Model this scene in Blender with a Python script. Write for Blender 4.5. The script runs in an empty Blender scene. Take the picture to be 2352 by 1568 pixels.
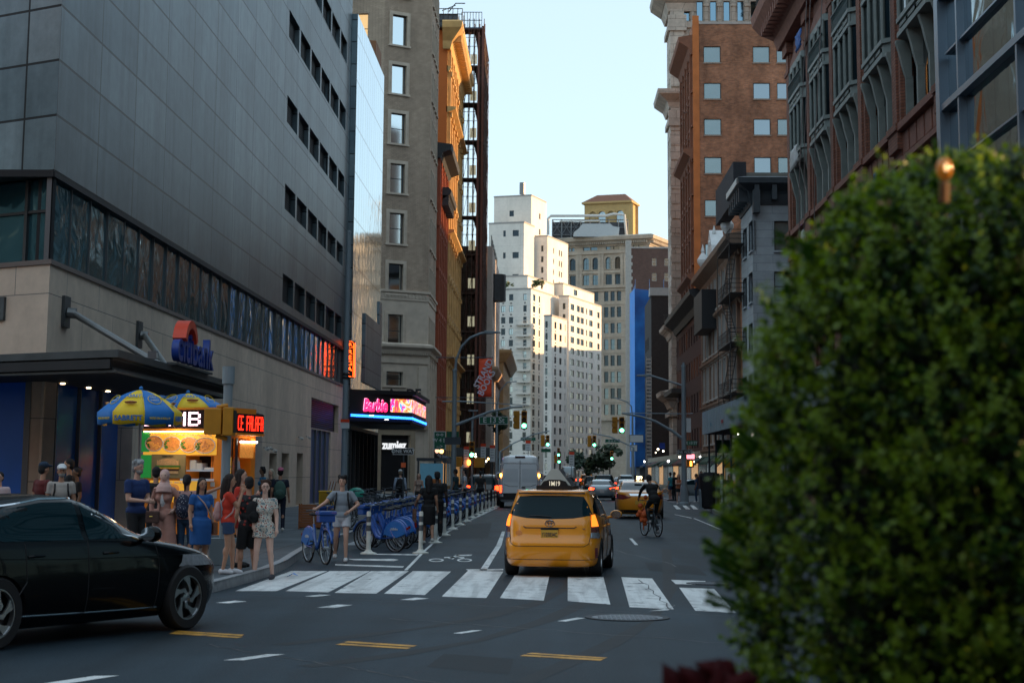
import bpy, bmesh, math, random
import numpy as np
from mathutils import Vector, Matrix
from mathutils.bvhtree import BVHTree
from mathutils.geometry import delaunay_2d_cdt
random.seed(7)
R = math.radians
PI = math.pi
S = bpy.context.scene
COL = S.collection
# ---------------- camera ----------------
FP = 3961.0            # focal length in units of a 2352 px wide picture
CAMZ = 1.85
_th, _p, _ro = R(1.24), R(8.0), R(0.4)
_f0 = Vector((-math.sin(_th), math.cos(_th), 0))
_r0 = Vector((math.cos(_th), math.sin(_th), 0))
CF = _f0*math.cos(_p) + Vector((0, 0, math.sin(_p)))
_u0 = _r0.cross(CF)
CR = _r0*math.cos(_ro) + _u0*math.sin(_ro)
CU = _u0*math.cos(_ro) - _r0*math.sin(_ro)
_d = Vector((0, 1, 0))
X0 = 1262 - FP*_d.dot(CR)/_d.dot(CF)
Y0 = 1086 + FP*_d.dot(CU)/_d.dot(CF)
cd = bpy.data.cameras.new('camera')
cam = bpy.data.objects.new('camera', cd)
COL.objects.link(cam)
S.camera = cam
cd.sensor_width = 36
cd.lens = FP/2352*36
cd.shift_y = (Y0-784)/2352
cd.shift_x = -(X0-1176)/2352
cd.clip_start = 0.1
cd.clip_end = 5000
mw = Matrix((( CR.x, CU.x, -CF.x, 0), (CR.y, CU.y, -CF.y, 0), (CR.z, CU.z, -CF.z, CAMZ), (0, 0, 0, 1)))
cam.matrix_world = mw
cd.dof.use_dof = True
cd.dof.focus_distance = 42
cd.dof.aperture_fstop = 3.6
S.render.resolution_x = 1024
S.render.resolution_y = 682
S.render.engine = 'CYCLES'
# ---------------- world and sun ----------------
SUN_EL = R(12)
SUN_DIR = Vector((1, 0.25, 0)).normalized()*math.cos(SUN_EL) + Vector((0, 0, math.sin(SUN_EL)))
w = bpy.data.worlds.new("World")
S.world = w
w.use_nodes = True
nt = w.node_tree
nt.nodes.clear()
sky = nt.nodes.new('ShaderNodeTexSky')
sky.sky_type = 'NISHITA'
sky.sun_disc = False
sky.sun_elevation = SUN_EL
sky.sun_rotation = math.atan2(SUN_DIR.x, SUN_DIR.y)
sky.air_density = 1.0
sky.dust_density = 0.3
sky.ozone_density = 1.5
bg = nt.nodes.new('ShaderNodeBackground')
bg.inputs['Strength'].default_value = 0.15
ow = nt.nodes.new('ShaderNodeOutputWorld')
haze = nt.nodes.new('ShaderNodeMix'); haze.data_type = 'RGBA'      # evening haze: the sky washes out to a pale blue
haze.inputs[0].default_value = 0.55; haze.inputs[7].default_value = (3.95, 4.9, 5.5, 1)
nt.links.new(sky.outputs[0], haze.inputs[6]); nt.links.new(haze.outputs[2], bg.inputs[0])
nt.links.new(bg.outputs[0], ow.inputs[0])
sl = bpy.data.lights.new('sun', 'SUN')
sl.energy = 5.0
sl.angle = R(0.5)
sl.color = (1.0, 0.62, 0.30)
so = bpy.data.objects.new('sun', sl)
COL.objects.link(so)
so.rotation_euler = SUN_DIR.to_track_quat('Z', 'Y').to_euler()
S.view_settings.view_transform = 'Standard'
S.view_settings.look = 'None'
S.view_settings.exposure = 0.74
S.view_settings.gamma = 1.0
# ---------------- layout helpers (a pixel of the 2352 px wide picture -> a real point) ----------------
def ray(px, py):
 return (CF*FP + CR*(px-X0) - CU*(py-Y0)).normalized()
def G(px, py, z=0.0):
 d = ray(px, py); t = (z-CAMZ)/d.z
 return Vector((d.x*t, d.y*t, z))
def onX(px, py, X):
 d = ray(px, py); t = X/d.x
 return (d.y*t, CAMZ+d.z*t)
def onY(px, py, Y):
 d = ray(px, py); t = Y/d.y
 return (d.x*t, CAMZ+d.z*t)
def YX(px, X, py=1086):
 return onX(px, py, X)[0]
def XY(px, Y, py=1086):
 return onY(px, py, Y)[0]
# ---------------- materials ----------------
MATS = {}
def M(name, col, rough=.75, metal=0, var=.12, scale=2.0, bump=0, emit=None, es=0, spec=.5, coat=0, alpha=1, trans=0, detail=4):
 if name in MATS: return MATS[name]
 m = bpy.data.materials.new(name); m.use_nodes = True
 n = m.node_tree; b = n.nodes['Principled BSDF']
 c = (*col[:3], 1)
 b.inputs['Base Color'].default_value = c
 b.inputs['Roughness'].default_value = rough
 b.inputs['Metallic'].default_value = metal
 b.inputs['Specular IOR Level'].default_value = spec
 b.inputs['Coat Weight'].default_value = coat
 b.inputs['Coat Roughness'].default_value = .03
 b.inputs['Alpha'].default_value = alpha
 b.inputs['Transmission Weight'].default_value = trans
 if var or bump:
  tc = n.nodes.new('ShaderNodeTexCoord')
  no = n.nodes.new('ShaderNodeTexNoise'); no.inputs['Scale'].default_value = scale; no.inputs['Detail'].default_value = detail
  n.links.new(tc.outputs['Object'], no.inputs['Vector'])
  if var:
   mx = n.nodes.new('ShaderNodeMix'); mx.data_type = 'RGBA'
   mx.inputs[6].default_value = (*[v*(1-var*1.6) for v in col[:3]], 1)
   mx.inputs[7].default_value = (*[min(1, v*(1+var*1.6)) for v in col[:3]], 1)
   n.links.new(no.outputs[0], mx.inputs[0]); n.links.new(mx.outputs[2], b.inputs['Base Color'])
  if bump:
   bp = n.nodes.new('ShaderNodeBump'); bp.inputs['Strength'].default_value = bump; bp.inputs['Distance'].default_value = .02
   n.links.new(no.outputs[0], bp.inputs['Height']); n.links.new(bp.outputs[0], b.inputs['Normal'])
 if emit:
  b.inputs['Emission Color'].default_value = (*emit, 1); b.inputs['Emission Strength'].default_value = es
 MATS[name] = m
 return m
def wallvec(n, sx=1, sz=1):
 tc = n.nodes.new('ShaderNodeTexCoord'); sp = n.nodes.new('ShaderNodeSeparateXYZ'); n.links.new(tc.outputs['Object'], sp.inputs[0])
 ad = n.nodes.new('ShaderNodeMath'); ad.operation = 'ADD'; n.links.new(sp.outputs[0], ad.inputs[0]); n.links.new(sp.outputs[1], ad.inputs[1])
 a = n.nodes.new('ShaderNodeMath'); a.operation = 'MULTIPLY'; a.inputs[1].default_value = sx; n.links.new(ad.outputs[0], a.inputs[0])
 c = n.nodes.new('ShaderNodeMath'); c.operation = 'MULTIPLY'; c.inputs[1].default_value = sz; n.links.new(sp.outputs[2], c.inputs[0])
 cb = n.nodes.new('ShaderNodeCombineXYZ'); n.links.new(a.outputs[0], cb.inputs[0]); n.links.new(c.outputs[0], cb.inputs[1])
 return tc, cb
def BM(name, c1, c2, mort, bw=.35, bh=.14, mo=.02, rough=.85, bump=.3, stain=.25, offs=.5):
 """brick or block courses with soft weathering"""
 if name in MATS: return MATS[name]
 m = bpy.data.materials.new(name); m.use_nodes = True
 n = m.node_tree; b = n.nodes['Principled BSDF']; b.inputs['Roughness'].default_value = rough
 tc, v = wallvec(n)
 br = n.nodes.new('ShaderNodeTexBrick'); n.links.new(v.outputs[0], br.inputs['Vector'])
 br.inputs['Color1'].default_value = (*c1, 1); br.inputs['Color2'].default_value = (*c2, 1); br.inputs['Mortar'].default_value = (*mort, 1)
 br.inputs['Scale'].default_value = 1; br.inputs['Brick Width'].default_value = bw; br.inputs['Row Height'].default_value = bh
 br.inputs['Mortar Size'].default_value = mo; br.inputs['Bias'].default_value = 0; br.offset = offs
 no = n.nodes.new('ShaderNodeTexNoise'); no.inputs['Scale'].default_value = .35; no.inputs['Detail'].default_value = 6
 mp = n.nodes.new('ShaderNodeMapping'); mp.inputs['Scale'].default_value = (1, 1, .45)
 n.links.new(tc.outputs['Object'], mp.inputs[0]); n.links.new(mp.outputs[0], no.inputs['Vector'])
 mr = n.nodes.new('ShaderNodeMapRange'); mr.inputs[1].default_value = .3; mr.inputs[2].default_value = .7; mr.inputs[3].default_value = 1-stain; mr.inputs[4].default_value = 1+stain
 n.links.new(no.outputs[0], mr.inputs[0])
 mu = n.nodes.new('ShaderNodeMix'); mu.data_type = 'RGBA'; mu.blend_type = 'MULTIPLY'; mu.inputs[0].default_value = 1
 n.links.new(br.outputs[0], mu.inputs[6]); n.links.new(mr.outputs[0], mu.inputs[7])
 nf = n.nodes.new('ShaderNodeTexNoise'); nf.inputs['Scale'].default_value = 1.7; nf.inputs['Detail'].default_value = 7; nf.inputs['Roughness'].default_value = .7; n.links.new(tc.outputs['Object'], nf.inputs['Vector'])
 mf = n.nodes.new('ShaderNodeMapRange'); mf.inputs[1].default_value = .3; mf.inputs[2].default_value = .7; mf.inputs[3].default_value = 1-stain*.8; mf.inputs[4].default_value = 1+stain*.8; n.links.new(nf.outputs[0], mf.inputs[0])
 m2 = n.nodes.new('ShaderNodeMix'); m2.data_type = 'RGBA'; m2.blend_type = 'MULTIPLY'; m2.inputs[0].default_value = 1
 n.links.new(mu.outputs[2], m2.inputs[6]); n.links.new(mf.outputs[0], m2.inputs[7]); n.links.new(m2.outputs[2], b.inputs['Base Color'])
 bp = n.nodes.new('ShaderNodeBump'); bp.inputs['Strength'].default_value = bump; bp.inputs['Distance'].default_value = .02
 iv = n.nodes.new('ShaderNodeMath'); iv.operation = 'SUBTRACT'; iv.inputs[0].default_value = 1; n.links.new(br.outputs[1], iv.inputs[1])
 n.links.new(iv.outputs[0], bp.inputs['Height']); n.links.new(bp.outputs[0], b.inputs['Normal'])
 MATS[name] = m
 return m
# ---------------- mesh builder ----------------
class MB:
 def __init__(s): s.v = []; s.f = []; s.mi = []; s.m = 0
 def add(s, vs, fs, T=None):
  k = len(s.v)
  for p in vs:
   p = Vector(p)
   s.v.append(tuple(T @ p) if T is not None else tuple(p))
  for q in fs: s.f.append(tuple(i+k for i in q)); s.mi.append(s.m)
  return s
 def box(s, x0, x1, y0, y1, z0, z1, T=None):
  return s.add([(x0,y0,z0),(x1,y0,z0),(x1,y1,z0),(x0,y1,z0),(x0,y0,z1),(x1,y0,z1),(x1,y1,z1),(x0,y1,z1)],
                     [(3,2,1,0),(4,5,6,7),(0,1,5,4),(1,2,6,5),(2,3,7,6),(3,0,4,7)], T)
 def prism(s, poly, z0, z1, T=None):
  n = len(poly)
  return s.add([(p[0],p[1],z0) for p in poly]+[(p[0],p[1],z1) for p in poly],
                     [tuple(range(n-1,-1,-1)), tuple(range(n,2*n))]+[(i,(i+1)%n,n+(i+1)%n,n+i) for i in range(n)], T)
 def ext(s, poly, y0, y1, T=None):
  """polygon in x-z, extruded along y"""
  n = len(poly)
  return s.add([(p[0],y0,p[1]) for p in poly]+[(p[0],y1,p[1]) for p in poly],
                     [tuple(range(n)), tuple(range(2*n-1,n-1,-1))]+[(n+i,n+(i+1)%n,(i+1)%n,i) for i in range(n)], T)
 def tube(s, pts, r, n=8, T=None, caps=True):
  pts = [Vector(p) for p in pts]; k = len(pts)
  rr = r if isinstance(r, (list, tuple)) else [r]*k
  vs = []; up = None
  for i, p in enumerate(pts):
   d = (pts[min(i+1,k-1)]-pts[max(i-1,0)])
   if d.length < 1e-9: d = Vector((0,0,1))
   d.normalize()
   if up is None:
    a = Vector((0,0,1)) if abs(d.z) < .9 else Vector((1,0,0))
    up = d.cross(a).normalized()
   else:
    up = (up - d*up.dot(d))
    up = up.normalized() if up.length > 1e-6 else d.orthogonal().normalized()
   w_ = d.cross(up)
   for j in range(n):
    t = 2*PI*j/n
    vs.append(p + (up*math.cos(t) + w_*math.sin(t))*rr[i])
  fs = [(i*n+j, i*n+(j+1)%n, (i+1)*n+(j+1)%n, (i+1)*n+j) for i in range(k-1) for j in range(n)]
  if caps: fs += [tuple(range(n-1,-1,-1)), tuple((k-1)*n+j for j in range(n))]
  return s.add(vs, fs, T)
 def bar(s, a, b, w_, d, T=None):
  a = Vector(a); b = Vector(b); z = (b-a); L = z.length; z.normalize()
  x = z.cross(Vector((0,0,1)) if abs(z.z) < .95 else Vector((0,1,0))).normalized(); y = z.cross(x)
  mt = Matrix(((x.x,y.x,z.x,a.x),(x.y,y.y,z.y,a.y),(x.z,y.z,z.z,a.z),(0,0,0,1)))
  return s.box(-w_/2, w_/2, -d/2, d/2, 0, L, (T @ mt) if T is not None else mt)
 def lathe(s, prof, n=16, T=None, cap=True):
  vs = [(r*math.cos(2*PI*j/n), r*math.sin(2*PI*j/n), z) for r, z in prof for j in range(n)]
  k = len(prof)
  fs = [(i*n+j, i*n+(j+1)%n, (i+1)*n+(j+1)%n, (i+1)*n+j) for i in range(k-1) for j in range(n)]
  if cap: fs += [tuple(range(n-1,-1,-1)), tuple((k-1)*n+j for j in range(n))]
  return s.add(vs, fs, T)
 def ball(s, c, r, n=12, k=8, T=None):
  rx, ry, rz = r if isinstance(r, (tuple, list)) else (r, r, r)
  pr = [(math.sin(PI*i/k), -math.cos(PI*i/k)) for i in range(k+1)]
  pr[0] = (.001, -1); pr[-1] = (.001, 1)
  mt = Matrix.Translation(c) @ Matrix.Diagonal((rx, ry, rz, 1))
  return s.lathe(pr, n, (T @ mt) if T is not None else mt)
 def flat(s, poly, z, T=None):
  return s.add([(p[0], p[1], z) for p in poly], [tuple(range(len(poly)))], T)
 def build(s, name, mats, parent=None, world=True, smooth=False, loc=None, rz=0, bevel=0):
  me = bpy.data.meshes.new(name)
  off = Vector((0,0,0))
  if parent is not None and world:
   off = parent.matrix_world.translation if parent.parent is None else parent.matrix_world.translation
   off = wloc(parent)
  if off.length: vs = [(p[0]-off.x, p[1]-off.y, p[2]-off.z) for p in s.v]
  else: vs = s.v
  me.from_pydata(vs, [], s.f)
  if not isinstance(mats, (list, tuple)): mats = [mats]
  for m in mats: me.materials.append(m)
  if len(mats) > 1: me.polygons.foreach_set('material_index', s.mi)
  if smooth: me.polygons.foreach_set('use_smooth', [True]*len(me.polygons))
  me.update()
  o = bpy.data.objects.new(name, me); COL.objects.link(o)
  if parent is not None: o.parent = parent
  if loc is not None: o.location = loc
  if rz: o.rotation_euler = (0,0,rz)
  if bevel:
   b = o.modifiers.new('bevel', 'BEVEL'); b.width = bevel; b.segments = 2; b.limit_method = 'ANGLE'
  if smooth == 2:
   bm = bmesh.new(); bm.from_mesh(me)
   for e in bm.edges:
    if len(e.link_faces) == 2 and e.calc_face_angle(0) > R(40): e.smooth = False
   bm.to_mesh(me); bm.free()
  return o
def wloc(o):
 v = Vector(o.location)
 while o.parent is not None:
  o = o.parent; v = v + Vector(o.location)
 return v
def tag(o, label=None, cat=None, group=None, kind=None):
 if label: o['label'] = label
 if cat: o['category'] = cat
 if group: o['group'] = group
 if kind: o['kind'] = kind
 return o
def thing(name, label, cat, loc=(0,0,0), rz=0, group=None):
 o = bpy.data.objects.new(name, None); COL.objects.link(o)
 o.empty_display_size = .2
 o.location = loc; o.rotation_euler = (0,0,rz)
 return tag(o, label, cat, group)
def struct(o): o['kind'] = 'structure'; return o
def link_mesh(name, me, parent, loc=(0,0,0), rz=0):
 o = bpy.data.objects.new(name, me); COL.objects.link(o); o.parent = parent
 o.location = loc; o.rotation_euler = (0,0,rz)
 return o
def copy_tree(o, parent=None):
 c = o.copy(); COL.objects.link(c); c.parent = parent
 for ch in list(o.children): copy_tree(ch, c)
 return c
def dup(root, loc, rz, label, group=None):
 r = copy_tree(root); r.location = loc; r.rotation_euler = (0,0,rz); r['label'] = label
 if group: r['group'] = group
 return r
def applied(o):
 """evaluate an object's modifiers into a plain mesh"""
 dg = bpy.context.evaluated_depsgraph_get()
 me = bpy.data.meshes.new_from_object(o.evaluated_get(dg))
 o.modifiers.clear(); old = o.data; o.data = me
 return o
FONTC = {}
def textmesh(txt, size, ext=.01, bold=0.0, align='CENTER', sx=1.0, shear=0):
 key = (txt, size, ext, bold, align, sx, shear)
 if key in FONTC: return FONTC[key]
 cu = bpy.data.curves.new('t', 'FONT'); cu.body = txt; cu.size = size; cu.extrude = ext; cu.offset = bold*size
 cu.align_x = align; cu.align_y = 'CENTER'; cu.resolution_u = 3; cu.shear = shear
 o = bpy.data.objects.new('t', cu); COL.objects.link(o)
 dg = bpy.context.evaluated_depsgraph_get(); dg.update()
 me = bpy.data.meshes.new_from_object(o.evaluated_get(dg))
 me.transform(Matrix.Rotation(PI/2, 4, 'X') @ Matrix.Diagonal((sx, 1, 1, 1)))    # stands up: reads along +x, faces -y
 bpy.data.objects.remove(o); FONTC[key] = me
 return me
def text(txt, size, mat, parent, loc, rz=0, ext=.01, bold=0.0, name='lettering', sx=1.0, rot=None, align='CENTER', shear=0):
 me = textmesh(txt, size, ext, bold, align, sx, shear).copy(); me.materials.clear(); me.materials.append(mat)
 o = bpy.data.objects.new(name, me); COL.objects.link(o)
 if parent is not None: o.parent = parent
 o.location = loc; o.rotation_euler = rot if rot else (0,0,rz)
 return o
# ---------------- facade tools ----------------
class Face:
 """vertical wall plane from A to B, left to right as seen from outside"""
 def __init__(s, A, B):
  s.A = Vector((A[0], A[1], 0)); s.B = Vector((B[0], B[1], 0)); s.L = (s.B-s.A).length
  s.d = (s.B-s.A)/s.L; s.n = Vector((-s.d.y, s.d.x, 0)); s.rz = math.atan2(s.d.y, s.d.x)    # n points inward
 def at(s, px, py):
  d = ray(px, py); t = (s.A - Vector((0,0,CAMZ))).dot(s.n)/d.dot(s.n)
  p = Vector((0,0,CAMZ)) + d*t
  return ((p-s.A).dot(s.d), p.z)
 def rect(s, x0, y0, x1, y1):
  a = s.at(x0, (y0+y1)/2)[0]; b = s.at(x1, (y0+y1)/2)[0]; xm = (x0+x1)/2
  return (a, b, s.at(xm, y1)[1], s.at(xm, y0)[1])
 def p(s, u, z, depth=0): 
  q = s.A + s.d*u + s.n*depth; return Vector((q.x, q.y, z))
 def T(s):
  return Matrix(((s.d.x, s.n.x, 0, s.A.x), (s.d.y, s.n.y, 0, s.A.y), (0, 0, 1, 0), (0, 0, 0, 1)))
def facade(mb, F, z0, z1, holes, depth=.25, u0=0, u1=None):
 u1 = F.L if u1 is None else u1
 rd = lambda x: round(x, 3)
 hs = [(rd(max(h[0],u0)), rd(min(h[1],u1)), rd(max(h[2],z0)), rd(min(h[3],z1))) for h in holes]
 hs = [h for h in hs if h[1]-h[0] > .02 and h[3]-h[2] > .02]
 us = sorted(set([rd(u0), rd(u1)]+[h[0] for h in hs]+[h[1] for h in hs]))
 zs = sorted(set([rd(z0), rd(z1)]+[h[2] for h in hs]+[h[3] for h in hs]))
 ui = {u:i for i,u in enumerate(us)}; zi = {z:i for i,z in enumerate(zs)}
 blk = np.zeros((len(us), len(zs)), bool)
 for h in hs: blk[ui[h[0]]:ui[h[1]], zi[h[2]]:zi[h[3]]] = True
 idx = {}; vs = []; fs = []
 def V(i, j):
  if (i,j) not in idx: idx[(i,j)] = len(vs); vs.append(F.p(us[i], zs[j]))
  return idx[(i,j)]
 for j in range(len(zs)-1):
  for i in range(len(us)-1):
   if not blk[i,j]: fs.append((V(i,j), V(i+1,j), V(i+1,j+1), V(i,j+1)))
 mb.add(vs, fs)
 for a, b, c, e in hs:
  o = [F.p(a,c), F.p(b,c), F.p(b,e), F.p(a,e)]; q = [F.p(a,c,depth), F.p(b,c,depth), F.p(b,e,depth), F.p(a,e,depth)]
  mb.add(o+q, [(1,0,4,5),(2,1,5,6),(3,2,6,7),(0,3,7,4)])
 return hs
WINC = {}
PANES = {}
def winmesh(w_, h, style, fm, pm):
 """frame and pane, local x right, z up, y inward; the pane is a little behind the frame"""
 key = (round(w_,2), round(h,2), style, fm.name, pm.name)
 if key in WINC: return WINC[key]
 f = MB(); t = min(.07, w_*.12); d0, d1 = 0.0, .06
 f.box(0, t, d0, d1, 0, h); f.box(w_-t, w_, d0, d1, 0, h); f.box(t, w_-t, d0, d1, 0, t); f.box(t, w_-t, d0, d1, h-t, h)
 g = t*.8
 if style == 'sash': f.box(t, w_-t, d0+.01, d1-.01, h*.5-g/2, h*.5+g/2)
 if style == 'cross':
  f.box(w_/2-g/2, w_/2+g/2, d0+.01, d1-.01, t, h-t); f.box(t, w_/2-g/2, d0+.01, d1-.01, h*.5-g/2, h*.5+g/2); f.box(w_/2+g/2, w_-t, d0+.01, d1-.01, h*.5-g/2, h*.5+g/2)
 if style == 'pair': f.box(w_/2-g/2, w_/2+g/2, d0+.01, d1-.01, t, h-t)
 if style == 'triple':
  for k in (1, 2): f.box(w_*k/3-g/2, w_*k/3+g/2, d0+.01, d1-.01, t, h-t)
 if style == 'ac': f.box(w_/2-g/2, w_/2+g/2, d0+.01, d1-.01, t, h-t); f.box(w_*.3, w_*.7, -.2, .0, -.75, -.45)
 if style == 'louver':
  n = max(4, int(h/.12))
  for k in range(n): f.box(t, w_-t, .01, .05, t+(h-2*t)*k/n, t+(h-2*t)*(k+.45)/n)
 fo = f.build('window_mesh', fm); me = fo.data; bpy.data.objects.remove(fo)
 pme = bpy.data.meshes.new('pane_mesh')
 pme.from_pydata([(t*.5,.045,t*.5),(w_-t*.5,.045,t*.5),(w_-t*.5,.045,h-t*.5),(t*.5,.045,h-t*.5)], [], [(0,1,2,3)])
 pme.materials.append(pm)
 WINC[key] = (me, pme)
 return WINC[key]
SURC = {}
def surmesh(w_, h, depth, sur):
 sw_, out, sill, sm = sur; key = (round(w_,2), round(h,2), depth, sw_, out, sill, sm.name)
 if key in SURC: return SURC[key]
 m = MB(); y1 = -(depth-.06); y0 = y1-out
 m.box(-sw_, 0, y0, y1, 0, h+sw_); m.box(w_, w_+sw_, y0, y1, 0, h+sw_); m.box(0, w_, y0, y1, h, h+sw_)
 if sill: m.box(-sw_-.07, w_+sw_+.07, y0-.08, y1, -.16, 0)
 if sill == 2: m.box(-sw_-.12, w_+sw_+.12, y0-.14, y1, h+sw_, h+sw_+.14)
 if sill == 3:
  m.box(0, w_*.0+.0001, y0, y1, 0, .0001)
  for i in range(9):
   a = -.06+ (h+.1)*i/9; c = a+h/16
   m.box(-sw_, -sw_+.07, y0-.04, y0, a, c); m.box(w_+sw_-.07, w_+sw_, y0-.04, y0, a, c)
  m.box(-.1,0,y0-.04,y0,0,h+.1); m.box(w_,w_+.1,y0-.04,y0,0,h+.1); m.box(0,w_,y0-.04,y0,h,h+.1)
 if sill == 4:
  r = w_/2; k = 8
  for sgn_ in (-1, 1):
   pts = [(r+sgn_*r, h)]+[(r+sgn_*r*math.sin(PI/2*i/k), h-r+r*math.cos(PI/2*i/k)) for i in range(k+1)]
   if sgn_ > 0: pts = pts[::-1]
   m.ext(pts, y0, y1+.1)
 o = m.build('s', sm); me = o.data; bpy.data.objects.remove(o); SURC[key] = me
 return me
def windows(b, F, rects, fm, pms, style='sash', depth=.25, name='window', rnd=None, lim=100, sur=None):
 """fill openings of wall face F of thing b; beyond `lim` per thing the smaller rest is one 'stuff' part"""
 rnd = rnd or random
 off = wloc(b); rest = MB(); restn = 0
 cnt = b.get('_n_'+name, 0)
 for (a, c, z0, z1) in rects:
  pm = pms[rnd.randrange(len(pms))] if isinstance(pms, (list, tuple)) else pms
  st = style
  if cnt < lim:
   wm, pme = winmesh(c-a, z1-z0, st, fm, pm)
   o = link_mesh(name, wm, b, F.p(a, z0, depth-.06)-off, F.rz)
   link_mesh('pane' if name != 'louver' else 'back_panel', pme, o)
   if sur: link_mesh('surround', surmesh(c-a, z1-z0, depth, sur), o)
   cnt += 1
  else:
   T = Matrix.Translation(F.p(a, z0, depth-.06)) @ Matrix.Rotation(F.rz, 4, 'Z'); w_ = c-a; h = z1-z0
   rest.m = 0; t = .07
   rest.box(0,t,0,.06,0,h,T); rest.box(w_-t,w_,0,.06,0,h,T); rest.box(t,w_-t,0,.06,0,t,T); rest.box(t,w_-t,0,.06,h-t,h,T)
   if w_ > 1: rest.box(w_/2-.03,w_/2+.03,.01,.05,t,h-t,T)
   rest.m = 1; rest.add([(.03,.045,.03),(w_-.03,.045,.03),(w_-.03,.045,h-.03),(.03,.045,h-.03)], [(0,1,2,3)], T); restn += 1
 b['_n_'+name] = cnt
 if restn: tag(rest.build(name+'_rest' if False else 'far_windows', [fm, pms[0] if isinstance(pms,(list,tuple)) else pms], b), kind='stuff')
def cornice(mb, pts, prof, closed=False):
 """sweep profile [(out, z), ...] along outside of wall path pts (left to right seen from outside), mitred"""
 P = [Vector((p[0], p[1], 0)) for p in pts]; k = len(P); offs = []
 for i in range(k):
  ds = []
  if i > 0: ds.append((P[i]-P[i-1]).normalized())
  if i < k-1: ds.append((P[i+1]-P[i]).normalized())
  ns = [Vector((d.y, -d.x, 0)) for d in ds]
  if len(ns) == 2:
   b = ns[0]+ns[1]; b = b/(1+ns[0].dot(ns[1])) if 1+ns[0].dot(ns[1]) > .05 else ns[0]
  else: b = ns[0]
  offs.append(b)
 n = len(prof); vs = []
 for i in range(k):
  for o, z in prof:
   q = P[i]+offs[i]*o; vs.append((q.x, q.y, z))
 fs = [(i*n+j, (i+1)*n+j, (i+1)*n+(j+1)%n, i*n+(j+1)%n) for i in range(k-1) for j in range(n)]
 fs += [tuple(range(n)), tuple((k-1)*n+j for j in range(n-1,-1,-1))]
 mb.add(vs, fs)
 return mb
def band(mb, pts, z0, z1, out=.12, inn=.1):
 return cornice(mb, pts, [(-inn, z0), (out, z0), (out, z1), (-inn, z1)])
def building(name, label, poly, z0, z1, holes, wall, roofm=None, depth=.25, cat='building', roof=True, group=None):
 """closed volume with real window openings; holes = {edge index: [rect...]}"""
 b = thing(name, label, cat, (poly[0][0], poly[0][1], 0), 0, group)
 mb = MB(); faces = {}
 n = len(poly)
 for i in range(n):
  F = Face(poly[i], poly[(i+1)%n]); faces[i] = F
  facade(mb, F, z0, z1, holes.get(i, []), depth)
 mb.build('wall', wall, b)
 if roof:
  r = MB(); r.flat(poly, z1-.4 if z1 > 6 else z1); r.build('roof', roofm or M('roof_tar', (.06,.06,.065), .9), b)
 return b, faces
def grid(us, w_, zs, h):
 return [(u, u+w_, z, z+h) for z in zs for u in us]
# ---------------- ground, road, pavements, paint ----------------
D14 = Vector((0.866, -0.5, 0))
asph = bpy.data.materials.new('asphalt'); asph.use_nodes = True
n = asph.node_tree; b = n.nodes['Principled BSDF']; b.inputs['Roughness'].default_value = .62; b.inputs['Specular IOR Level'].default_value = .22
tc = n.nodes.new('ShaderNodeTexCoord')
def noise(n, vec, sc, det=4, dist=0):
 x = n.nodes.new('ShaderNodeTexNoise'); x.inputs['Scale'].default_value = sc; x.inputs['Detail'].default_value = det; x.inputs['Distortion'].default_value = dist
 n.links.new(vec, x.inputs['Vector']); return x
def ramp(n, src, stops):
 r = n.nodes.new('ShaderNodeValToRGB'); el = r.color_ramp.elements
 while len(el) < len(stops): el.new(.5)
 for e, (p, c) in zip(el, stops): e.position = p; e.color = (*c, 1)
 n.links.new(src, r.inputs[0]); return r
def mul(n, a, b_, fac=1, mode='MULTIPLY'):
 m = n.nodes.new('ShaderNodeMix'); m.data_type = 'RGBA'; m.blend_type = mode; m.inputs[0].default_value = fac
 n.links.new(a, m.inputs[6]); n.links.new(b_, m.inputs[7]); return m.outputs[2]
n1 = noise(n, tc.outputs['Object'], 55, 3); n2 = noise(n, tc.outputs['Object'], .35, 6, .6)
mp = n.nodes.new('ShaderNodeMapping'); mp.inputs['Scale'].default_value = (1.3, .06, 1); n.links.new(tc.outputs['Object'], mp.inputs[0])
n3 = noise(n, mp.outputs[0], 1, 4, .3)
r1 = ramp(n, n1.outputs[0], [(.3, (.009,.017,.025)), (.5, (.018,.033,.045)), (.74, (.052,.072,.088))])
r2 = ramp(n, n2.outputs[0], [(.3, (.7,.7,.7)), (.7, (1.25,1.25,1.25))])
r3 = ramp(n, n3.outputs[0], [(.35, (.72,.72,.72)), (.6, (1.1,1.1,1.1))])
n.links.new(mul(n, mul(n, r1.outputs[0], r2.outputs[0]), r3.outputs[0]), b.inputs['Base Color'])
bp = n.nodes.new('ShaderNodeBump'); bp.inputs['Strength'].default_value = .5; bp.inputs['Distance'].default_value = .012
n.links.new(n1.outputs[0], bp.inputs['Height']); n.links.new(bp.outputs[0], b.inputs['Normal'])
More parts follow.
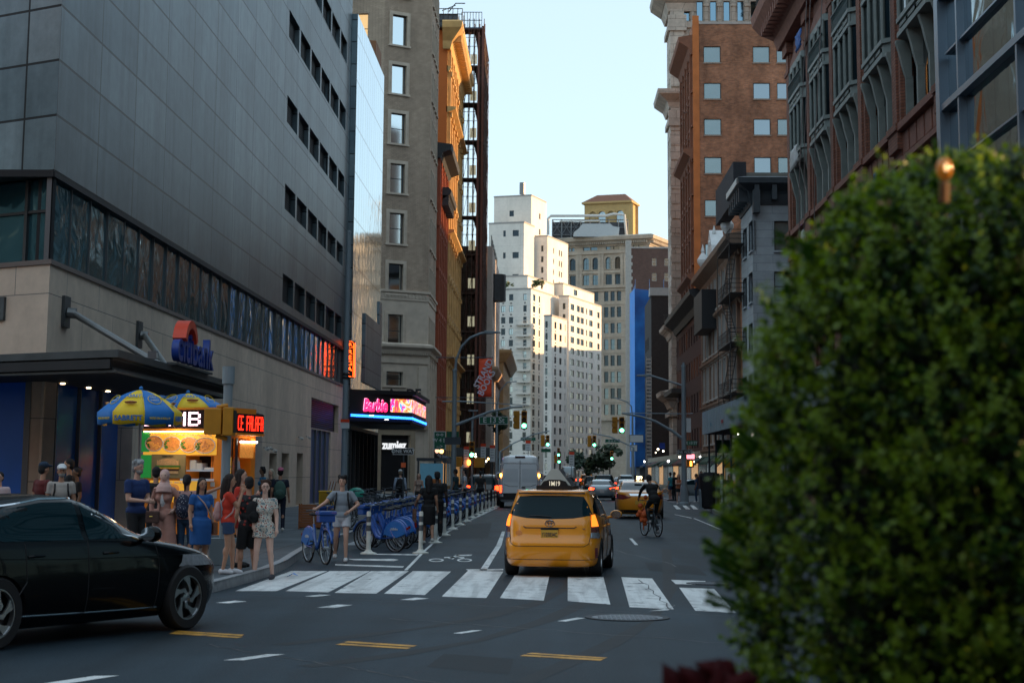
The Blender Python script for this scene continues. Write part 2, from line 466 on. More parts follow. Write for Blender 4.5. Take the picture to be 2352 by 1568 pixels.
def paintmat(name, col, wear=.5):
 m = bpy.data.materials.new(name); m.use_nodes = True; n = m.node_tree; b = n.nodes['Principled BSDF']; b.inputs['Roughness'].default_value = .6
 tc = n.nodes.new('ShaderNodeTexCoord')
 a = noise(n, tc.outputs['Object'], 3.5, 8, .8); c = noise(n, tc.outputs['Object'], 30, 3)
 r = ramp(n, a.outputs[0], [(.30, (.06,.065,.07)), (.36, tuple(v*.8 for v in col)), (.5, col)])
 r2 = ramp(n, c.outputs[0], [(.3, (.8,.8,.8)), (.6, (1,1,1))])
 mp = n.nodes.new('ShaderNodeMapping'); mp.inputs['Scale'].default_value = (4, .25, 1); n.links.new(tc.outputs['Object'], mp.inputs[0])
 d = noise(n, mp.outputs[0], 1.2, 5, .5); r3 = ramp(n, d.outputs[0], [(.38, (.72,.72,.72)), (.55, (1,1,1))])
 n.links.new(mul(n, mul(n, r.outputs[0], r2.outputs[0]), r3.outputs[0]), b.inputs['Base Color']); return m
PW = paintmat('road_paint_white', (.84,.86,.84)); PY = paintmat('road_paint_yellow', (.75,.36,.04))
g = MB(); g.flat([(-3000,-600),(3000,-600),(3000,4000),(-3000,4000)], -.06)
struct(g.build('ground', M('ground_soil', (.06,.06,.06), .95)))
g = MB(); g.flat([(-220,-120),(220,-120),(220,760),(-220,760)], 0)
struct(g.build('road', asph))
sw = BM('sidewalk_concrete', (.06,.078,.09), (.078,.097,.11), (.024,.029,.033), 1.5, 1.5, .02, .85, .15, .35, 0)
# pavement slabs use x / y, not x+y / z
n = sw.node_tree
for l in list(n.links):
 if l.to_node.type == 'TEX_BRICK' and l.to_socket.name == 'Vector': n.links.remove(l)
tcn = [x for x in n.nodes if x.type == 'TEX_COORD'][0]; brn = [x for x in n.nodes if x.type == 'TEX_BRICK'][0]
n.links.new(tcn.outputs['Object'], brn.inputs['Vector'])
kerb = M('kerb_granite', (.30,.31,.32), .8, var=.25, scale=6)
def pavement(name, curb, rest, hgt=.15):
 """curb: visible kerb polyline (kerb drawn on its right side), rest: remaining outline"""
 poly = curb+rest
 m = MB(); m.flat(poly, hgt); s_ = struct(m.build(name, sw))
 if sum((poly[i][0]*poly[(i+1)%len(poly)][1]-poly[(i+1)%len(poly)][0]*poly[i][1]) for i in range(len(poly))) < 0:
  curb = curb[::-1]
 k = MB(); cornice(k, curb, [(-.16, -.02), (.0, -.02), (-.012, hgt+.012), (-.16, hgt+.012)]); struct(k.build('kerb', kerb)); return s_
gp = lambda x, y: tuple(G(x, y, .15)[:2])
c0 = G(484, 1339, .15)
left_corner = [(c0.x-D14.x*90, c0.y-D14.y*90), tuple(c0[:2]), gp(574,1316), gp(620,1303), gp(660,1286), gp(684,1270), (-5.6, 41.5), (-5.55, 132.0), (-6.5, 134), (-9, 135.2), (-90, 183)]
pavement('pavement', left_corner, [(-150, 150)])
pavement('pavement', [(-90, 195), (-9, 147), (-6.3, 147), (-5.6, 149), (-5.6, 208), (-9,210), (-90,250)], [])
pavement('pavement', [(-90, 262), (-5.8, 222), (-5.8, 350), (-90, 350)], [])
rc = [gp(1560,1160), gp(1600,1164), gp(1640,1172), gp(1668,1182)]
pavement('pavement', [(90, 96), (9.5, 95), (8.4, 93), rc[2], rc[3], (7.9, 74), (7.9, 38), (9, 34.5), (40, 17), (120,-30)], [(160, 60)])
pavement('pavement', [(8.2, 330), (8.0, 112), (8.8, 109), (12, 108), (90, 108), (90, 330)][::-1], [])
# painted markings, each stripe a separate thing of paint
def stripe(name, pts, mat, label, cat='road marking', group=None, z=.004):
 m = MB(); q = [G(*p) for p in pts]
 m.add([(p.x, p.y, z) for p in q], [tuple(range(len(q)))])
 o = m.build(name, mat)
 a = sum(q[i].x*q[(i+1)%len(q)].y-q[(i+1)%len(q)].x*q[i].y for i in range(len(q)))
 if a < 0: o.data.flip_normals()
 o['kind'] = 'structure'; return o
XW = [[(540,1357),(636,1357),(752,1311),(668,1311)], [(655,1357),(754,1360),(850,1311),(757,1311)], [(768,1361),(864,1363),(939,1311),(852,1311)],
      [(882,1363),(976,1366),(1036,1312),(948,1311)], [(1014,1370),(1117,1373),(1156,1312),(1075,1310)], [(1148,1373),(1249,1379),(1262,1322),(1182,1321)],
      [(1304,1380),(1402,1388),(1386,1325),(1304,1324)], [(1446,1394),(1548,1399),(1498,1328),(1427,1325)], [(1597,1402),(1690,1407),(1640,1352),(1560,1349)]]
for k, q in enumerate(XW): stripe('crosswalk_stripe', q, PW, '')
stripe('crosswalk_stripe', [(1552,1341),(1622,1343),(1620,1334),(1541,1331)], PW, '')
stripe('crosswalk_stripe', [(1490,1403),(1535,1401),(1552,1388),(1540,1396)], PW, '')
for a in ([(388,1455),(544,1465),(558,1462),(402,1451)], [(398,1450.5),(410,1448),(560,1457),(556,1460)],
          [(770,1480),(935,1490),(945,1487),(785,1477)], [(786,1475),(800,1472),(958,1482),(948,1485)],
          [(1194,1506),(1378,1517),(1388,1513),(1205,1503)], [(1208,1501),(1222,1498.5),(1395,1510),(1388,1512)]):
 stripe('yellow_line', a, PY, '')
for a in ([(513,1516),(560,1516),(655,1502),(615,1502)], [(495,1384),(525,1385),(567,1381),(540,1379)], [(728,1395),(765,1396),(810,1389),(775,1388)],
          [(700,1369),(725,1370),(760,1366),(735,1365)], [(918,1377),(950,1378),(985,1374),(955,1372)], [(1280,1426),(1300,1427),(1345,1419),(1325,1418)],
          [(1040,1454),(1060,1455),(1108,1447),(1085,1447)], [(60,1575),(140,1572),(275,1551),(215,1552)],
          [(486,1349),(515,1345),(560,1336),(535,1337)], [(487,1341),(505,1341),(530,1335),(508,1336)]):
 stripe('dashed_line', a, PW, '')
# bike-lane and kerb-side lines
stripe('lane_line', [(928,1309),(936,1309),(975,1268),(968,1268)], PW, '')
stripe('lane_line', [(968,1268),(975,1268),(1022,1224),(1017,1224)], PW, '')
stripe('lane_line', [(1017,1224),(1022,1224),(1148,1163),(1145,1163)], PW, '')
stripe('lane_line', [(993,1238),(998,1239),(1130,1169),(1128,1168)], PW, '')
stripe('lane_line', [(1102,1309),(1118,1309),(1152,1252),(1160,1220),(1153,1220),(1140,1252)], PW, '')
stripe('lane_line', [(770,1295),(770,1298),(925,1303),(928,1300)], PW, '')
stripe('lane_line', [(800,1283),(812,1286),(905,1288),(916,1285),(905,1283)], PW, '')
stripe('lane_line', [(850,1271),(850,1273),(958,1275),(962,1272)], PW, '')
stripe('lane_line', [(1075,1310),(1156,1309),(1156,1306),(1070,1307)], PW, '')
stripe('lane_line', [(1445,1236),(1452,1236),(1466,1251),(1458,1251)], PW, '')
stripe('lane_line', [(1592,1190),(1596,1190),(1668,1219),(1662,1219)], PW, '')
stripe('lane_line', [(1548,1181),(1552,1181),(1590,1189),(1586,1189.5)], PW, '')
for x in (1556, 1577, 1595): stripe('crosswalk_stripe', [(x-10,1160),(x-2,1160),(x+9,1169),(x-2,1169)], PW, '')
# bicycle stencil
m = MB()
def ring(cx, cy, rx, ry, w_):
 q = [(cx+rx*math.cos(2*PI*i/20), cy+ry*math.sin(2*PI*i/20)) for i in range(20)]; q2 = [(cx+(rx-w_)*math.cos(2*PI*i/20), cy+(ry-w_*.3)*math.sin(2*PI*i/20)) for i in range(20)]
 vs = [tuple(G(*p)[:2])+(.0045,) for p in q+q2]; m.add(vs, [((i+1)%20, i, 20+i, 20+(i+1)%20) for i in range(20)])
ring(1002, 1286, 17.5, 3.8, 5); ring(1067, 1286, 17.5, 3.8, 5)
for q in ([(1045,1274),(1085,1273),(1082,1276),(1046,1277)], [(1028,1281),(1050,1274),(1058,1276),(1035,1283)], [(1020,1279),(1043,1278),(1046,1280),(1020,1281)], [(1033,1283),(1040,1277),(1046,1279),(1041,1284)], [(1050,1279),(1066,1279),(1070,1285),(1060,1282)]):
 m.add([tuple(G(*p)[:2])+(.0045,) for p in q], [(3,2,1,0)])
struct(m.build('bicycle_stencil', PW))
# repairs, tar seams and tyre marks
def ground_strip(name, pts, w_, mat, z=.0022):
 m = MB(); q = [G(*p) for p in pts]; vs = []
 for i, p in enumerate(q):
  d = (q[min(i+1,len(q)-1)]-q[max(i-1,0)]).normalized(); s_ = Vector((-d.y,d.x,0))*w_/2*(1+.35*math.sin(i*2.3))
  vs += [(p.x-s_.x,p.y-s_.y,z),(p.x+s_.x,p.y+s_.y,z)]
 m.add(vs, [(2*i+2,2*i+3,2*i+1,2*i) for i in range(len(q)-1)]); o = m.build(name, mat); o['kind'] = 'structure'; 
 if o.data.polygons[0].normal.z < 0: o.data.flip_normals()
tar = M('tar_seam', (.005,.006,.007), .5, var=.2, scale=4); tyr_ = M('tyre_mark', (.007,.010,.013), .7, var=.5, scale=2.5); pat = M('asphalt_patch', (.010,.015,.019), .75, var=.35, scale=30)
def wig(x0, y0, x1, y1, n_, a): return [(x0+(x1-x0)*i/n_+random.uniform(-a,a)*2, y0+(y1-y0)*i/n_+random.uniform(-a,a)*.4) for i in range(n_+1)]
ground_strip('tar_seam', wig(560,1366,1700,1415,46,3), .025, tar); ground_strip('tar_seam', wig(900,1420,2000,1500,30,5), .03, tar); ground_strip('tar_seam', wig(480,1480,1010,1568,24,5), .03, tar)
ground_strip('tar_seam', wig(1470,1330,1540,1398,10,3), .02, tar, .0046); ground_strip('tar_seam', wig(1330,1240,1560,1300,14,4), .03, tar); ground_strip('tar_seam', wig(1300,1160,1350,1330,12,2), .025, tar)
ground_strip('tyre_mark', [(640,1480),(800,1462),(980,1440),(1120,1415),(1230,1385),(1300,1350),(1330,1300)], .22, tyr_, .0018); ground_strip('tyre_mark', [(700,1530),(900,1505),(1100,1470),(1250,1425),(1350,1380),(1400,1320)], .22, tyr_, .0018)
ground_strip('tyre_mark', [(1200,1568),(1400,1480),(1500,1420),(1540,1350),(1530,1260)], .2, tyr_, .0018)
stripe('asphalt_patch', [(1480,1290),(1600,1300),(1625,1322),(1492,1310)], pat, '', z=.0012); stripe('asphalt_patch', [(1040,1205),(1130,1200),(1120,1235),(1010,1238)], pat, '', z=.0012); stripe('asphalt_patch', [(1020,1500),(1180,1512),(1170,1548),(980,1530)], pat, '', z=.0012)
# manhole covers
mh = thing('manhole_cover', 'round cast iron manhole cover in the road below the crosswalk', 'manhole', G(1441,1418,0))
m = MB(); m.lathe([(.55,.002),(.55,.012),(.47,.012),(.47,.004)], 40); m.build('ring', M('iron', (.03,.035,.04), .6, .3, .2, 20), mh, world=False)
m = MB(); m.lathe([(.465,.001),(.465,.009),(.001,.0095)], 40)
for i in range(-7, 8):
 for j in range(-7, 8):
  if i*i+j*j < 48: m.box(i*.06-.022, i*.06+.022, j*.06-.022, j*.06+.022, .009, .014)
m.build('lid', M('iron_lid', (.13,.15,.17), .45, .5, .2, 30), mh, world=False)
mh2 = dup(mh, G(1628,1340,0), .3, 'worn manhole cover beside the short white bar at the far end of the crosswalk'); mh2.scale = (.7,.7,1)
# ---------------- shared building materials ----------------
def sub(a, b_, k, c, d): return lambda x, y: (a+x*k, b_+y*k)
ZC = {'z5': (0,0,.4002), 'z6': (752.6,0,.4003), 'r1': (0,376.3,.36), 'r2': (752.6,658.6,.288), 'z7': (1082,423.4,.42), 'z8': (1458.2,0,.4003),
      'r3': (1317.1,893.8,.24), 'r4': (1411.2,282.2,.48), 'z1': (0,846.7,.2803), 'z2': (188.2,1034.9,.2), 'z3': (611.5,987.8,.24), 'z4': (1081.9,987.8,.24), 'r5': (0,1081.9,.3102)}
def Z(k, x, y): a = ZC[k]; return (a[0]+x*a[2], a[1]+y*a[2])
def ZR(F, k, x0, y0, x1, y1): return F.rect(*Z(k, x0, y0), *Z(k, x1, y1))
GLD = M('glass_dark', (.10,.13,.15), .06, 1, var=0)
GLS = M('glass_sky', (.62,.68,.70), .05, 1, var=0)
GLK = M('glass_black', (.035,.045,.055), .08, 1, var=0)
GLM = M('glass_mid', (.28,.33,.36), .08, 1, var=0)
GLB = M('glass_blind', (.55,.54,.48), .35, .1, var=.1)
GLW = M('glass_warm_lit', (.3,.22,.12), .3, 0, var=.2, emit=(1,.62,.25), es=.5)
FRD = M('frame_dark', (.03,.032,.035), .5, var=0)
FRM = M('frame_metal', (.18,.19,.2), .4, .7, var=0)
FRW = M('frame_white', (.55,.55,.52), .6, var=0)
BLK = M('black_matte', (.012,.012,.014), .6, var=0)
STO = M('painted_steel', (.07,.085,.10), .45, .5, var=.1, scale=4)
# ---------------- metal-clad bank building ----------------
XA = -12.5
YA = YX(122, XA, 450)
YAF = YX(800, XA, 500)
C0 = (XA, YA); AL = (XA-D14.x*70, YA-D14.y*70)
zb = onX(115, 598, XA)[1]; zc = onX(122, 390, XA)[1]; dz = (onX(133, 135, XA)[1]-zc)/2
ZT = 35.0
A = thing('clad_building', 'grey metal clad building with ribbon window over a pale stone base on the left corner', 'building', (C0[0], C0[1], 0))
FB = Face(C0, (XA, YAF)); F4 = Face(AL, C0)
clad = BM('metal_cladding', (.105,.15,.175), (.165,.215,.24), (.025,.028,.03), 4.05, dz, .035, .36, .5, .22, 0)
cb = clad.node_tree.nodes['Principled BSDF']; cb.inputs['Metallic'].default_value = .85; cb.inputs['Roughness'].default_value = .36
brn = [x for x in clad.node_tree.nodes if x.type == 'TEX_BRICK'][0]
# rain streaks
n = clad.node_tree; tcn = [x for x in n.nodes if x.type == 'TEX_COORD'][0]
mp = n.nodes.new('ShaderNodeMapping'); mp.inputs['Scale'].default_value = (2.2, 2.2, .12); n.links.new(tcn.outputs['Object'], mp.inputs[0])
st = noise(n, mp.outputs[0], 1.0, 5, .2); sr = ramp(n, st.outputs[0], [(.3, (.74,.74,.74)), (.5, (1,1,1)), (.7, (1.06,1.06,1.06))])
old = cb.inputs['Base Color'].links[0].from_socket; n.links.new(mul(n, old, sr.outputs[0]), cb.inputs['Base Color'])
stone = BM('pale_stone_panels', (.60,.48,.375), (.65,.525,.41), (.2,.18,.16), 3.2, 1.55, .012, .8, .2, .16, .5)
# louvre rows: six bays each
lx = [1640,1710,1775,1835,1890,1943,1985]; rows = [(2,62),(209,268),(420,475),(630,693)]
lou = []
u_b = [FB.at(Z('z5', x, 600)[0], 300)[0] for x in lx]
for (ya, yb) in rows:
 zt = onX(654, ya, XA)[1]; zl = onX(650, yb, XA)[1]
 for k in range(6): lou.append((u_b[k]+.25, u_b[k+1]-.25, zl, zt))
zt = lou[0][3]+ (lou[0][3]-lou[6][3]); hh = lou[0][3]-lou[0][2]
for k in range(2, 6): lou.append((u_b[k]+.25, u_b[k+1]-.25, zt-hh, zt))
mb = MB(); T0 = Matrix.Translation((C0[0], C0[1], 0))
def wall_local(name, mat, F, z0, z1, holes, parent, depth=.3, shift=0):
 F2 = Face((0,0), (F.L,0)); m = MB(); facade(m, F2, z0-zc, z1-zc, [(h[0],h[1],h[2]-zc,h[3]-zc) for h in holes], depth)
 o = m.build(name, mat, parent, world=False); p = F.p(0, zc)-wloc(parent)+F.n*shift; o.location = p; o.rotation_euler = (0,0,F.rz); return o
wall_local('cladding', clad, FB, zc, ZT, lou, A)
wall_local('cladding', clad, F4, zc, ZT, [], A)
windows(A, FB, lou, M('louver_metal', (.05,.055,.06), .5, .4, var=0), M('louver_back', (.008,.008,.009), .8, var=0), 'louver', .3, 'louver')
# soffit and recessed ribbon
m = MB(); m.box(XA-6, XA, YA, YAF, zc-.02, zc+.02); m.box(XA-6, XA+.03, YA, YAF, zc-.16, zc-.02); m.build('soffit', BLK, A)
m = MB(); m.add([F4.p(0,zc-.16,-.03),F4.p(F4.L,zc-.16,-.03),F4.p(F4.L-.3,zc-.16,.5),F4.p(0,zc-.16,.5),F4.p(0,zc,-.03),F4.p(F4.L,zc,-.03),F4.p(F4.L-.3,zc,.5),F4.p(0,zc,.5)],[(3,2,1,0),(4,5,6,7),(0,1,5,4),(2,3,7,6),(3,0,4,7),(1,2,6,5)]); m.build('soffit', BLK, A)
rng = random.Random(3)
rib = bpy.data.materials.new('ribbon_glass'); rib.use_nodes = True; n = rib.node_tree; b = n.nodes['Principled BSDF']
b.inputs['Base Color'].default_value = (.09,.25,.30,1); b.inputs['Metallic'].default_value = .75; b.inputs['Roughness'].default_value = .07
tc = n.nodes.new('ShaderNodeTexCoord'); no = noise(n, tc.outputs['Object'], .9, 2, .8); bp = n.nodes.new('ShaderNodeBump'); bp.inputs['Strength'].default_value = .5; bp.inputs['Distance'].default_value = .06
n.links.new(no.outputs[0], bp.inputs['Height']); n.links.new(bp.outputs[0], b.inputs['Normal'])
npan = int(FB.L/1.9)
for k in range(npan):
 m = MB(); y0 = YA+.12+k*1.9; j = rng.uniform(-.02,.02); j2 = rng.uniform(-.02,.02)
 m.add([(XA-.13+j,y0+.015,zb),(XA-.13-j,y0+1.885,zb),(XA-.13-j+j2,y0+1.885,zc-.16),(XA-.13+j+j2,y0+.015,zc-.16)], [(0,1,2,3)])
 w_ = m.build('ribbon_window', rib, A)
 m = MB(); m.box(XA-.2, XA-.08, y0-.015, y0+.015, zb, zc-.16); m.build('mullion', FRM, w_)
m = MB(); m.box(XA-.5, XA-.3, YA+.4, YAF, zb-.1, zc); m.build('ribbon_back', BLK, A)
for k in range(6):
 u1 = F4.L-.25-(0 if k == 0 else .75+(k-1)*4.2); u0 = F4.L-.25-(.75+k*4.2)
 m = MB(); m.add([F4.p(u0,zb,.14),F4.p(u1,zb,.14),F4.p(u1,zc-.16,.14),F4.p(u0,zc-.16,.14)],[(0,1,2,3)]); w_ = m.build('ribbon_window', rib, A)
 m = MB(); T = F4.T(); m.box(u1-.05,u1+.05,.05,.2,zb,zc-.16,T); m.box(u0,u1-.05,.07,.18,zb+(zc-zb)*.55,zb+(zc-zb)*.55+.07,T); m.build('mullion', FRD, w_)
m = MB(); T = F4.T(); m.box(F4.L-.22, F4.L-.12, .1, .2, zb, zc-.16, T); m.build('corner_post', FRD, A)
# stone base with storefront openings
hB = [FB.rect(112, 885, 303, 1190), FB.rect(352, 880, 602, 1180), FB.rect(617.5,1040,635,1150), FB.rect(646,1040,663,1150), FB.rect(681,1040,695,1150), FB.rect(713,988,758,1150), ZR(FB,'r1',1985,1515,2160,1700)]
hB = [(h[0], h[1], .16 if i != 6 else h[2], h[3]) for i, h in enumerate(hB)]
hB[0] = (.1, hB[0][1], .16, 4.15); hB[1] = (hB[1][0], hB[1][1], .16, 4.3)
h4 = [(F4.L-.1-7.2, F4.L-.1, .16, 4.15), (F4.L-.35-15, F4.L-.35-7.6, .16, 4.15)]
wall_local('stone_base', stone, FB, .0, zb, hB, A, .5)
wall_local('stone_base', stone, F4, .0, zb, h4, A, .5)
m = MB(); band(m, [AL, C0, (XA, YAF)], zb-.09, zb+.03, .05, .45); m.build('coping', M('coping_stone', (.2,.16,.14), .8), A)
BLU = M('blue_glass', (.008,.15,.72), .35, 0, var=.15, scale=.6, spec=.3)
BLD = M('blue_glass_dark', (.008,.12,.48), .15, 0, var=.3, scale=.8, spec=.25)
TEA = M('blue_panel', (.02,.22,.55), .3, .1, var=.2, scale=.7)
def store(h, mat, nn, F, dp=.45, name='storefront_window', fm=FRM):
 for k in range(nn):
  a = h[0]+(h[1]-h[0])*k/nn; c = h[0]+(h[1]-h[0])*(k+1)/nn
  m = MB(); m.add([F.p(a,h[2],dp),F.p(c,h[2],dp),F.p(c,h[3],dp),F.p(a,h[3],dp)],[(0,1,2,3)]); o = m.build(name, mat, A)
  m = MB(); m.box(a-.03,a+.03,dp-.1,dp+.05,h[2],h[3],F.T()); m.build('mullion', fm, o)
store(hB[0], BLD, 4, FB); store((hB[1][0], hB[1][1], .16, 2.9), BLD, 7, FB); store((hB[1][0], hB[1][1], 2.98, 4.3), TEA, 7, FB)
store(h4[0], BLU, 2, F4); store(h4[1], BLU, 2, F4)
for h in hB[2:5]: store(h, M('slot_dark', (.02,.022,.025), .4), 1, FB, .45, 'recessed_door', FRD)
store(hB[5], M('blue_slat_panel', (.015,.07,.2), .4), 4, FB, .1, 'blue_panel', FRM)
windows(A, FB, [hB[6]], M('louver_metal', (.05,.055,.06)), M('louver_back', (0,0,0)), 'louver', .3, 'louver')
# roof cap
m = MB(); m.flat([C0, (XA, YAF), (XA-70, YAF), (XA-70, YA+40), AL], ZT-.3); m.build('roof', M('roof_tar', (.06,.06,.065), .9), A)
# corner canopy with rods
XK = -9.3; YK = YX(268, XK, 805); zk = onX(268, 803, XK)[1]; YKe = YX(530, XK, 885)
KL = (XK-D14.x*30, YK-D14.y*30)
outl = [KL, (XK, YK), (XK, YKe), (XA+.02, YKe), (XA+.02, YA), (AL[0]*.5+C0[0]*.5, AL[1]*.5+C0[1]*.5+.02)]
steel = M('canopy_steel', (.075,.085,.09), .5, .5, var=.3, scale=2)
can = MB(); cornice(can, [KL, (XK, YK), (XK, YKe), (XA, YKe)], [(-.08, zk-.48), (0, zk-.48), (0, zk-.43), (-.14, zk-.43), (-.14, zk-.16), (.06, zk-.16), (.06, zk), (-.3, zk)])
co = can.build('canopy_edge', steel, A)
m = MB(); m.prism([(p[0]-(.14 if i in (1,2) else 0), p[1]) for i, p in enumerate(outl)], zk-.40, zk-.2); m.build('canopy_deck', M('canopy_dark', (.02,.02,.022), .7), A)
lampm = M('soffit_lamp', (1,.8,.5), emit=(1,.72,.4), es=9, var=0)
for x, y in ((400,1400),(566,1427),(689,1449)):
 px, py = Z('r1', x, y); q = G(px, py, zk-.41)
 m = MB(); m.lathe([(.06,zk-.43),(.06,zk-.40)], 10, Matrix.Translation((q.x,q.y,0))); m.build('downlight', lampm, A)
for (x, y, xe, ye) in ((148,718,378,829),(317,770,385,806)):
 a = onX(x, y, XA); e = onX(xe, ye, XK-.4)
 m = MB(); m.box(XA, XA+.08, a[0]-.28, a[0]+.28, a[1]-.38, a[1]+.42); pl = m.build('bracket_plate', steel, A)
 m = MB(); m.tube([(XA+.08,a[0],a[1]),(XA+.3,a[0]+.03,a[1]-.02)], .14, 10); m.tube([(XA+.2,a[0],a[1]),(XK-.4,e[0],zk)], .085, 10); m.build('tie_rod', M('rod_steel', (.2,.21,.21), .4, .6), pl)
a = F4.at(0, 700); m = MB(); m.box(F4.at(8,700)[0]-.5, F4.at(14,700)[0], -.08, 0, F4.at(10,735)[1], F4.at(10,682)[1], F4.T()); m.build('bracket_plate', steel, A)
# security cameras and small lamps on the wall
for (x, y) in ((622,1028),(633,1034),(694,1006),(711,1004),(615,1030)):
 a = onX(x, y, XA+.2); c = thing('security_camera', 'white dome security camera on the stone wall', 'camera', (XA+.2, a[0], a[1]))
 c['label'] = {622:'lower white bullet camera on the stone wall, left of the door slots', 633:'white camera on the stone wall above the first dark door slot', 694:'small camera on the stone wall left of the blue slats', 711:'small camera on the stone wall beside the blue slats', 615:'leftmost white camera on the stone wall beside the food cart'}[x]
 m = MB(); m.tube([(-.2,0,.05),(-.05,0,.03)], .025, 6); m.build('bracket', FRM, c, world=False)
 m = MB(); m.tube([(-.06,-.1,0),(.0,.1,-.03)], .07, 8); m.build('housing', FRW, c, world=False)
# ---------------- raised bank letters on the canopy ----------------
sgn = thing('bank_sign', 'big blue raised bank lettering with red arc standing on the canopy edge', 'sign', (XK, YX(385, XK, 840), zk))
LB = M('sign_blue', (.01,.045,.28), .35, var=.05); LR = M('sign_red', (.75,.06,.015), .35, var=.05)
yl = YX(472, XK, 840)-YX(385, XK, 840)
me = textmesh('citibank', 1.12, .16, .028, 'LEFT', 1.0); wdt = max(v.co.x for v in me.vertices)
text('citibank', 1.12, LB, sgn, (.1, .25, .47), PI/2, .09, .012, 'letters', yl/wdt, align='LEFT')
m = MB(); k = 14; rr = .78
pr = [(rr*math.cos(PI*.12+PI*.76*i/k), rr*math.sin(PI*.12+PI*.76*i/k)) for i in range(k+1)]; pi_ = [((rr-.2)*p[0]/rr, (rr-.2)*p[1]/rr) for p in pr]
poly = pr+pi_[::-1]; vs = [(.0+dx, 1.55+p[0]*1.05, .42+p[1]) for dx in (-.08, .26) for p in poly]; nn = len(poly)
for i in range(k): 
 q = [i, i+1, nn-2-i, nn-1-i]; m.add([vs[j] for j in q]+[vs[nn+j] for j in q], [(0,1,2,3),(7,6,5,4),(0,4,5,1),(2,6,7,3),(1,5,6,2),(3,7,4,0)])
m.build('red_arc', LR, sgn, world=False)
m = MB(); m.box(-.05,.2,.1,yl,.0,.06); m.build('base_rail', steel, sgn, world=False)
sp = thing('floodlight', 'small square floodlight on the canopy edge left of the blue letters', 'lamp', (XK-.2, YX(370,XK,826), zk))
m = MB(); m.box(-.1,.1,-.12,.12,.08,.26); m.build('housing', FRM, sp, world=False)
m = MB(); m.box(.1,.105,-.09,.09,.1,.24); m.box(-.02,.02,-.02,.02,0,.08); m.build('lens', FRW, sp, world=False)
# ---------------- glass curtain building next door ----------------
YB0 = YAF+.02; XB = XA+.35; YB1 = YX(882, XB, 200)
zB = onX(885, 182, XB)[1]
Bb = thing('glass_curtain_building', 'tall sky reflecting glass curtain wall beyond the metal clad building', 'building', (XB, YB0, 0))
cg = BM('curtain_glass', (.40,.53,.60), (.46,.60,.67), (.05,.08,.10), 1.35, 2.9, .07, .05, .0, .03, 0)
cgb = cg.node_tree.nodes['Principled BSDF']; cgb.inputs['Metallic'].default_value = 1
n = cg.node_tree; tcn = [x for x in n.nodes if x.type == 'TEX_COORD'][0]; no = noise(n, tcn.outputs['Object'], .8, 2, .6); bp = n.nodes.new('ShaderNodeBump'); bp.inputs['Strength'].default_value = .25; bp.inputs['Distance'].default_value = .03
n.links.new(no.outputs[0], bp.inputs['Height']); n.links.new(bp.outputs[0], cgb.inputs['Normal'])
zlow = onX(850, 705, XB)[1]
FG = Face((XB, YB0), (XB, YB1))
m = MB(); facade(m, FG, 4.6, zB, [], .1); m.build('glass_wall', cg, Bb)
m = MB(); m.add([(XB,YB0,0),(XB-30,YB0,0),(XB-30,YB0,zB),(XB,YB0,zB)],[(0,1,2,3)]); m.add([(XB,YB1,0),(XB-30,YB1,0),(XB-30,YB1,zB),(XB,YB1,zB)],[(3,2,1,0)]); m.flat([(XB,YB0),(XB,YB1),(XB-30,YB1),(XB-30,YB0)],zB-.02); m.build('side_wall', clad, Bb)
y2 = YX(845, XB+.3, 800); z2 = onX(845, 700, XB+.3)[1]
m = MB(); m.box(XB-.2, XB+.12, y2, YB1+.4, 7.6, z2-.5); m.box(XB-.2, XB+.10, YX(868,XB,760), YB1+.4, z2-.5, z2+1.2); m.build('stone_pier', clad, Bb)
m = MB()
for k in range(8):
 y = YB0+.6+k*(YB1-YB0-.9)/7; m.box(XB-.25, XB+.05, y-.05, y+.05, .15, 4.6)
m.box(XB-.3, XB+.06, YB0, YB1, 4.4, 4.6); m.build('storefront_frame', FRD, Bb)
for k in range(7):
 y = YB0+.65+k*(YB1-YB0-.9)/7; m = MB(); m.add([(XB-.1,y,.2),(XB-.1,y+(YB1-YB0-.9)/7-.1,.2),(XB-.1,y+(YB1-YB0-.9)/7-.1,4.4),(XB-.1,y,4.4)],[(0,1,2,3)]); m.build('storefront_window', M('store_glass', (.05,.09,.1), .06, .7, var=.3, scale=1.2), Bb)
m = MB(); yr = YX(873, XB, 120)
m.box(XB-1.6, XB-.2, yr-1, YB1-.3, zB-.02, zB+1.6); m.build('rooftop_screen', M('rust_screen', (.28,.12,.05), .7), Bb)
# orange neon blade sign
yn = YB0-1.2; xn = onY(797, 820, yn)[0]; xn2 = onY(814, 820, yn)[0]; z0n = onY(806, 868, yn)[1]; z1n = onY(806, 783, yn)[1]
neo = thing('neon_blade_sign', 'vertical orange neon blade sign on the clad building above the marquee', 'sign', (XA, yn, z0n))
m = MB(); m.box(0, xn2-XA, -.1, .1, 0, z1n-z0n); m.build('cabinet', BLK, neo, world=False)
NE = M('neon_orange', (1,.12,.02), emit=(1,.10,.01), es=3, var=0)
m = MB(); W = xn2-XA; H = z1n-z0n
for yy in (-.13, .13): m.tube([(W-.04,yy,.05),(W-.04,yy,H-.15)], .022, 6); m.tube([(W+.02,0,.05),(W+.02,0,H-.15)], .022, 6)
m.build('neon_tube', NE, neo, world=False)
for i, ch in enumerate('REGAL'):
 text(ch, H*.165, NE, neo, (xn-XA+(xn2-xn)*.42, -.12, H*(.70-.155*i)), 0, .01, .012, 'letter', 1.15)
text('R', H*.12, NE, neo, (xn-XA+(xn2-xn)*.45, -.12, H*.9), 0, .01, .012, 'letter', 1.1)
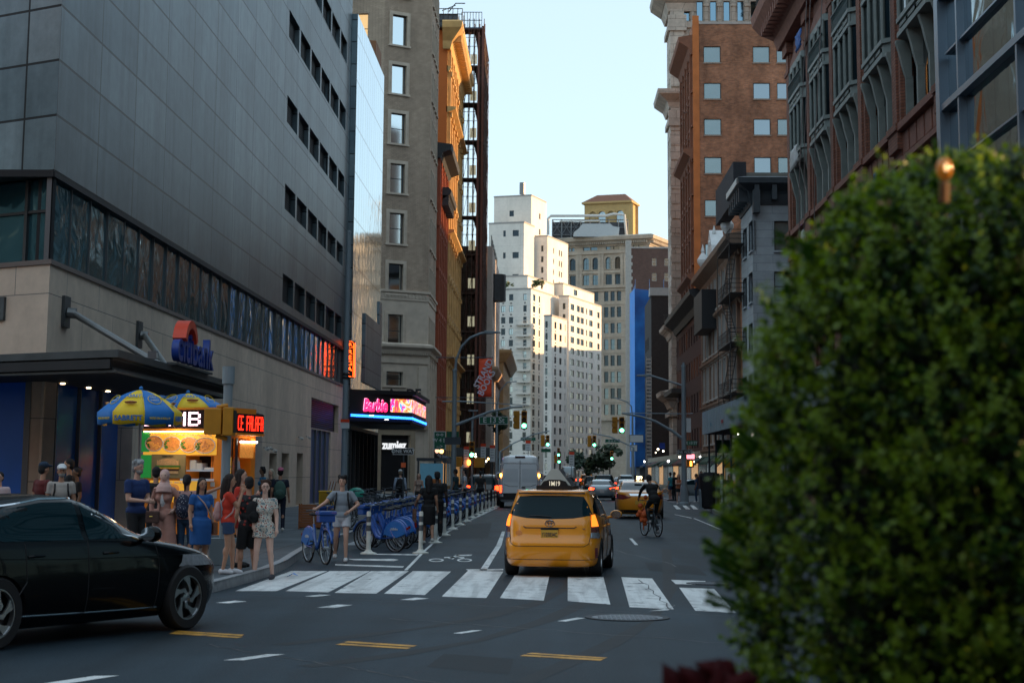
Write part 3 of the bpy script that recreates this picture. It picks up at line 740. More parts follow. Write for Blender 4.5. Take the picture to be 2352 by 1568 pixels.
m = MB(); m.tube([(xn-XA+(xn2-xn)*.45+.21*math.cos(t*PI/8), -.12, H*.9+.21*math.sin(t*PI/8)) for t in range(17)], .014, 6); m.build('neon_ring', NE, neo, world=False)
# marquee
XM = -8.55; YM = YB0+1; zm0 = onX(934, 966, XM)[1]; zm1 = onX(934, 895, XM)[1]+.1
mq = thing('cinema_marquee', 'black cinema marquee with lit pink title screen and blue neon line', 'marquee', (XB, YM, zm0))
ye = YX(978, XM, 940)
foot = [(XB, YM-1.5), (XM, YM+1.2), (XM, ye), (XB, ye)]
m = MB(); m.prism(foot, zm0, zm1); m.prism([(XB,YM-1.4),(XM+.25,YM+1.0),(XM+.25,ye+.2),(XB,ye+.2)], zm1-.25, zm1); m.prism([(XB,YM-1.4),(XM-.1,YM+1.3),(XM-.1,ye),(XB,ye)], zm0-.12, zm0); m.build('canopy_box', BLK, mq)
FM1 = Face(foot[0], foot[1]); FM2 = Face(foot[1], foot[2])
NB = M('neon_blue', (.05,.2,1), emit=(.02,.16,1), es=5, var=0)
m = MB()
for dz_ in (.22, .3): m.tube([FM1.p(.1,zm0+dz_+.1,-.05), FM1.p(FM1.L,zm0+dz_,-.05), FM2.p(FM2.L,zm0+dz_,-.05)], .028, 6)
m.build('neon_tube', NB, mq)
scr = bpy.data.materials.new('marquee_screen'); scr.use_nodes = True; n = scr.node_tree; b = n.nodes['Principled BSDF']; b.inputs['Base Color'].default_value = (.02,.01,.02,1)
tc = n.nodes.new('ShaderNodeTexCoord'); mp = n.nodes.new('ShaderNodeMapping'); mp.inputs['Scale'].default_value = (1.2,1.2,.7); n.links.new(tc.outputs['Object'], mp.inputs[0])
no = noise(n, mp.outputs[0], 1.6, 2, 1.5); rp = ramp(n, no.outputs[0], [(.3,(.9,.04,.12)),(.42,(1,.25,.05)),(.5,(.95,.6,.35)),(.56,(.1,.3,.8)),(.62,(.9,.03,.25)),(.75,(1,.08,.02))]); rp.color_ramp.interpolation = 'CONSTANT'
n.links.new(rp.outputs[0], b.inputs['Emission Color']); b.inputs['Emission Strength'].default_value = 1.1
ua = FM1.at(*Z('r2',500,880))[0]; za, zb2 = zm0+.62, zm0+1.42
m = MB(); m.add([FM1.p(ua,za,-.03),FM1.p(FM1.L,za,-.03),FM1.p(FM1.L,zb2,-.03),FM1.p(ua,zb2,-.03)],[(0,1,2,3)]); m.add([FM2.p(0,za,-.03),FM2.p(FM2.L*.97,za,-.03),FM2.p(FM2.L*.97,zb2,-.03),FM2.p(0,zb2,-.03)],[(0,1,2,3)]); m.build('screen', scr, mq)
PK = M('title_pink', (1,.3,.5), emit=(1,.30,.5), es=2.2, var=0); PK2 = M('title_red', (1,.02,.15), emit=(1,.02,.12), es=1.4, var=0)
ub = FM1.at(*Z('r2',375,880))[0]; wd = FM1.at(*Z('r2',470,880))[0]-FM1.at(*Z('r2',282,880))[0]
p = FM1.p(ub, (za+zb2)/2-.02, -.05)-wloc(mq)
me = textmesh('Barbie', 1.0, .01, .02, 'CENTER', 1.0, .15); w0 = max(v.co.x for v in me.vertices)-min(v.co.x for v in me.vertices)
text('Barbie', 1.0, PK, mq, p, FM1.rz, .01, .02, 'title_letters', wd/w0, shear=.15)
text('Barbie', 1.0, PK2, mq, p+FM1.n*.02+Vector((.04,0,-.05)), FM1.rz, .008, .05, 'title_shadow', wd/w0, shear=.15)
for x, y in ((350,1022),(470,1057)):
 q = G(*Z('r2', x, y), zm0-.13); m = MB(); m.lathe([(.12,zm0-.15),(.12,zm0-.125)], 10, Matrix.Translation((q.x,q.y,0))); m.build('downlight', M('cool_lamp', (1,1,1), emit=(1,.95,.9), es=2.5, var=0), mq)
# ---------------- tan stone-and-brick corner building ----------------
brk = BM('tan_brick', (.42,.32,.235), (.50,.385,.285), (.2,.16,.12), .5, .11, .02, .9, .4, .2)
lim = M('tan_limestone', (.52,.44,.35), .85, var=.18, scale=1.5, bump=.3)
SC = Vector((onY(876, 500, 149)[0], 149.0)); tdir = Vector((.83, .56)).normalized()
xe, ye_ = None, None
Ftmp = Face(SC, SC+tdir*10); ue = Ftmp.at(986, 500)[0]; EC = SC+tdir*ue
yS = YX(1003, EC.x, 500)
ztc = onY(985, -60, EC.y)[1]
poly = [tuple(SC), tuple(EC), (EC.x, yS), (EC.x-22, yS), (SC.x-8, SC.y+.8)]
FT = Face(SC, EC); FS = Face(EC, (EC.x, yS))
rowsT = [(90,262),(375,540),(652,825),(940,1108),(1222,1398)]
hT = [ZR(FT,'z6',375-i*7,a,460-i*7,b) for i,(a,b) in enumerate(rowsT)]
hT = [ (hT[2][0], hT[2][1], h[2], h[3]) for h in hT]
hT.append((hT[0][0], hT[0][1], onY(905,672,SC.y)[1], onY(905,603,SC.y)[1]))
hT.append((hT[0][0]+.02, hT[0][1]+.02, onY(905,795,SC.y)[1], onY(905,720,SC.y)[1]))
hT.append((hT[0][0]-.05, hT[0][1]+.1, onY(905,884,SC.y)[1], onY(905,852,SC.y)[1]))
pitch = hT[0][2]-hT[1][2]
hT.append((hT[0][0], hT[0][1], hT[0][2]+pitch, hT[0][3]+pitch))
dzt = onY(905, 998, SC.y)[1]
door = (hT[0][0]-.5, hT[0][1]+.9, .2, dzt)
hS = []
for h in hT[:7]+hT[8:]:
 for k in range(4): hS.append((1.0+k*(FS.L-1.6)/4, 1.0+k*(FS.L-1.6)/4+1.05, h[2], h[3]))
FL = Face(poly[4], SC); hL = [(FL.L-2.6, FL.L-1.5, h[2], h[3]) for h in hT]
Tb = thing('tan_corner_building', 'tall tan brick corner building with framed sash windows above the zipped black marquee end', 'building', (SC.x, SC.y, 0))
Tb['label'] = 'tall tan brick building with a column of framed sash windows behind the marquee'
zsp = onY(905, 683, SC.y)[1]
m = MB(); facade(m, FT, zsp, ztc, hT); facade(m, FS, zsp, ztc, hS); facade(m, FL, 0, ztc, hL); facade(m, Face(poly[2], poly[3]), 0, ztc, []); facade(m, Face(poly[3], poly[4]), 0, ztc, []); m.build('brick_wall', brk, Tb)
m = MB(); facade(m, FT, 0, zsp, hT+[door], .3); facade(m, FS, 0, zsp, hS+[(1, FS.L-1, .3, 3.9)], .3); m.build('stone_wall', lim, Tb)
m = MB(); m.flat(poly, ztc-.1); m.build('roof', MATS['roof_tar'], Tb)
rg = random.Random(5)
windows(Tb, FT, hT[:2], FRD, [GLS], 'plain', .3, sur=(.3,.07,3,lim)); windows(Tb, FT, hT[2:], FRD, [GLS], 'sash', .3, sur=(.3,.07,3,lim)); windows(Tb, FS, hS, FRD, [GLM], 'sash', .25, rnd=rg, sur=(.12,.06,True,lim)); windows(Tb, FL, hL, FRD, [GLW], 'sash')
m = MB(); T = FT.T()
def surround(mb, T, h, w_=.16, out=.09, sill=True, ears=False):
 a, b_, c, e = h
 mb.box(a-w_, a, -out, .0, c, e+w_, T); mb.box(b_, b_+w_, -out, .0, c, e+w_, T); mb.box(a, b_, -out, .0, e, e+w_, T)
 if sill: mb.box(a-w_-.08, b_+w_+.08, -out-.1, .0, c-.16, c, T)
m = MB(); pp = [tuple(SC), tuple(EC), (EC.x, yS)]
band(m, pp, zsp-.12, zsp+.55, .07); band(m, pp, zsp+.55, zsp+.75, .2)
for i in range(14): m.box(FT.L*i/14+.05, FT.L*(i+.55)/14, -.13, -.07, zsp+.1, zsp+.45, T)
z1 = onY(960, 800, EC.y)[1]
cornice(m, pp, [(-.1,z1-.7),(.1,z1-.7),(.25,z1-.45),(.3,z1-.25),(.62,z1),(.62,z1+.2),(.2,z1+.35),(-.1,z1+.35)])
for i in range(22): m.box(FT.L*i/22, FT.L*(i+.5)/22, -.3, -.05, z1-.62, z1-.45, T)
for i in range(30): m.box(FS.L*i/30, FS.L*(i+.5)/30, -.3, -.05, z1-.62, z1-.45, FS.T())
z3 = onY(950, 860, EC.y)[1]; band(m, pp, z3+.9, z3+1.3, .12); m.box(FT.L-.95, FT.L-.1, -.16, 0, dzt+1, z3+.6, T)
for k in range(5): m.box(FS.L*k/4.2, FS.L*k/4.2+.5, -.2, 0, .2, z1-.7, FS.T())
m.build('cornice', lim, Tb)
m = MB(); surround(m, T, door, .45, .22, False); band(m, [FT.p(0,0)[:2], FT.p(FT.L,0)[:2]], dzt+.5, dzt+.8, .3); m.build('portal', M('portal_stone', (.32,.25,.17), .8), Tb)
m = MB(); a_, c_ = door[0], door[1]
m.add([FT.p(a_,.2,.28),FT.p(c_,.2,.28),FT.p(c_,dzt,.28),FT.p(a_,dzt,.28)],[(0,1,2,3)]); m.build('shopfront', M('shop_black', (.012,.012,.014), .25), Tb)
WL = M('lettering_white', (.8,.8,.8), emit=(1,1,1), es=.5, var=0)
zz = onY(907, 1023, EC.y)[1]; me = textmesh('zumiez', 1, .02, .035); w0 = max(v.co.x for v in me.vertices)*2; wd = FT.at(935,1023)[0]-FT.at(879,1023)[0]
zs = thing('shop_sign', 'white lowercase shop lettering over the dark doorway of the tan building', 'sign', FT.p((a_+c_)/2, zz, .0))
text('zumiez', 1, WL, zs, (0,-.0,0)+FT.n*.1 if False else (FT.n*.1), FT.rz, .02, .035, 'letters', wd/w0)
m = MB(); m.box(-wd/2-.1, wd/2+.1, .12, .2, -.45, .55, Matrix.Rotation(FT.rz, 4, 'Z')); m.build('backing_board', BLK, zs, world=False)
# vertical shop banner sign on the corner
vs_ = thing('blade_sign', 'black vertical blade sign with white lowercase lettering on the tan building corner', 'sign', (EC.x, EC.y+.6, 0))
za = onY(960, 1065, EC.y)[1]; zb_ = onY(960, 968, EC.y)[1]; xl_ = onY(949,1010,EC.y)[0]; xr = onY(968,1010,EC.y)[0]
m = MB(); m.box(xl_-EC.x, xr-EC.x+.2, -.75, -.6, za, zb_); m.build('panel', BLK, vs_, world=False)
me = textmesh('zumiez', 1, .01, .035); w0 = max(v.co.x for v in me.vertices)*2
text('zumiez', .95, WL, vs_, ((xl_+xr)/2-EC.x, -.78, (za+zb_)/2), 0, .01, .035, 'letters', (zb_-za)*.82/w0/.95, rot=(0, PI/2, 0))
ag = thing('raised_letters', 'dark raised letters standing above the marquee', 'sign', (XM-1.2, ye-2, zm1))
text('A', .8, M('dark_letter', (.03,.03,.035), .4), ag, (-1.0,0,.3), 0, .1, .04, 'letter'); text('DE', .8, MATS['dark_letter'], ag, (.5,0,.3), 0, .1, .04, 'letter')
# ---------------- red Victorian, ornate yellow, scaffolded tower ----------------
XR = EC.x; y0 = yS+.05; y1 = YX(1024, XR, 500); zr = onX(998, 318, XR)[1]
red = BM('red_terracotta', (.24,.05,.025), (.28,.065,.03), (.12,.03,.02), .6, .2, .02, .8, .4, .25)
hv = [(1.0+k*(y1-y0-1.6)/5, 1.0+k*(y1-y0-1.6)/5+1.2, z, z+2.6) for k in range(5) for z in np.arange(5.2, zr-4, 4.1)]
rv, f_ = building('red_facade_building', 'narrow red terracotta building with dark bay cornice between tan and yellow facades', [(XR,y0),(XR,y1),(XR-18,y1),(XR-18,y0)], 0, zr, {0: hv}, red)
F = f_[0]; windows(rv, F, hv, FRD, [GLD, GLM], 'sash', rnd=rg, sur=(.12,.12,2,red))
m = MB(); pp = [(XR,y0),(XR,y1)]
for z in np.arange(4.6, zr-4, 4.1): band(m, pp, z-.1, z+.25, .25); 
for k in range(6): m.box(.25+k*(y1-y0-1.6)/5, .7+k*(y1-y0-1.6)/5, -.3, 0, 4, zr, F.T())
m.build('trim', M('red_trim', (.30,.07,.03), .75, var=.2), rv)
dk = M('dark_cornice', (.03,.032,.035), .6, var=.3)
m = MB(); zc1 = onX(1006, 430, XR)[1]
cornice(m, [(XR,y0+3),(XR,y1-1)], [(-.1,zc1-1.4),(.25,zc1-1.4),(.4,zc1-.8),(1.1,zc1-.4),(1.2,zc1),(.9,zc1+.3),(-.1,zc1+.3)])
for k in range(8): m.box(3+k*1.2, 3.4+k*1.2, -.95, 0, zc1-1.5, zc1-.5, F.T())
cornice(m, [(XR,y0-.2),(XR,y1+.1)], [(-.1,zr-1),(.3,zr-1),(.5,zr-.5),(1.3,zr-.2),(1.4,zr+.3),(-.1,zr+.5)])
m.build('cornice', dk, rv)
# ornate yellow facade
yE0 = y1+.05; yE1 = YX(1056, XR, 400); zE = onX(1030, 62, XR)[1]
ora = M('orange_render', (.50,.13,.025), .85, var=.1, scale=.6)
yel = M('yellow_stone', (.55,.34,.13), .8, var=.25, scale=1.2, bump=.5)
hv = [(1.2+k*(yE1-yE0-2)/7, 1.2+k*(yE1-yE0-2)/7+1.5, z, z+2.7) for k in range(7) for z in np.arange(5.5, zE-4.5, 4.3)]
b = thing('ornate_yellow_building', 'ornate yellow stone facade with heavy cornice and plain orange side wall', 'building', (XR, yE0, 0))
F = Face((XR,yE0),(XR,yE1)); m = MB(); facade(m, F, 0, zE, hv, .4); m.build('stone_wall', yel, b)
m = MB(); facade(m, Face((XR-20,yE0),(XR,yE0)), 0, zE, []); facade(m, Face((XR,yE1),(XR-20,yE1)), 0, zE, []); m.flat([(XR-20,yE0),(XR,yE0),(XR,yE1),(XR-20,yE1)], zE-.3); m.build('side_wall', ora, b)
windows(b, F, hv, FRD, [GLD, GLM], 'sash', .4, rnd=rg, sur=(.18,.2,2,yel))
m = MB(); pp = [(XR,yE0),(XR,yE1)]
for i, z in enumerate(np.arange(4.9, zE-3, 4.3)):
 o_ = .9 if i % 3 == 2 else .35
 cornice(m, pp, [(-.1,z-.35),(.15,z-.35),(o_,z),(o_,z+.2),(-.1,z+.3)])
for k in range(8):
 u = .35+k*(yE1-yE0-2)/7; m.box(u, u+.7, -.35, 0, .2, zE-1.5, F.T())
 for z in np.arange(5.2, zE-3, 4.3): m.box(u-.1, u+.8, -.5, -.3, z+3.2, z+3.7, F.T())
cornice(m, [(XR-.5,yE0-.4),(XR,yE0-.4),(XR,yE1)], [(-.1,zE-2.6),(.3,zE-2.6),(.5,zE-1.8),(1.0,zE-1.2),(1.5,zE-.6),(1.6,zE),(1.35,zE+.2),(-.1,zE+.3)])
for k in range(26): m.box(.1+k*(yE1-yE0)/26, .1+(k+.5)*(yE1-yE0)/26, -1.4, -.3, zE-1.7, zE-1.0, F.T())
m.build('cornice', yel, b)
pe = thing('rooftop_stage', 'dark hanging work platform with rails on top of the orange side wall', 'platform', (XR-8, yE0, zE))
m = MB(); x0_ = onY(997, 40, yE0-.6)[0]; x1_ = onY(1063, 40, yE0-.6)[0]; za_ = onY(1030, 66, yE0-.6)[1]; zb_ = onY(1030, 24, yE0-.6)[1]
m.box(x0_-XR+8, x1_-XR+8, -1.2, 1.5, za_-zE, za_-zE+.15); m.build('deck', dk, pe, world=False)
m = MB()
for i in range(7): x = x0_+(x1_-x0_)*i/6-XR+8; m.tube([(x,-1.2,za_-zE),(x,-1.2,zb_-zE)], .04, 5); m.tube([(x,1.5,za_-zE),(x,1.5,zb_-zE)], .04, 5)
for z in (.35,.7,1): m.tube([(x0_-XR+8,-1.2,za_-zE+(zb_-za_)*z),(x1_-XR+8,-1.2,za_-zE+(zb_-za_)*z)], .05, 5)
m.build('rail', FRD, pe, world=False)
m = MB(); m.box(x0_-XR+8.1, x1_-XR+7.5, -1.1, 1.4, za_-zE+.2, zb_-zE-.5); m.build('sheeting', M('grey_sheet', (.06,.065,.075), .4, .2, var=.5, scale=2), pe, world=False)
m = MB(); m.tube([(x1_-XR+6.5,0,zb_-zE),(x1_-XR+7.2,0,zb_-zE+.9),(x1_-XR+8.2,0,zb_-zE+.9)], .06, 6); m.tube([(x0_-XR+8.8,0,zb_-zE+.1),(x1_-XR+7.2,0,zb_-zE+.7)], .05, 6); m.build('hoist_arm', FRD, pe, world=False)
# scaffolded building
yF0 = yE1+.1; XF = onY(1110, 300, yF0)[0]; yF1 = YX(1119, XF, 600); zF = onY(1100, 66, yF0)[1]
fb, ff = building('scaffolded_building', 'tall dark brick building behind scaffolding and hoist beside the yellow facade', [(XR-.5,yF0+2.6),(XR-.5,yF1),(XR-20,yF1),(XR-20,yF0+2.6)], 0, zF-2, {}, BM('dark_brown_brick', (.045,.022,.018), (.06,.03,.024), (.07,.05,.04), .5, .15, .02))
sca = thing('scaffolding', 'brown steel scaffolding with lit gaps wrapping the tower beside the yellow facade', 'scaffolding', (XF, yF0, 0))
rust = M('rust_steel', (.075,.03,.02), .7, .2, var=.3, scale=3)
m = MB(); x0_ = XR-.3; nf = 12; lev = [zF*(k/nf) for k in range(nf+1)]
for x in np.linspace(x0_, XF, 6):
 for y in (yF0, yF0+2.4): m.tube([(x,y,.1),(x,y,zF+1.2)], .05, 5)
for y in np.arange(yF0, yF1, 3.0): m.tube([(XF,y,.1),(XF,y,zF-(y-yF0)*.05)], .05, 5)
for z in lev[1:]:
 for dz_ in (0, 1.1, 2.2):
  m.tube([(x0_,yF0,z-dz_),(XF,yF0,z-dz_)], .035, 5); m.tube([(XF,yF0,z-dz_),(XF,yF1,z-dz_)], .035, 5)
 for i in range(4): 
  a = x0_+(XF-x0_)*i/4; c = x0_+(XF-x0_)*(i+1)/4; m.tube([(a,yF0,z-lev[1]+.1),(c,yF0,z-.1)], .025, 4)
 for i in range(6): 
  a = yF0+(yF1-yF0)*i/6; c = yF0+(yF1-yF0)*(i+1)/6; m.tube([(XF,a,z-lev[1]+.1),(XF,c,z-.1)], .025, 4)
m.build('pipe_frame', rust, sca)
for z in lev[1:]:
 m = MB(); m.box(x0_, XF, yF0, yF0+2.4, z-.12, z); m.box(XF-1.2, XF, yF0+2.4, yF1, z-.12, z); m.build('deck', M('plank_dark', (.05,.035,.028), .85), sca)
m = MB(); m.box(XF-.5, XF-.12, yF0+.1, yF1, 6, zF-1.0); m.box(x0_,x0_+.5,yF0+.3,yF0+2.2,5,zF-3); m.build('dark_netting', M('netting_dark', (.035,.022,.02), .9, var=.4, scale=1.5), sca)
m = MB(); m.box(XF-.25, XF+.02, yF0-.1, yF0+.25, 4, zF+.3); m.box(XF-.75, XF-.5, yF0-.06, yF0+.1, 4, zF-.5); m.build('hoist_mast', M('rust_red', (.11,.04,.028), .7, var=.2), sca)
m = MB(); m.box(x0_+.3, XF-.3, yF0-.02, yF0+2.3, zF, zF+.15)
for i in range(8): x = x0_+.3+i*(XF-x0_-.6)/7; m.tube([(x,yF0,zF),(x,yF0,zF+2)], .04, 5)
for z in (1,2): m.tube([(x0_+.3,yF0,zF+z),(XF-.3,yF0,zF+z)], .05, 5)
m.build('top_cage', M('blue_grey_steel', (.06,.1,.15), .5, .4), sca)
Fh = Face((XR-.3,yF0+2.55),(XF-.6,yF0+2.55))
for z in lev[1:-1]:
 m = MB()
 for k in range(1): m.add([Fh.p(1.3,z+.8),Fh.p(2.1,z+.8),Fh.p(2.1,z+2.0),Fh.p(1.3,z+2.0)],[(0,1,2,3)])
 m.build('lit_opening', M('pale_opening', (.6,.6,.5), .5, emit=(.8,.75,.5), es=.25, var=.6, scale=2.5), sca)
# further left side: pale facades beyond the scaffold
y = yF1+.2; 
specs = [(1.2, 1140, 'cream_side_building', 'pale cream narrow building with pink corner just beyond the scaffold', (.52,.45,.40), onX(1122, 540, -6.9)[1], -7.4),
         (0, 1152, 'low_yellow_cornice_building', 'low yellow building with projecting cornice beside the white apartment block', (.45,.30,.14), onX(1146, 735, -7.4)[1], -7.4)]
xg = -7.4; ya_ = yF1+.3; yb_ = ya_+34
hv = [(2+k*4.5, 4+k*4.5, z, z+2.2) for k in range(6) for z in np.arange(6, 34, 4.0)]
cs, cf = building('cream_side_building', 'pale cream narrow building just beyond the dark scaffold', [(xg,ya_),(xg,yb_),(xg-18,yb_),(xg-18,ya_)], 0, onX(1126, 545, xg)[1], {0: hv}, M('cream_render', (.50,.42,.36), .85))
windows(cs, cf[0], hv, FRD, [GLM, GLD], 'sash', rnd=rg)
m = MB(); cornice(m, [(xg-2,ya_-.3),(xg,ya_-.3),(xg,yb_)], [(-.1,14),(.4,14),(.9,14.8),(.9,15.1),(-.1,15.2)]); m.box(xg-.6, xg+.35, ya_-.4, ya_+.5, 1, cs.children[0].dimensions.z+2.5); m.build('cornice', M('peach_stone', (.55,.36,.24), .8), cs)
yc_ = yb_+.2; hv = [(2+k*4.2, 3.8+k*4.2, z, z+2.2) for k in range(9) for z in np.arange(5.5, 18, 4.0)]
lc, lf = building('low_cornice_building', 'low yellow building with projecting cornice beside the white apartment block', [(xg+.6,yc_),(xg+.6,yc_+42),(xg-18,yc_+42),(xg-18,yc_)], 0, onX(1150, 790, xg+.6)[1], {0: hv}, M('ochre_stone', (.42,.28,.14), .85, var=.2))
windows(lc, lf[0], hv, FRD, [GLM, GLD], 'sash', rnd=rg)
m = MB(); zq = onX(1150, 790, xg+.6)[1]; cornice(m, [(xg-2,yc_),(xg+.6,yc_),(xg+.6,yc_+42)], [(-.1,zq-1.5),(.3,zq-1.5),(1.2,zq-.2),(1.2,zq+.2),(-.1,zq+.4)]); m.build('cornice', MATS['ochre_stone'], lc)
m = MB(); m.tube([(xg+.2,ya_+6,24),(xg+.2,ya_+6,27.5)], 1.4, 12); m.build('water_tank', dk, cs)
# ---------------- white apartment block at the bend ----------------
rg = random.Random(11)
white = BM('white_brick', (.72,.68,.61), (.76,.71,.64), (.6,.57,.52), 6.0, 2.7, .03, .8, .1, .10, 0)
AD = Vector((math.cos(R(18)), -math.sin(R(18)))); BD = Vector((math.sin(R(18)), math.cos(R(18))))
def hit(P, D, px):
 """parameter t where P + D t is seen at column px"""
 k = (px-1262)/4000*1.0; return (k*P[1]-P[0])/(D[0]-k*D[1])
apt = thing('white_apartment_block', 'tall stepped white brick apartment block closing the end of the street', 'building', (-8, 405, 0))
def wing(zk, xl, xr, Yc, z0, cf, cr, row0, dzr, nrow, name='wing', par=apt, mat=white, ad=AD, bd=BD, balc=None, st='ac', pms=None, fr=FRD, lim=100, zc='z7', botz=0):
 kx, ky = Z(zc, *zk); X, zt = onY(kx, ky, Yc); K = Vector((X, Yc))
 L = K + ad*hit(K, ad, Z(zc, xl, 0)[0]); Rr = K + bd*hit(K, bd, Z(zc, xr, 0)[0]); Lr = L+(Rr-K)
 ff = Face(L, K); fs = Face(K, Rr); hf = []; hr = []
 zr0 = onY(kx, Z(zc, 0, row0)[1], Yc)[1]
 def cols(F, cc, out):
  for a, c in cc:
   ua = F.at(Z(zc, a, 0)[0], 850)[0]; uc = F.at(Z(zc, c, 0)[0], 850)[0]
   for k in range(nrow):
    z = zr0-k*dzr
    if z-.1 > z0+.3: out.append((ua, uc, z-.75, z+.75))
 cols(ff, cf, hf); cols(fs, cr, hr)
 m = MB(); facade(m, ff, z0, zt, hf, .25); facade(m, fs, z0, zt, hr, .25)
 facade(m, Face(Rr, Lr), z0, zt, []); facade(m, Face(Lr, L), z0, zt, []); w_ = m.build(name, mat, par)
 m = MB(); m.flat([L, K, Rr, Lr], zt-.02); band(m, [Lr, L, K, Rr], zt-.25, zt+.12, .08); m.build('parapet', M('parapet_stone', (.35,.33,.31), .8), par)
 pms = pms or [GLK, GLD, GLK, GLK, GLM]
 windows(par, ff, hf, fr, pms, st, .2, rnd=rg, lim=lim); windows(par, fs, hr, fr, pms, st, .2, rnd=rg, lim=lim)
 return ff, fs, zt, zr0
ffw, fsw, ztw, zr0 = wing((328,568), 145, 480, 400, 0, [(162,185),(205,228),(283,302)], [(335,350),(368,376)], 615, 2.67, 19)
wing((442,715), 395, 522, 392, 0, [(405,418)], [(455,466),(483,495),(512,516)], 765, 2.67, 17)
wing((535,608), 478, 712, 415, 0, [(500,515)], [(543,563),(577,594),(598,616),(629,635),(645,665),(690,703)], 665, 2.67, 19)
wing((310,497), 140, 450, 408, ztw-1, [(170,182)], [(345,352),(380,390)], 530, 2.67, 1)
wing((505,540), 450, 672, 428, ztw-1, [], [(560,580)], 570, 2.67, 1)
z2t = onY(*Z('z7',310,497), 408)[1]
wing((290,205), 85, 340, 416, z2t-1, [(162,188),(170,184),(222,256)][1:], [], 265, 5.4, 4)
wing((418,280), 318, 527, 424, z2t-1, [(328,343),(380,393)], [(447,452),(478,484),(490,496)], 350, 2.67, 4)
z3t = onY(*Z('z7',290,205), 416)[1]
wing((330,58), 113, 405, 430, z3t-1, [(203,228)], [(368,376)], 155, 4, 2)
q = onY(*Z('z7',280,55), 435); m = MB(); m.tube([(q[0],435,q[1]),(q[0],435,q[1]+3)], .75, 10); m.build('flue', FRM, apt)
# balconies
for k in range(2, 10):
 z = zr0-k*2.67-1.05; ua = ffw.at(Z('z7',247,0)[0], 850)[0]; uc = ffw.at(Z('z7',325,0)[0], 850)[0]
 m = MB(); m.box(ua, uc, -1.2, 0, z-.2, z, ffw.T()); o = m.build('balcony', white, apt)
 m = MB(); T = ffw.T()
 m.box(ua, uc, -1.2, -1.15, z+.85, z+.95, T); m.box(ua, ua+.05, -1.2, 0, z+.85, z+.95, T)
 n_ = 14
 for i in range(n_+1): m.box(ua+(uc-ua-.04)*i/n_, ua+(uc-ua-.04)*i/n_+.04, -1.19, -1.16, z, z+.85, T)
 m.build('railing', FRW, o)
# ground floor dark strip and terrace plants
m = MB(); m.box(ffw.L*.0, ffw.L, -.6, 0, 0, 4.6, ffw.T()); m.build('shop_base', BLK, apt)
def tree(name, label, pos, h, r, trunk_h, seed, col=(.035,.06,.02), n=900, leaf=.22, group=None, cat='tree', crown=(1,1,.9)):
 t = thing(name, label, cat, pos, 0, group); rr = random.Random(seed)
 m = MB(); m.tube([(0,0,0),(.05,.03,trunk_h*.5),(0,.05,trunk_h),(.1,0,trunk_h+r*.9)], [.16*h/7,.12*h/7,.10*h/7,.03], 8)
 tips = []
 for i in range(7):
  a = rr.uniform(0, 2*PI); e = rr.uniform(.3, 1.2); L = r*rr.uniform(.55, .95)
  p0 = Vector((0,.05,trunk_h*rr.uniform(.85,1.15))); p1 = p0+Vector((math.cos(a)*math.cos(e), math.sin(a)*math.cos(e), math.sin(e)))*L
  m.tube([p0, (p0+p1)/2+Vector((0,0,.1)), p1], [.06*h/7,.04*h/7,.02], 5); tips.append(p1)
 m.build('trunk', M('bark', (.06,.045,.035), .9, var=.3, scale=8), t, world=False)
 cz = trunk_h+(h-trunk_h)*.5; cl = [(Vector((rr.gauss(0,.42)*r*crown[0], rr.gauss(0,.42)*r*crown[1], cz+rr.gauss(0,.42)*(h-trunk_h)*.5*crown[2])), r*rr.uniform(.25,.5)) for _ in range(16)]
 m = MB()
 for i in range(n):
  c, s_ = cl[rr.randrange(len(cl))]; d = Vector((rr.gauss(0,1), rr.gauss(0,1), rr.gauss(0,1))).normalized()*s_*rr.uniform(.5,1)
  p = c+d; u = Vector((rr.gauss(0,1), rr.gauss(0,1), rr.gauss(0,.6))).normalized(); v = u.orthogonal().normalized()
  m.m = rr.randrange(2); l = leaf*rr.uniform(.6,1.3)
  m.add([p-u*l, p+v*l*.6, p+u*l, p-v*l*.6], [(0,1,2,3)])
 m.build('crown', [M('leaf_'+name, col, .6, var=.3, scale=2), M('leaf2_'+name, tuple(c*1.7 for c in col), .55, var=.2, scale=3)], t, world=False)
 return t
ux = lambda px, Y: onY(px, 1000, Y)[0]
for i, (a, y_, lb) in enumerate(((155,556,'ivy along the top left terrace of the white apartment block'),(360,548,'reddish shrub on the terrace corner of the white apartment block'))):
 X, z = onY(*Z('z7',a,y_+15), 400); t = tree('terrace_shrub', lb, (X, 402, z), 2.0, 1.4, .3, 40+i, (.05,.07,.02) if i == 0 else (.2,.07,.03), 200, .35, cat='shrub', crown=(2.4,.5,.5) if i == 0 else (1,.6,1))
# ---------------- beige office block with arcade floor ----------------
beige = BM('beige_stone', (.40,.34,.27), (.44,.375,.30), (.30,.25,.2), 2.2, .9, .02, .85, .2, .15)
a25 = Vector((math.cos(R(22)), -math.sin(R(22)))); b25 = Vector((math.sin(R(22)), math.cos(R(22))))
of = thing('beige_office_block', 'tall beige stone office block with arched top windows behind the white apartments', 'building', (20, 470, 0))
kx, ky = Z('z7', 975, 285); Xk, zt = onY(kx, ky, 470); K = Vector((Xk, 470.0)); L = K+a25*hit(K, a25, Z('z7',300,0)[0]); Rr = K+b25*hit(K, b25, Z('z7',1200,0)[0])
FO = Face(L, K); FR_ = Face(K, Rr); oh = {}
def zy(y, x=700): return FO.at(*Z('z7', x, y))[1]
def zrow(y0, y1): return (zy(y1), zy(y0))
top = []; arch = []; mid = []; low = []
UO = lambda x: FO.at(Z('z7', x, 0)[0], 650)[0]
for a, c in ((530,545),(548,565),(612,650),(652,690),(737,775),(777,812),(885,910),(915,940)): top.append((UO(a),UO(c),*zrow(342,360)))
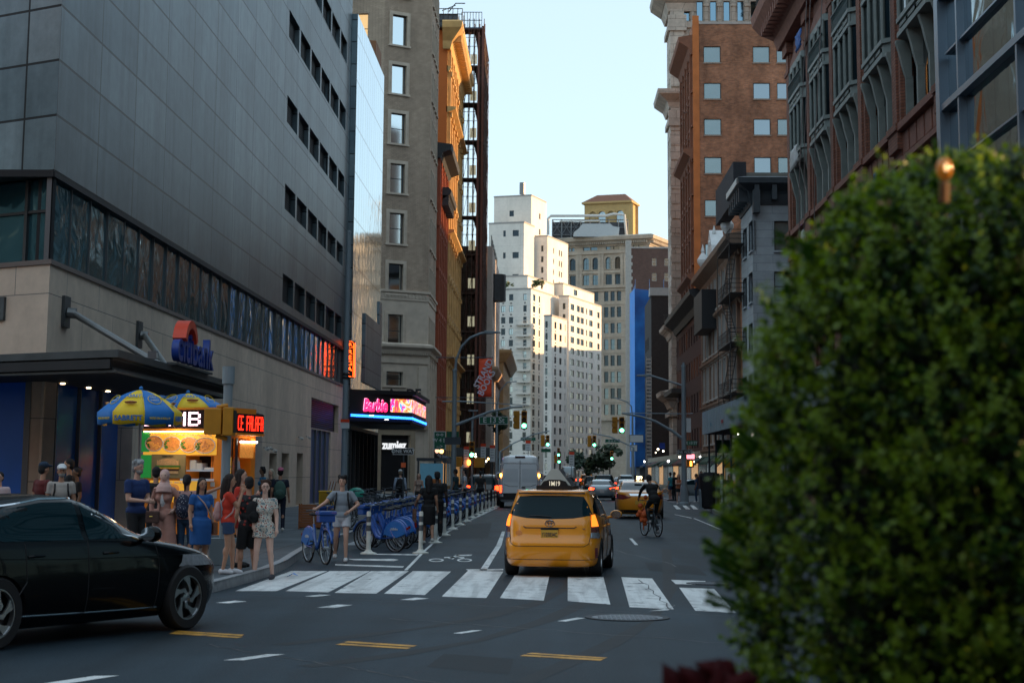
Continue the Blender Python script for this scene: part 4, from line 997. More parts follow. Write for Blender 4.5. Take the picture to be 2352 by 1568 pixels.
for a, c in ((540,572),(612,645),(664,697),(735,770),(787,822),(470,500)):
 arch.append((UO(a),UO(c),*zrow(400,466))); mid.append((UO(a),UO(c),*zrow(494,550)))
for (y0_, y1_) in ((588,640),(672,728),(760,815),(848,905),(936,993),(1025,1083),(1115,1172),(1203,1260)):
 for a, c in ((672,695),(727,750),(762,785),(797,820)): low.append((UO(a),UO(c),*zrow(y0_,y1_)))
m = MB(); facade(m, FO, 0, zt, top+arch+mid+low, .5)
side = [(2+k*4, 4+k*4, z, z+2.6) for k in range(8) for z in np.arange(zt-22, zt-4, 5.2)]
facade(m, FR_, 0, zt, side, .5); m.build('wall', beige, of)
m = MB(); m.flat([L, K, Rr, L+(Rr-K)], zt-.1); m.build('roof', MATS['roof_tar'], of)
windows(of, FO, top, FRD, [GLD], 'plain', .4, rnd=rg); windows(of, FO, arch, FRD, [GLK, GLD], 'cross', .4, rnd=rg, sur=(.3,.15,4,beige)); windows(of, FO, mid, FRD, [GLK, GLD], 'cross', .4, rnd=rg)
windows(of, FO, low, FRD, [GLK, GLK, GLD], 'sash', .4, rnd=rg, lim=200); windows(of, FR_, side, FRD, [GLM], 'sash', .3, rnd=rg, lim=60)
m = MB(); pp = [L, K, Rr]
cornice(m, pp, [(-.2,zt-2.2),(.3,zt-2.2),(.5,zt-1.2),(1.6,zt-.6),(1.8,zt+.3),(.8,zt+.7),(-.2,zt+.8)])
for k in range(60): m.box(FO.L*k/60, FO.L*(k+.5)/60, -1.3, -.2, zt-1.7, zt-1.0, FO.T())
for k in range(40): m.box(FR_.L*k/40, FR_.L*(k+.5)/40, -1.3, -.2, zt-1.7, zt-1.0, FR_.T())
for y_, o_ in ((375,.5),(480,.25),(562,.7),(578,.3),(1285,.7)): z = zy(y_); band(m, pp, z-.35, z+.35, o_)
for a in (515,585,598,705,718,828,842): m.box(UO(a)-.5, UO(a)+.5, -.35, 0, zy(555), zy(378), FO.T())
for y_ in (656,744,832,920,1008,1098,1188): z = zy(y_); band(m, [L,K], z-.2, z+.2, .12)
m.build('cornice', beige, of)
# rooftop plant of the office block
pl = thing('rooftop_cooling_plant', 'grey steel cooling plant with white pipes on the beige office roof', 'roof plant', (K.x-20, 478, zt))
m = MB(); x0_ = ux(Z('z7',440,0)[0], 480); x1_ = ux(Z('z7',860,0)[0], 480); za = onY(*Z('z7',600,278), 480)[1]; zb_ = onY(*Z('z7',600,195), 480)[1]
m.box(x0_, x1_, 480, 492, za-2, zb_-.6); m.build('louver_wall', M('plant_dark', (.035,.04,.05), .6, var=.3, scale=.6), pl)
m = MB()
for i in range(9): x = x0_+(x1_-x0_)*i/8; m.tube([(x,479.6,za-2),(x,479.6,zb_)], .16, 6)
for z in (za, (za+zb_)/2, zb_): m.tube([(x0_,479.6,z),(x1_,479.6,z)], .14, 6)
for i in range(3): a = x0_+(x1_-x0_)*i/8; c = x0_+(x1_-x0_)*(i+1)/8; m.tube([(a,479.5,za),(c,479.5,zb_)], .1, 5); m.tube([(a,479.5,zb_),(c,479.5,za)], .1, 5)
m.build('steel_frame', FRM, pl)
m = MB(); m.tube([(x0_-1.2,479,za),(x0_-1.2,479,zb_+.2),(x0_-.4,479,zb_+1),(x1_-6,479,zb_+1.1),(x1_-4,479,zb_+1.6),(x1_-1,479,zb_+1.3),(x1_-.5,479,za)], .38, 8)
m.tube([(x0_+2,478.6,zb_-.6),(x1_-8,478.6,zb_-.4)], .22, 8); m.build('pipe', FRW, pl)
m = MB(); po = [onY(*Z('z7',x,y), 474) for x, y in ((558,285),(562,262),(590,240),(610,215),(762,215),(775,228),(812,235),(808,275),(780,287))]
m.ext(po, 474, 478.5); m.build('duct_housing', M('duct_grey', (.42,.46,.48), .5, .1, var=.08), pl)
# yellow penthouse tower
yt = thing('yellow_penthouse_tower', 'yellow brick penthouse tower with hipped tile roof above the office block', 'building', (ux(1400,520), 520, 40))
ym = BM('yellow_brick', (.50,.33,.13), (.54,.36,.15), (.4,.3,.15), 1.2,.5,.02,.85,.1,.12)
X, z1 = onY(*Z('z7',870,88), 520); K2 = Vector((X, 520.0)); L2 = K2+AD*hit(K2,AD,Z('z7',618,0)[0]); R2 = K2+BD*hit(K2,BD,Z('z7',915,0)[0]); z0_ = 30
F2 = Face(L2,K2); F3 = Face(K2,R2); hh_ = [(1.5+k*(F2.L-3)/4, 1.5+k*(F2.L-3)/4+2.4, z1-9, z1-3) for k in range(4)]
m = MB(); facade(m,F2,z0_,z1,hh_,.5); facade(m,F3,z0_,z1,[],.3); facade(m,Face(R2,L2+(R2-K2)),z0_,z1,[]); facade(m,Face(L2+(R2-K2),L2),z0_,z1,[]); m.build('wall', ym, yt)
for i in (0,2): windows(yt, F2, [hh_[i]], FRM, [M('arch_fill', (.42,.3,.14), .8)], 'plain', .4, sur=(.3,.2,4,ym))
for i in (1,3): windows(yt, F2, [hh_[i]], FRW, [GLM], 'cross', .4, sur=(.3,.2,4,ym))
m = MB(); Pq = [L2,K2,R2,L2+(R2-K2)]; cc = (K2+L2+R2+Pq[3])/4
band(m, [Pq[3],L2,K2,R2], z1-.6, z1, .7, .1); m.build('cornice', ym, yt)
m = MB(); vs = [(p.x+(p.x-cc.x)*.08, p.y+(p.y-cc.y)*.08, z1) for p in Pq]; r1_ = L2*.62+cc*.38; r2_ = K2*.62+cc*.38; rid = [((r1_+(R2-K2)*.31).x,(r1_+(R2-K2)*.31).y,z1+2.8), ((r2_+(R2-K2)*.31).x,(r2_+(R2-K2)*.31).y,z1+2.8)]
m.add(vs+rid, [(0,1,5,4),(1,2,5),(2,3,4,5),(3,0,4),(3,2,1,0)]); m.build('roof', M('roof_tile', (.22,.09,.05), .8, var=.2), yt)
m = MB()
for p in (K2*.9+R2*.1, R2*.8+K2*.2): m.box(p.x-.6,p.x+.6,p.y-.8,p.y-.2,z0_,z1-.6)
m.build('pilaster', ym, yt)
# ---------------- dark brick block, netted block and black block on the right ----------------
Y1 = 335; X1 = ux(Z('z7',877,0)[0], Y1); z1 = onY(*Z('z7',950,350), Y1)[1]
h_ = [(ux(Z('z7',a,0)[0],Y1)-X1, ux(Z('z7',c,0)[0],Y1)-X1, onY(*Z('z7',1000,y1_), Y1)[1], onY(*Z('z7',1000,y0_), Y1)[1]) for a, c in ((993,1018),(1062,1087)) for y0_, y1_ in ((403,445),(483,528))]
db, df = building('dark_brick_block', 'plain dark maroon brick block with two small windows above the blue netting', [(X1,Y1+20),(X1,Y1),(X1+30,Y1),(X1+30,Y1+20)], 0, z1, {1: h_}, BM('maroon_brick', (.13,.07,.055), (.155,.085,.065), (.1,.07,.06), .6,.2,.02,.9,.2,.2))
windows(db, df[1], h_, FRW, [GLM], 'sash', .25)
m = MB(); m.box(X1-1.0, X1+.05, Y1-.1, Y1+1.5, 0, onY(*Z('z7',860,305), Y1)[1]); 
for i in range(26): m.box(X1+.05, X1+.3, Y1-.1, Y1+.0, z1-2-i*1.4, z1-1.4-i*1.4)
m.build('quoin_strip', M('pale_quoin', (.45,.42,.38), .85, var=.15), db)
m = MB(); band(m, [(X1+.06,Y1),(X1+30,Y1)], z1-.02, z1+.3, .1); m.build('coping', M('light_coping', (.4,.36,.33), .8), db)
Y2 = 290; X2 = ux(Z('z7',897,0)[0], Y2); z2 = onY(*Z('z7',930,538), Y2)[1]
nb, _ = building('netted_building', 'building under repair wrapped in bright blue debris netting', [(X2+.8,Y2+17),(X2+.8,Y2+.8),(X2+20,Y2+.8),(X2+20,Y2+17)], 0, z2-1.5, {}, M('concrete_dark', (.10,.11,.12), .85))
net = bpy.data.materials.new('blue_netting'); net.use_nodes = True; n = net.node_tree; b = n.nodes['Principled BSDF']
b.inputs['Base Color'].default_value = (.01,.16,.62,1); b.inputs['Roughness'].default_value = .7; b.inputs['Alpha'].default_value = .82
tc = n.nodes.new('ShaderNodeTexCoord'); no = noise(n, tc.outputs['Object'], .25, 5, .6); rp = ramp(n, no.outputs[0], [(.3,(.008,.07,.28)),(.55,(.015,.17,.55)),(.75,(.05,.32,.8))]); n.links.new(rp.outputs[0], b.inputs['Base Color'])
m = MB(); npan = 6
m.add([(X2,Y2+18,3),(X2,Y2,3),(X2,Y2,z2-1),(X2,Y2+18,z2)], [(0,1,2,3)]); m.build('netting', M('netting_side_skylit', (.02,.26,.78), .7, var=.15, scale=.5), nb); m = MB(); m.add([(X2,Y2,3),(X2+12,Y2,3),(X2+12,Y2,z2-.4),(X2+6,Y2,z2-1.6),(X2,Y2,z2-1)], [(0,1,2,3,4)]); m.build('netting', net, nb); nb['_x'] = 0  # side sheet coloured lighter than the front for the sky light it catches
m = MB()
for x in np.arange(X2+.1, X2+12, 2.4): m.tube([(x,Y2+.15,0),(x,Y2+.15,z2+.6)], .06, 5)
for y in np.arange(Y2+2.4, Y2+18, 2.4): m.tube([(X2+.15,y,0),(X2+.15,y,z2)], .06, 5)
for z in np.arange(3, z2, 2.2): m.tube([(X2+.15,Y2+18,z),(X2+.15,Y2+.15,z),(X2+12,Y2+.15,z)], .06, 5)
m.build('scaffold_pipes', M('scaffold_blue', (.03,.12,.3), .6), nb)
Y3 = 262; X3 = ux(Z('z7',988,0)[0], Y3); z3 = onY(*Z('z7',1010,608), Y3)[1]
h_ = [(2+k*3.4, 3.6+k*3.4, z, z+2) for k in range(3) for z in np.arange(5, z3-4, 4)]
bb, bf = building('black_narrow_building', 'narrow blackened building with pale side ladder right of the blue netting', [(X3,Y3+18),(X3,Y3),(X3+16,Y3),(X3+16,Y3+18)], 0, z3, {0: h_}, M('sooty_brick', (.03,.028,.03), .9, var=.3))
windows(bb, bf[0], h_, FRD, [GLD], 'sash')
m = MB(); m.box(X3-.2, X3+3, Y3-.2, Y3+3, z3, z3+1.2); m.build('roof_hut', M('pale_hut', (.35,.38,.4), .7), bb)
m = MB()
for z in np.arange(3.5, 19, .55): m.box(X3-.75, X3-.05, Y3-.12, Y3-.02, z, z+.22)
m.box(X3-.8, X3-.75, Y3-.12, Y3, 3, 19.4); m.box(X3-.05, X3, Y3-.12, Y3, 3, 19.4); m.build('side_ladder', M('ladder_pale', (.35,.38,.4), .6), bb)
# unseen blocks added out of frame to shade the street and facades
for i, (x0_, y0_, x1_, y1_, z_) in enumerate(((70,114,85,184,78),(100,190,120,250,50),(-60,-80,50,-42,42),(-120,-30,-62,30,38),(34,25,50,118,46),(62,-90,110,18,44),(45,375,80,470,40),(60,285,110,370,40),(24,246,40,262,40))):
 bk, _ = building('shade_block', ['unseen shade block west of the side street','second unseen shade block west of the side street','wide unseen shade block behind the camera across the square','unseen shade block at the left behind the square','plain unseen shade block across the square','unseen shade block beyond the right side of the square','plain unseen shade block behind the right side towers','low unseen shade block behind the netted building','plain unseen shade block beside the stone tower'][i], [(x0_,y1_),(x0_,y0_),(x1_,y0_),(x1_,y1_)], 0, z_, {}, M('shade_block_wall', (.25,.16,.12), .9))
# ---------------- stone tower ----------------
rg = random.Random(21)
ts = BM('tower_stone', (.46,.40,.34), (.52,.45,.385), (.2,.17,.14), 2.6, 1.15, .03, .85, .5, .22)
YK_ = 230; XK_ = ux(1546, YK_); ZK = 78
def z8(x, y, Y): return onY(*Z('z8', x, y), Y)[1]
hN = [(ux(Z('z8',a,0)[0]+1.5,YK_)-XK_, ux(Z('z8',a+38,0)[0]+1.5,YK_)-XK_, z8(a,120,YK_), z8(a,8,YK_)) for a in (290,370,450,530,612,692,772)]
YKf = YX(1534, XK_, 500)
hW = [(1.2+k*3.0, 2.4+k*3.0, z, z+2.6) for k in range(int((YKf-YK_)/3)) for z in np.arange(8, 60, 4.1)]
tw, tf = building('stone_tower', 'tall pale stone tower with heavy cornices on the right side of the street', [(XK_,YKf),(XK_,YK_),(XK_+26,YK_),(XK_+26,YKf)], 0, ZK, {1: hN, 0: hW}, ts, depth=.4)
windows(tw, tf[1], hN, FRD, [M('glass_blue_sky', (.22,.34,.42), .06, 1, var=0)], 'plain', .35); windows(tw, tf[0], hW, FRD, [GLD, GLM], 'sash', .3, rnd=rg)
m = MB(); pp = [(XK_,YKf+.5),(XK_,YK_),(XK_+26,YK_)]
def corn(mb, pp, z, s): cornice(mb, pp, [(-.1,z-1.6*s),(.2*s,z-1.6*s),(.5*s,z-.9*s),(1.5*s,z-.2*s),(1.6*s,z+.3*s),(-.1,z+.6*s)])
zc1 = z8(200,60,YK_); corn(m, [(XK_,YKf+.5),(XK_,YK_),(XK_+3.4,YK_)], zc1+2.2, 1.5); m.build('cornice', ts, tw); m = MB(); band(m, pp, z8(300,150,YK_)-.3, z8(300,150,YK_)+.5, .35); m.build('cornice', ts, tw); m = MB()
zc2 = z8(200,540,YK_); corn(m, pp, zc2, 1.2); band(m, pp, z8(200,680,YK_)-.4, z8(200,680,YK_)+.4, .3)
m.build('cornice', ts, tw); m = MB()
for y_ in (752,): z = onY(1540, y_, YK_)[1]; corn(m, pp, z, .8)
m.build('cornice', ts, tw); m = MB(); z = onY(1540, 905, YK_)[1]; corn(m, pp, z, 1.1); z = onY(1540, 950, YK_)[1]; band(m, pp, z-.3, z+.3, .5)
m.build('cornice', ts, tw)
m = MB()
for (x0_, x1_) in ((220,298),):
 a = ux(Z('z8',x0_,0)[0],YK_); c = ux(Z('z8',x1_,0)[0],YK_)
 m.box(a-.1, c, YK_-.45, YK_, onY(1540,905,YK_)[1]+1, zc2-2); m.box(a-.1, c, YK_-.45, YK_, zc2+1, zc1)
 for i in range(24): z = onY(1540,905,YK_)[1]+1.5+i*2; m.box(a-.18, c+.08, YK_-.55, YK_-.4, z, z+1.7) if z < zc2-4 else None
 m.box(a-.4, c+.3, YK_-.75, YK_, zc2-4.5, zc2-2.4); m.box(a-.4, c+.3, YK_-.75, YK_, zc1-3, zc1-.8)
m.build('pilaster', ts, tw)
m = MB()
for a in (262,348,430,510,592,672,752): x = ux(Z('z8',a,0)[0],YK_); m.box(x-.25, x+.25, YK_-.3, YK_, z8(a,130,YK_), ZK-8); m.box(x-.35,x+.35,YK_-.45,YK_,z8(a,40,YK_),z8(a,20,YK_))
m.build('window_pilaster', ts, tw)
zb_ = onY(1540, 752, YK_)[1]; m = MB()
for i in range(14): x = XK_-1.2+i*.42; m.box(x, x+.06, YK_-1.5, YK_-1.44, zb_+.4, zb_+1.6)
m.box(XK_-1.3, XK_+4.4, YK_-1.52, YK_-1.42, zb_+1.5, zb_+1.62); m.build('balcony_rail', FRD, tw)
m = MB(); m.box(.0,.0001,0,.0001,0,.0001)
wt = thing('water_tower', 'dark wooden rooftop water tank on legs at the top of the frame', 'water tower', (ux(1795,222), 222, z8(800,140,222)))
m = MB()
for dx in (-2.0,2.0):
 for dy in (-2,2): m.bar((dx*1.1,dy*1.1,0),(dx,dy,6.2),.35,.35)
m.bar((-2.1,-2.1,.5),(2.1,-2.1,5.5),.18,.18); m.bar((2.1,-2.1,.5),(-2.1,-2.1,5.5),.18,.18); m.box(-2.4,2.4,-2.4,2.4,6.1,6.6); m.build('leg_frame', FRD, wt, world=False)
m = MB(); m.lathe([(2.6,6.6),(2.7,8),(2.6,12),(.1,14)], 16); m.build('tank', M('tank_wood', (.06,.05,.045), .85, var=.3), wt, world=False)
m = MB(); m.box(-.8,1.2,-1.6,-1.2,0,4.8); m.build('pump_house', M('pump_yellow', (.45,.28,.08), .8), wt, world=False)
# ---------------- brick building ----------------
YL = 205; XL = ux(1598, YL); zL = onY(*Z('z8',600,138), YL)[1]; YLf = YX(1569, XL, 500)
ob = BM('orange_brick', (.25,.105,.055), (.40,.165,.08), (.24,.15,.11), .42, .13, .018, .9, .45, .38)
UL = lambda x: ux(Z('z8', x, 0)[0], YL)-XL
hN = [(UL(a), UL(c), z8(a,y1_,YL), z8(a,y0_,YL)) for a, c in ((413,513),(705,803),(845,945)) for y0_, y1_ in ((268,360),(477,568),(683,775),(903,995),(1147,1240),(1400,1490))]
hW = [(1.0+k*2.6, 2.4+k*2.6, z, z+2.8) for k in range(int((YLf-YL-1)/2.6)) for z in np.arange(6, zL-5, 4.2)]
bl, bf = building('brick_building', 'tall orange-brown brick building with square windows left of the ornate arcade building', [(XL,YLf),(XL,YL),(XL+26,YL),(XL+26,YLf)], 0, zL, {1: hN, 0: hW}, ob, depth=.25)
windows(bl, bf[1], hN, FRD, [M('glass_pale', (.24,.29,.30), .12, .8, var=.1, scale=.4), GLM], 'plain', .2, rnd=rg, sur=(.0,.05,True,M('sill_stone', (.3,.22,.17), .8)))
windows(bl, bf[0], hW, FRD, [GLD, GLM], 'sash', .3, rnd=rg, sur=(.15,.12,2,M('brown_stone', (.20,.085,.05), .85, var=.2)))
m = MB(); m.box(XL-.03, XL+UL(386), YL-.06, YL-.003, 3, zL+1); m.build('glow_strip', M('orange_glow_tint', (.50,.16,.045), .85, var=.22, scale=.7), bl)  # edge strip coloured orange for the light reflected onto the brick
m = MB(); band(m, [(XL+UL(386)+.1,YL),(XL+26,YL)], zL-.05, zL+.25, .08); m.build('coping', M('light_coping', (.4,.36,.33), .8), bl)
m = MB(); pp = [(XL,YLf),(XL,YL)]
corn(m, pp, zL-2, 1.1); corn(m, pp, zL*.72, .8); corn(m, pp, zL*.45, .6)
for z in np.arange(8, zL-4, 4.2): band(m, pp, z-2.4, z-2.15, .2)
for k in range(5): m.box((YLf-YL)*k/4.4, (YLf-YL)*k/4.4+.6, -.35, 0, 3, zL-3, bf[0].T())
m.build('cornice', MATS['brown_stone'], bl)
# ---------------- grey corner building ----------------
XG = 15.0; YGn = YX(1730, XG, 700); YGf = YX(1704, XG, 700); zG = onX(1722, 462, XG)[1]
gs = BM('grey_painted_stone', (.29,.32,.335), (.325,.355,.37), (.2,.22,.235), 2.4, .62, .02, .8, .3, .14)
FGs = Face((XG,YGf),(XG,YGn)); FGn = Face((XG,YGn),(XG+20,YGn))
r4 = lambda F, *a: ZR(F, 'r4', *a)
hN = [r4(FGn,765,470,842,610), r4(FGn,765,712,842,852), r4(FGn,765,955,842,1095), r4(FGn,765,1198,842,1330)]
hN += [(h[0]+3.4,h[1]+3.4,h[2],h[3]) for h in hN]
hW = [r4(FGs,x0_,y0_,x1_,y1_) for x0_, x1_ in ((620,634),(648,662)) for y0_, y1_ in ((515,630),(755,870),(985,1100),(1245,1350))]
hW = [(h[0], h[1], hN[i%4][2], hN[i%4][3]) for i, h in enumerate(hW)]
gb, gf = building('grey_corner_building', 'grey painted corner building with dark bracketed cornice and sash windows', [(XG,YGf),(XG,YGn),(XG+20,YGn),(XG+20,YGf+4),(XG+1,YGf+4)], 0, zG, {0: hW, 1: hN}, gs, depth=.25)
bld = M('blind_green', (.25,.33,.31), .5, var=.05)
windows(gb, gf[1], hN, FRD, [bld, M('glass_blind2', (.2,.26,.25), .15, .6, var=.2)], 'sash', .2, rnd=rg, sur=(.0,.07,True,gs)); windows(gb, gf[0], hW, FRD, [GLD], 'sash', .2, sur=(.0,.07,True,gs))
m = MB(); pp = [(XG,YGf),(XG,YGn),(XG+20,YGn)]; zt = onX(1722, 445, XG)[1]+.9
cornice(m, pp, [(-.1,zG-.5),(.1,zG-.5),(.25,zG+.3),(.35,zG+.5),(1.1,zG+1.0),(1.15,zG+1.4),(.6,zG+1.55),(-.1,zG+1.5)])
for k in range(10): m.box(k*1.3+.1, k*1.3+.45, -.95, -.1, zG-.2, zG+.9, FGn.T())
for k in range(6): m.box(FGs.L*k/5.5, FGs.L*k/5.5+.35, -.95, -.1, zG-.2, zG+.9, FGs.T())
m.box(.0,.5,-1.0,-.1,zG-1.2,zG+.5,FGn.T()); m.build('cornice', M('cornice_dark_teal', (.035,.045,.052), .6, var=.25), gb)
m = MB(); m.box(XG-1.15,XG-1.05,YGn,YGf,zG+1.05,zG+1.5); m.build('gutter', FRW, gb)
bh = thing('rooftop_bulkhead', 'stained concrete rooftop bulkhead with black brick end above the grey corner building', 'bulkhead', (XG+1, YGn+3, zG))
Yb = YGn+4; zb0 = zG+.5; xa = ux(Z('r4',645,0)[0], Yb); zt_ = onY(*Z('r4',720,238), Yb)[1]
m = MB(); m.box(xa, xa+9, Yb, Yb+6, zb0, zt_); m.build('wall', M('stained_concrete', (.17,.16,.14), .9, var=.35, scale=.7), bh)
m = MB(); m.box(xa-1.0, xa, Yb-.2, Yb+14, zb0, zt_+.8); m.build('party_wall', M('black_brick', (.03,.03,.035), .9, var=.3), bh)
m = MB()
for i in range(8): m.tube([(xa+5.5+i*.25,Yb-.3,zb0+.4),(xa+5.5+i*.25,Yb-.3,zb0+2)], .02, 4)
m.tube([(xa+4.6,Yb-.3,zb0+.6),(xa+5.5,Yb-.3,zb0+2),(xa+7.5,Yb-.3,zb0+2)], .025, 4); m.tube([(xa+2,Yb-.05,zt_-.6),(xa+1.7,Yb-.05,zt_-1),(xa+1.75,Yb-.05,zt_-2)], .06, 5); m.build('rail', FRD, bh)
# ---------------- Victorian row with finials, fire escape ----------------
YV0 = YGf+.05; XV = 15.0; YV1 = YX(1617, XV, 700); zV = onX(1640, 560, XV)[1]
vo = BM('orange_victorian_brick', (.30,.115,.045), (.36,.145,.06), (.2,.1,.06), .45,.15,.02,.9,.3,.3)
zr_ = [onX(1635, y, XV)[1] for y in (740, 815, 890)]
hv = [(1.6+k*3.1, 3.4+k*3.1, z, z+3.0) for k in range(int((YV1-YV0-2)/3.1)) for z in (4.6, 8.6, 12.6, 16.4)]
vb, vf = building('victorian_building', 'orange brick Victorian building with white pediment finials and tall paired windows', [(XV,YV1),(XV,YV0),(XV+16,YV0),(XV+16,YV1)], 0, zV-1.2, {0: hv}, vo, depth=.3)
wht = M('white_painted_stone', (.62,.62,.60), .7, var=.12)
windows(vb, vf[0], hv, FRD, [GLD], 'pair', .3, sur=(.18,.25,2,M('cream_trim', (.42,.40,.37), .8)))
m = MB(); pp = [(XV,YV1),(XV,YV0)]
for z in (4.0, 8.0, 12.0, 15.8): corn(m, pp, z, .35)
for k in range(9): m.box((YV1-YV0)*k/8.4, (YV1-YV0)*k/8.4+.5, -.3, 0, .2, zV-3, vf[0].T())
corn(m, pp, zV-2.4, .8)
m.build('cornice', M('stone_brown', (.26,.17,.12), .85, var=.2), vb)
for i, (x, y) in enumerate(((540,560),(478,640),(424,720))):
 px, py = Z('r4', x, y); a, z = onX(px, py, XV-.2); s_ = .95-.0*i
 fi = thing('finial', ['nearest white urn finial above the fire escape','middle white urn finial on the gable of the orange building','farthest white urn finial, low on the orange building cornice'][i], 'finial', (XV-.2, a, z))
 m = MB(); m.lathe([(.5*s_,0),(.5*s_,.15),(.25*s_,.25),(.2*s_,.5),(.55*s_,1.0),(.6*s_,1.3),(.35*s_,1.7),(.15*s_,2.0),(.2*s_,2.15),(.02,3.0*s_)], 10); m.build('urn', wht, fi, world=False)
 m = MB(); m.box(-.45,.45,-.55,.55,-1.2,0); m.build('pedestal', wht, fi, world=False)
m = MB(); a = onX(*Z('r4',470,600), XV-.3); F = vf[0]; uu = F.L-(a[0]-YV0)
m.ext([(uu-2.4,zV-2.2),(uu+2.4,zV-2.2),(uu+2.0,zV-.6),(uu,zV+1.0),(uu-2.0,zV-.6)], -.6, .6, F.T()); m.build('gable', wht, vb)
fe = thing('fire_escape', 'black iron fire escape zigzagging down between the orange and grey buildings', 'fire escape', (XV-1.2, YV0+4, 4))
m = MB(); ya_, yb_ = YX(1683, XV-1, 700), YX(1655, XV-1, 700)
ys_ = [ya_, yb_]; lv = [4.2, 8.0, 11.9, 15.7, 19.5]
for z in lv: m.box(XV-1.25, XV-.05, ya_, yb_, z-.08, z)
m.build('platform', BLK, fe)
m = MB()
for z in lv:
 for h in (.35,.7,1.05): m.tube([(XV-1.2,ya_,z+h),(XV-1.2,yb_,z+h)], .025, 4); m.tube([(XV-1.2,ya_,z+h),(XV,ya_,z+h)], .025, 4)
 for i in range(14): y = ya_+(yb_-ya_)*i/13; m.tube([(XV-1.2,y,z),(XV-1.2,y,z+1.05)], .018, 4)
for y in (ya_, yb_): m.tube([(XV-1.22,y,4),(XV-1.22,y,lv[-1])], .03, 4)
m.build('railing', BLK, fe)
for i in range(4):
 m = MB(); z0_, z1_ = lv[i], lv[i+1]; y0_, y1_ = (ya_+1, yb_-1) if i % 2 == 0 else (yb_-1, ya_+1)
 for x in (XV-1.0, XV-.5): m.bar((x,y0_,z0_),(x,y1_,z1_),.05,.12)
 for k in range(12): t = k/12; m.box(XV-1.0, XV-.5, y0_+(y1_-y0_)*t-.1, y0_+(y1_-y0_)*t+.1, z0_+(z1_-z0_)*t, z0_+(z1_-z0_)*t+.03)
 m.build('stair', BLK, fe)
pv = thing('dark_side_building', 'dark sooty building with projecting black shutters between orange building and brick tower', 'building', (XV, YV1, 0))
zz = onX(1600, 690, XV)[1]; hh = [(1.5+k*3.3, 3+k*3.3, z, z+2) for k in range(int((YL-YV1)/3.3-1)) for z in np.arange(4.5, zz-3, 3.6)]
F = Face((XV,YL-.1),(XV,YV1+.05)); m = MB(); facade(m, F, 0, zz, hh); facade(m, Face((XV,YV1+.05),(XV+12,YV1+.05)), 0, zz, []); m.flat([(XV,YV1+.05),(XV+12,YV1+.05),(XV+12,YL-.1),(XV,YL-.1)], zz); m.build('wall', M('sooty_red_brick', (.075,.035,.03), .9, var=.3), pv)
windows(pv, F, hh, FRD, [GLD, GLW], 'sash', rnd=rg)
m = MB(); corn(m, [(XV,YL-.1),(XV,YV1+.05)], zz, .9); m.box(XV-1.6, XV, YL-14, YL-2, zz*.55, zz*.55+.5); m.build('cornice', dk, pv)
m = MB(); za_, zb2_ = onX(1597, 775, XV-1.2)[1], onX(1597, 690, XV-1.2)[1]; m.box(XV-1.5, XV-.02, YX(1612,XV-1.5,740), YX(1594,XV-1.5,740), za_, zb2_); m.build('projecting_box', BLK, pv)
# ---------------- ornate brown building with oriels ----------------
XO = 15.0; YO1 = YX(1816, XO, 500); YO0 = YX(2192, XO, 250)
br = BM('brown_brick', (.23,.085,.05), (.29,.115,.07), (.14,.07,.05), .45, .14, .02, .85, .5, .28)
bt = M('brown_terracotta', (.25,.10,.065), .75, var=.3, scale=2.5, bump=.5)
gm = M('oriel_metal', (.24,.265,.24), .6, .1, var=.2, scale=2, bump=.3); gd = M('oriel_green_rail', (.012,.045,.045), .5)
ob_ = thing('ornate_brown_building', 'ornate brown brick building with grey oriel bays and arched windows on the right', 'building', (XO, YO0, 0))
zS = onX(1842, 516, XO)[1]      # ledge under the tall arched bays
def zx(px, py): return onX(px, py, XO)[1]
za1 = zx(1842, 396); zs1 = zx(1842, 352); zw2 = zx(1842, 240); zr2 = zx(1842, 212); ztop = zx(1842, 90)
zcn = zx(1800, 60)+.2
pier = [(1815,1842),(1872,1891),(1924,1944),(1986,2011),(2066,2094),(2160,2192)]
pu = [(YX(a, XO, 350), YX(c, XO, 350)) for a, c in pier]        # far, near
nb_ = len(pier)-1; sp = (pu[0][0]-pu[-1][0])/nb_
pu = [(pu[0][0]-sp*k, pu[0][0]-sp*k-1.7) for k in range(nb_)]+[(YO0+1.7, YO0)]
holes = []; Fo = Face((XO,YO1),(XO,YO0)); bays = []
for k in range(nb_):
 a = YO1-pu[k][1]; c = YO1-pu[k+1][0]; bays.append((a, c))
 holes.append((a+.1, c-.1, zS, ztop-1.2)); holes.append((a+.4, c-.4, zS-5.4, zS-2.0)); holes.append((a+.4, c-.4, zS-10.5, zS-6.6))
m = MB(); facade(m, Fo, 0, zcn, holes, .5); m.build('wall', br, ob_)
m = MB(); facade(m, Face((XO+22,YO1),(XO,YO1)), 0, zcn, []); facade(m, Face((XO,YO0),(XO+22,YO0)), 0, zcn, []); m.flat([(XO,YO0),(XO+22,YO0),(XO+22,YO1),(XO,YO1)], zcn-.2); m.build('side_wall', br, ob_)
T = Fo.T()
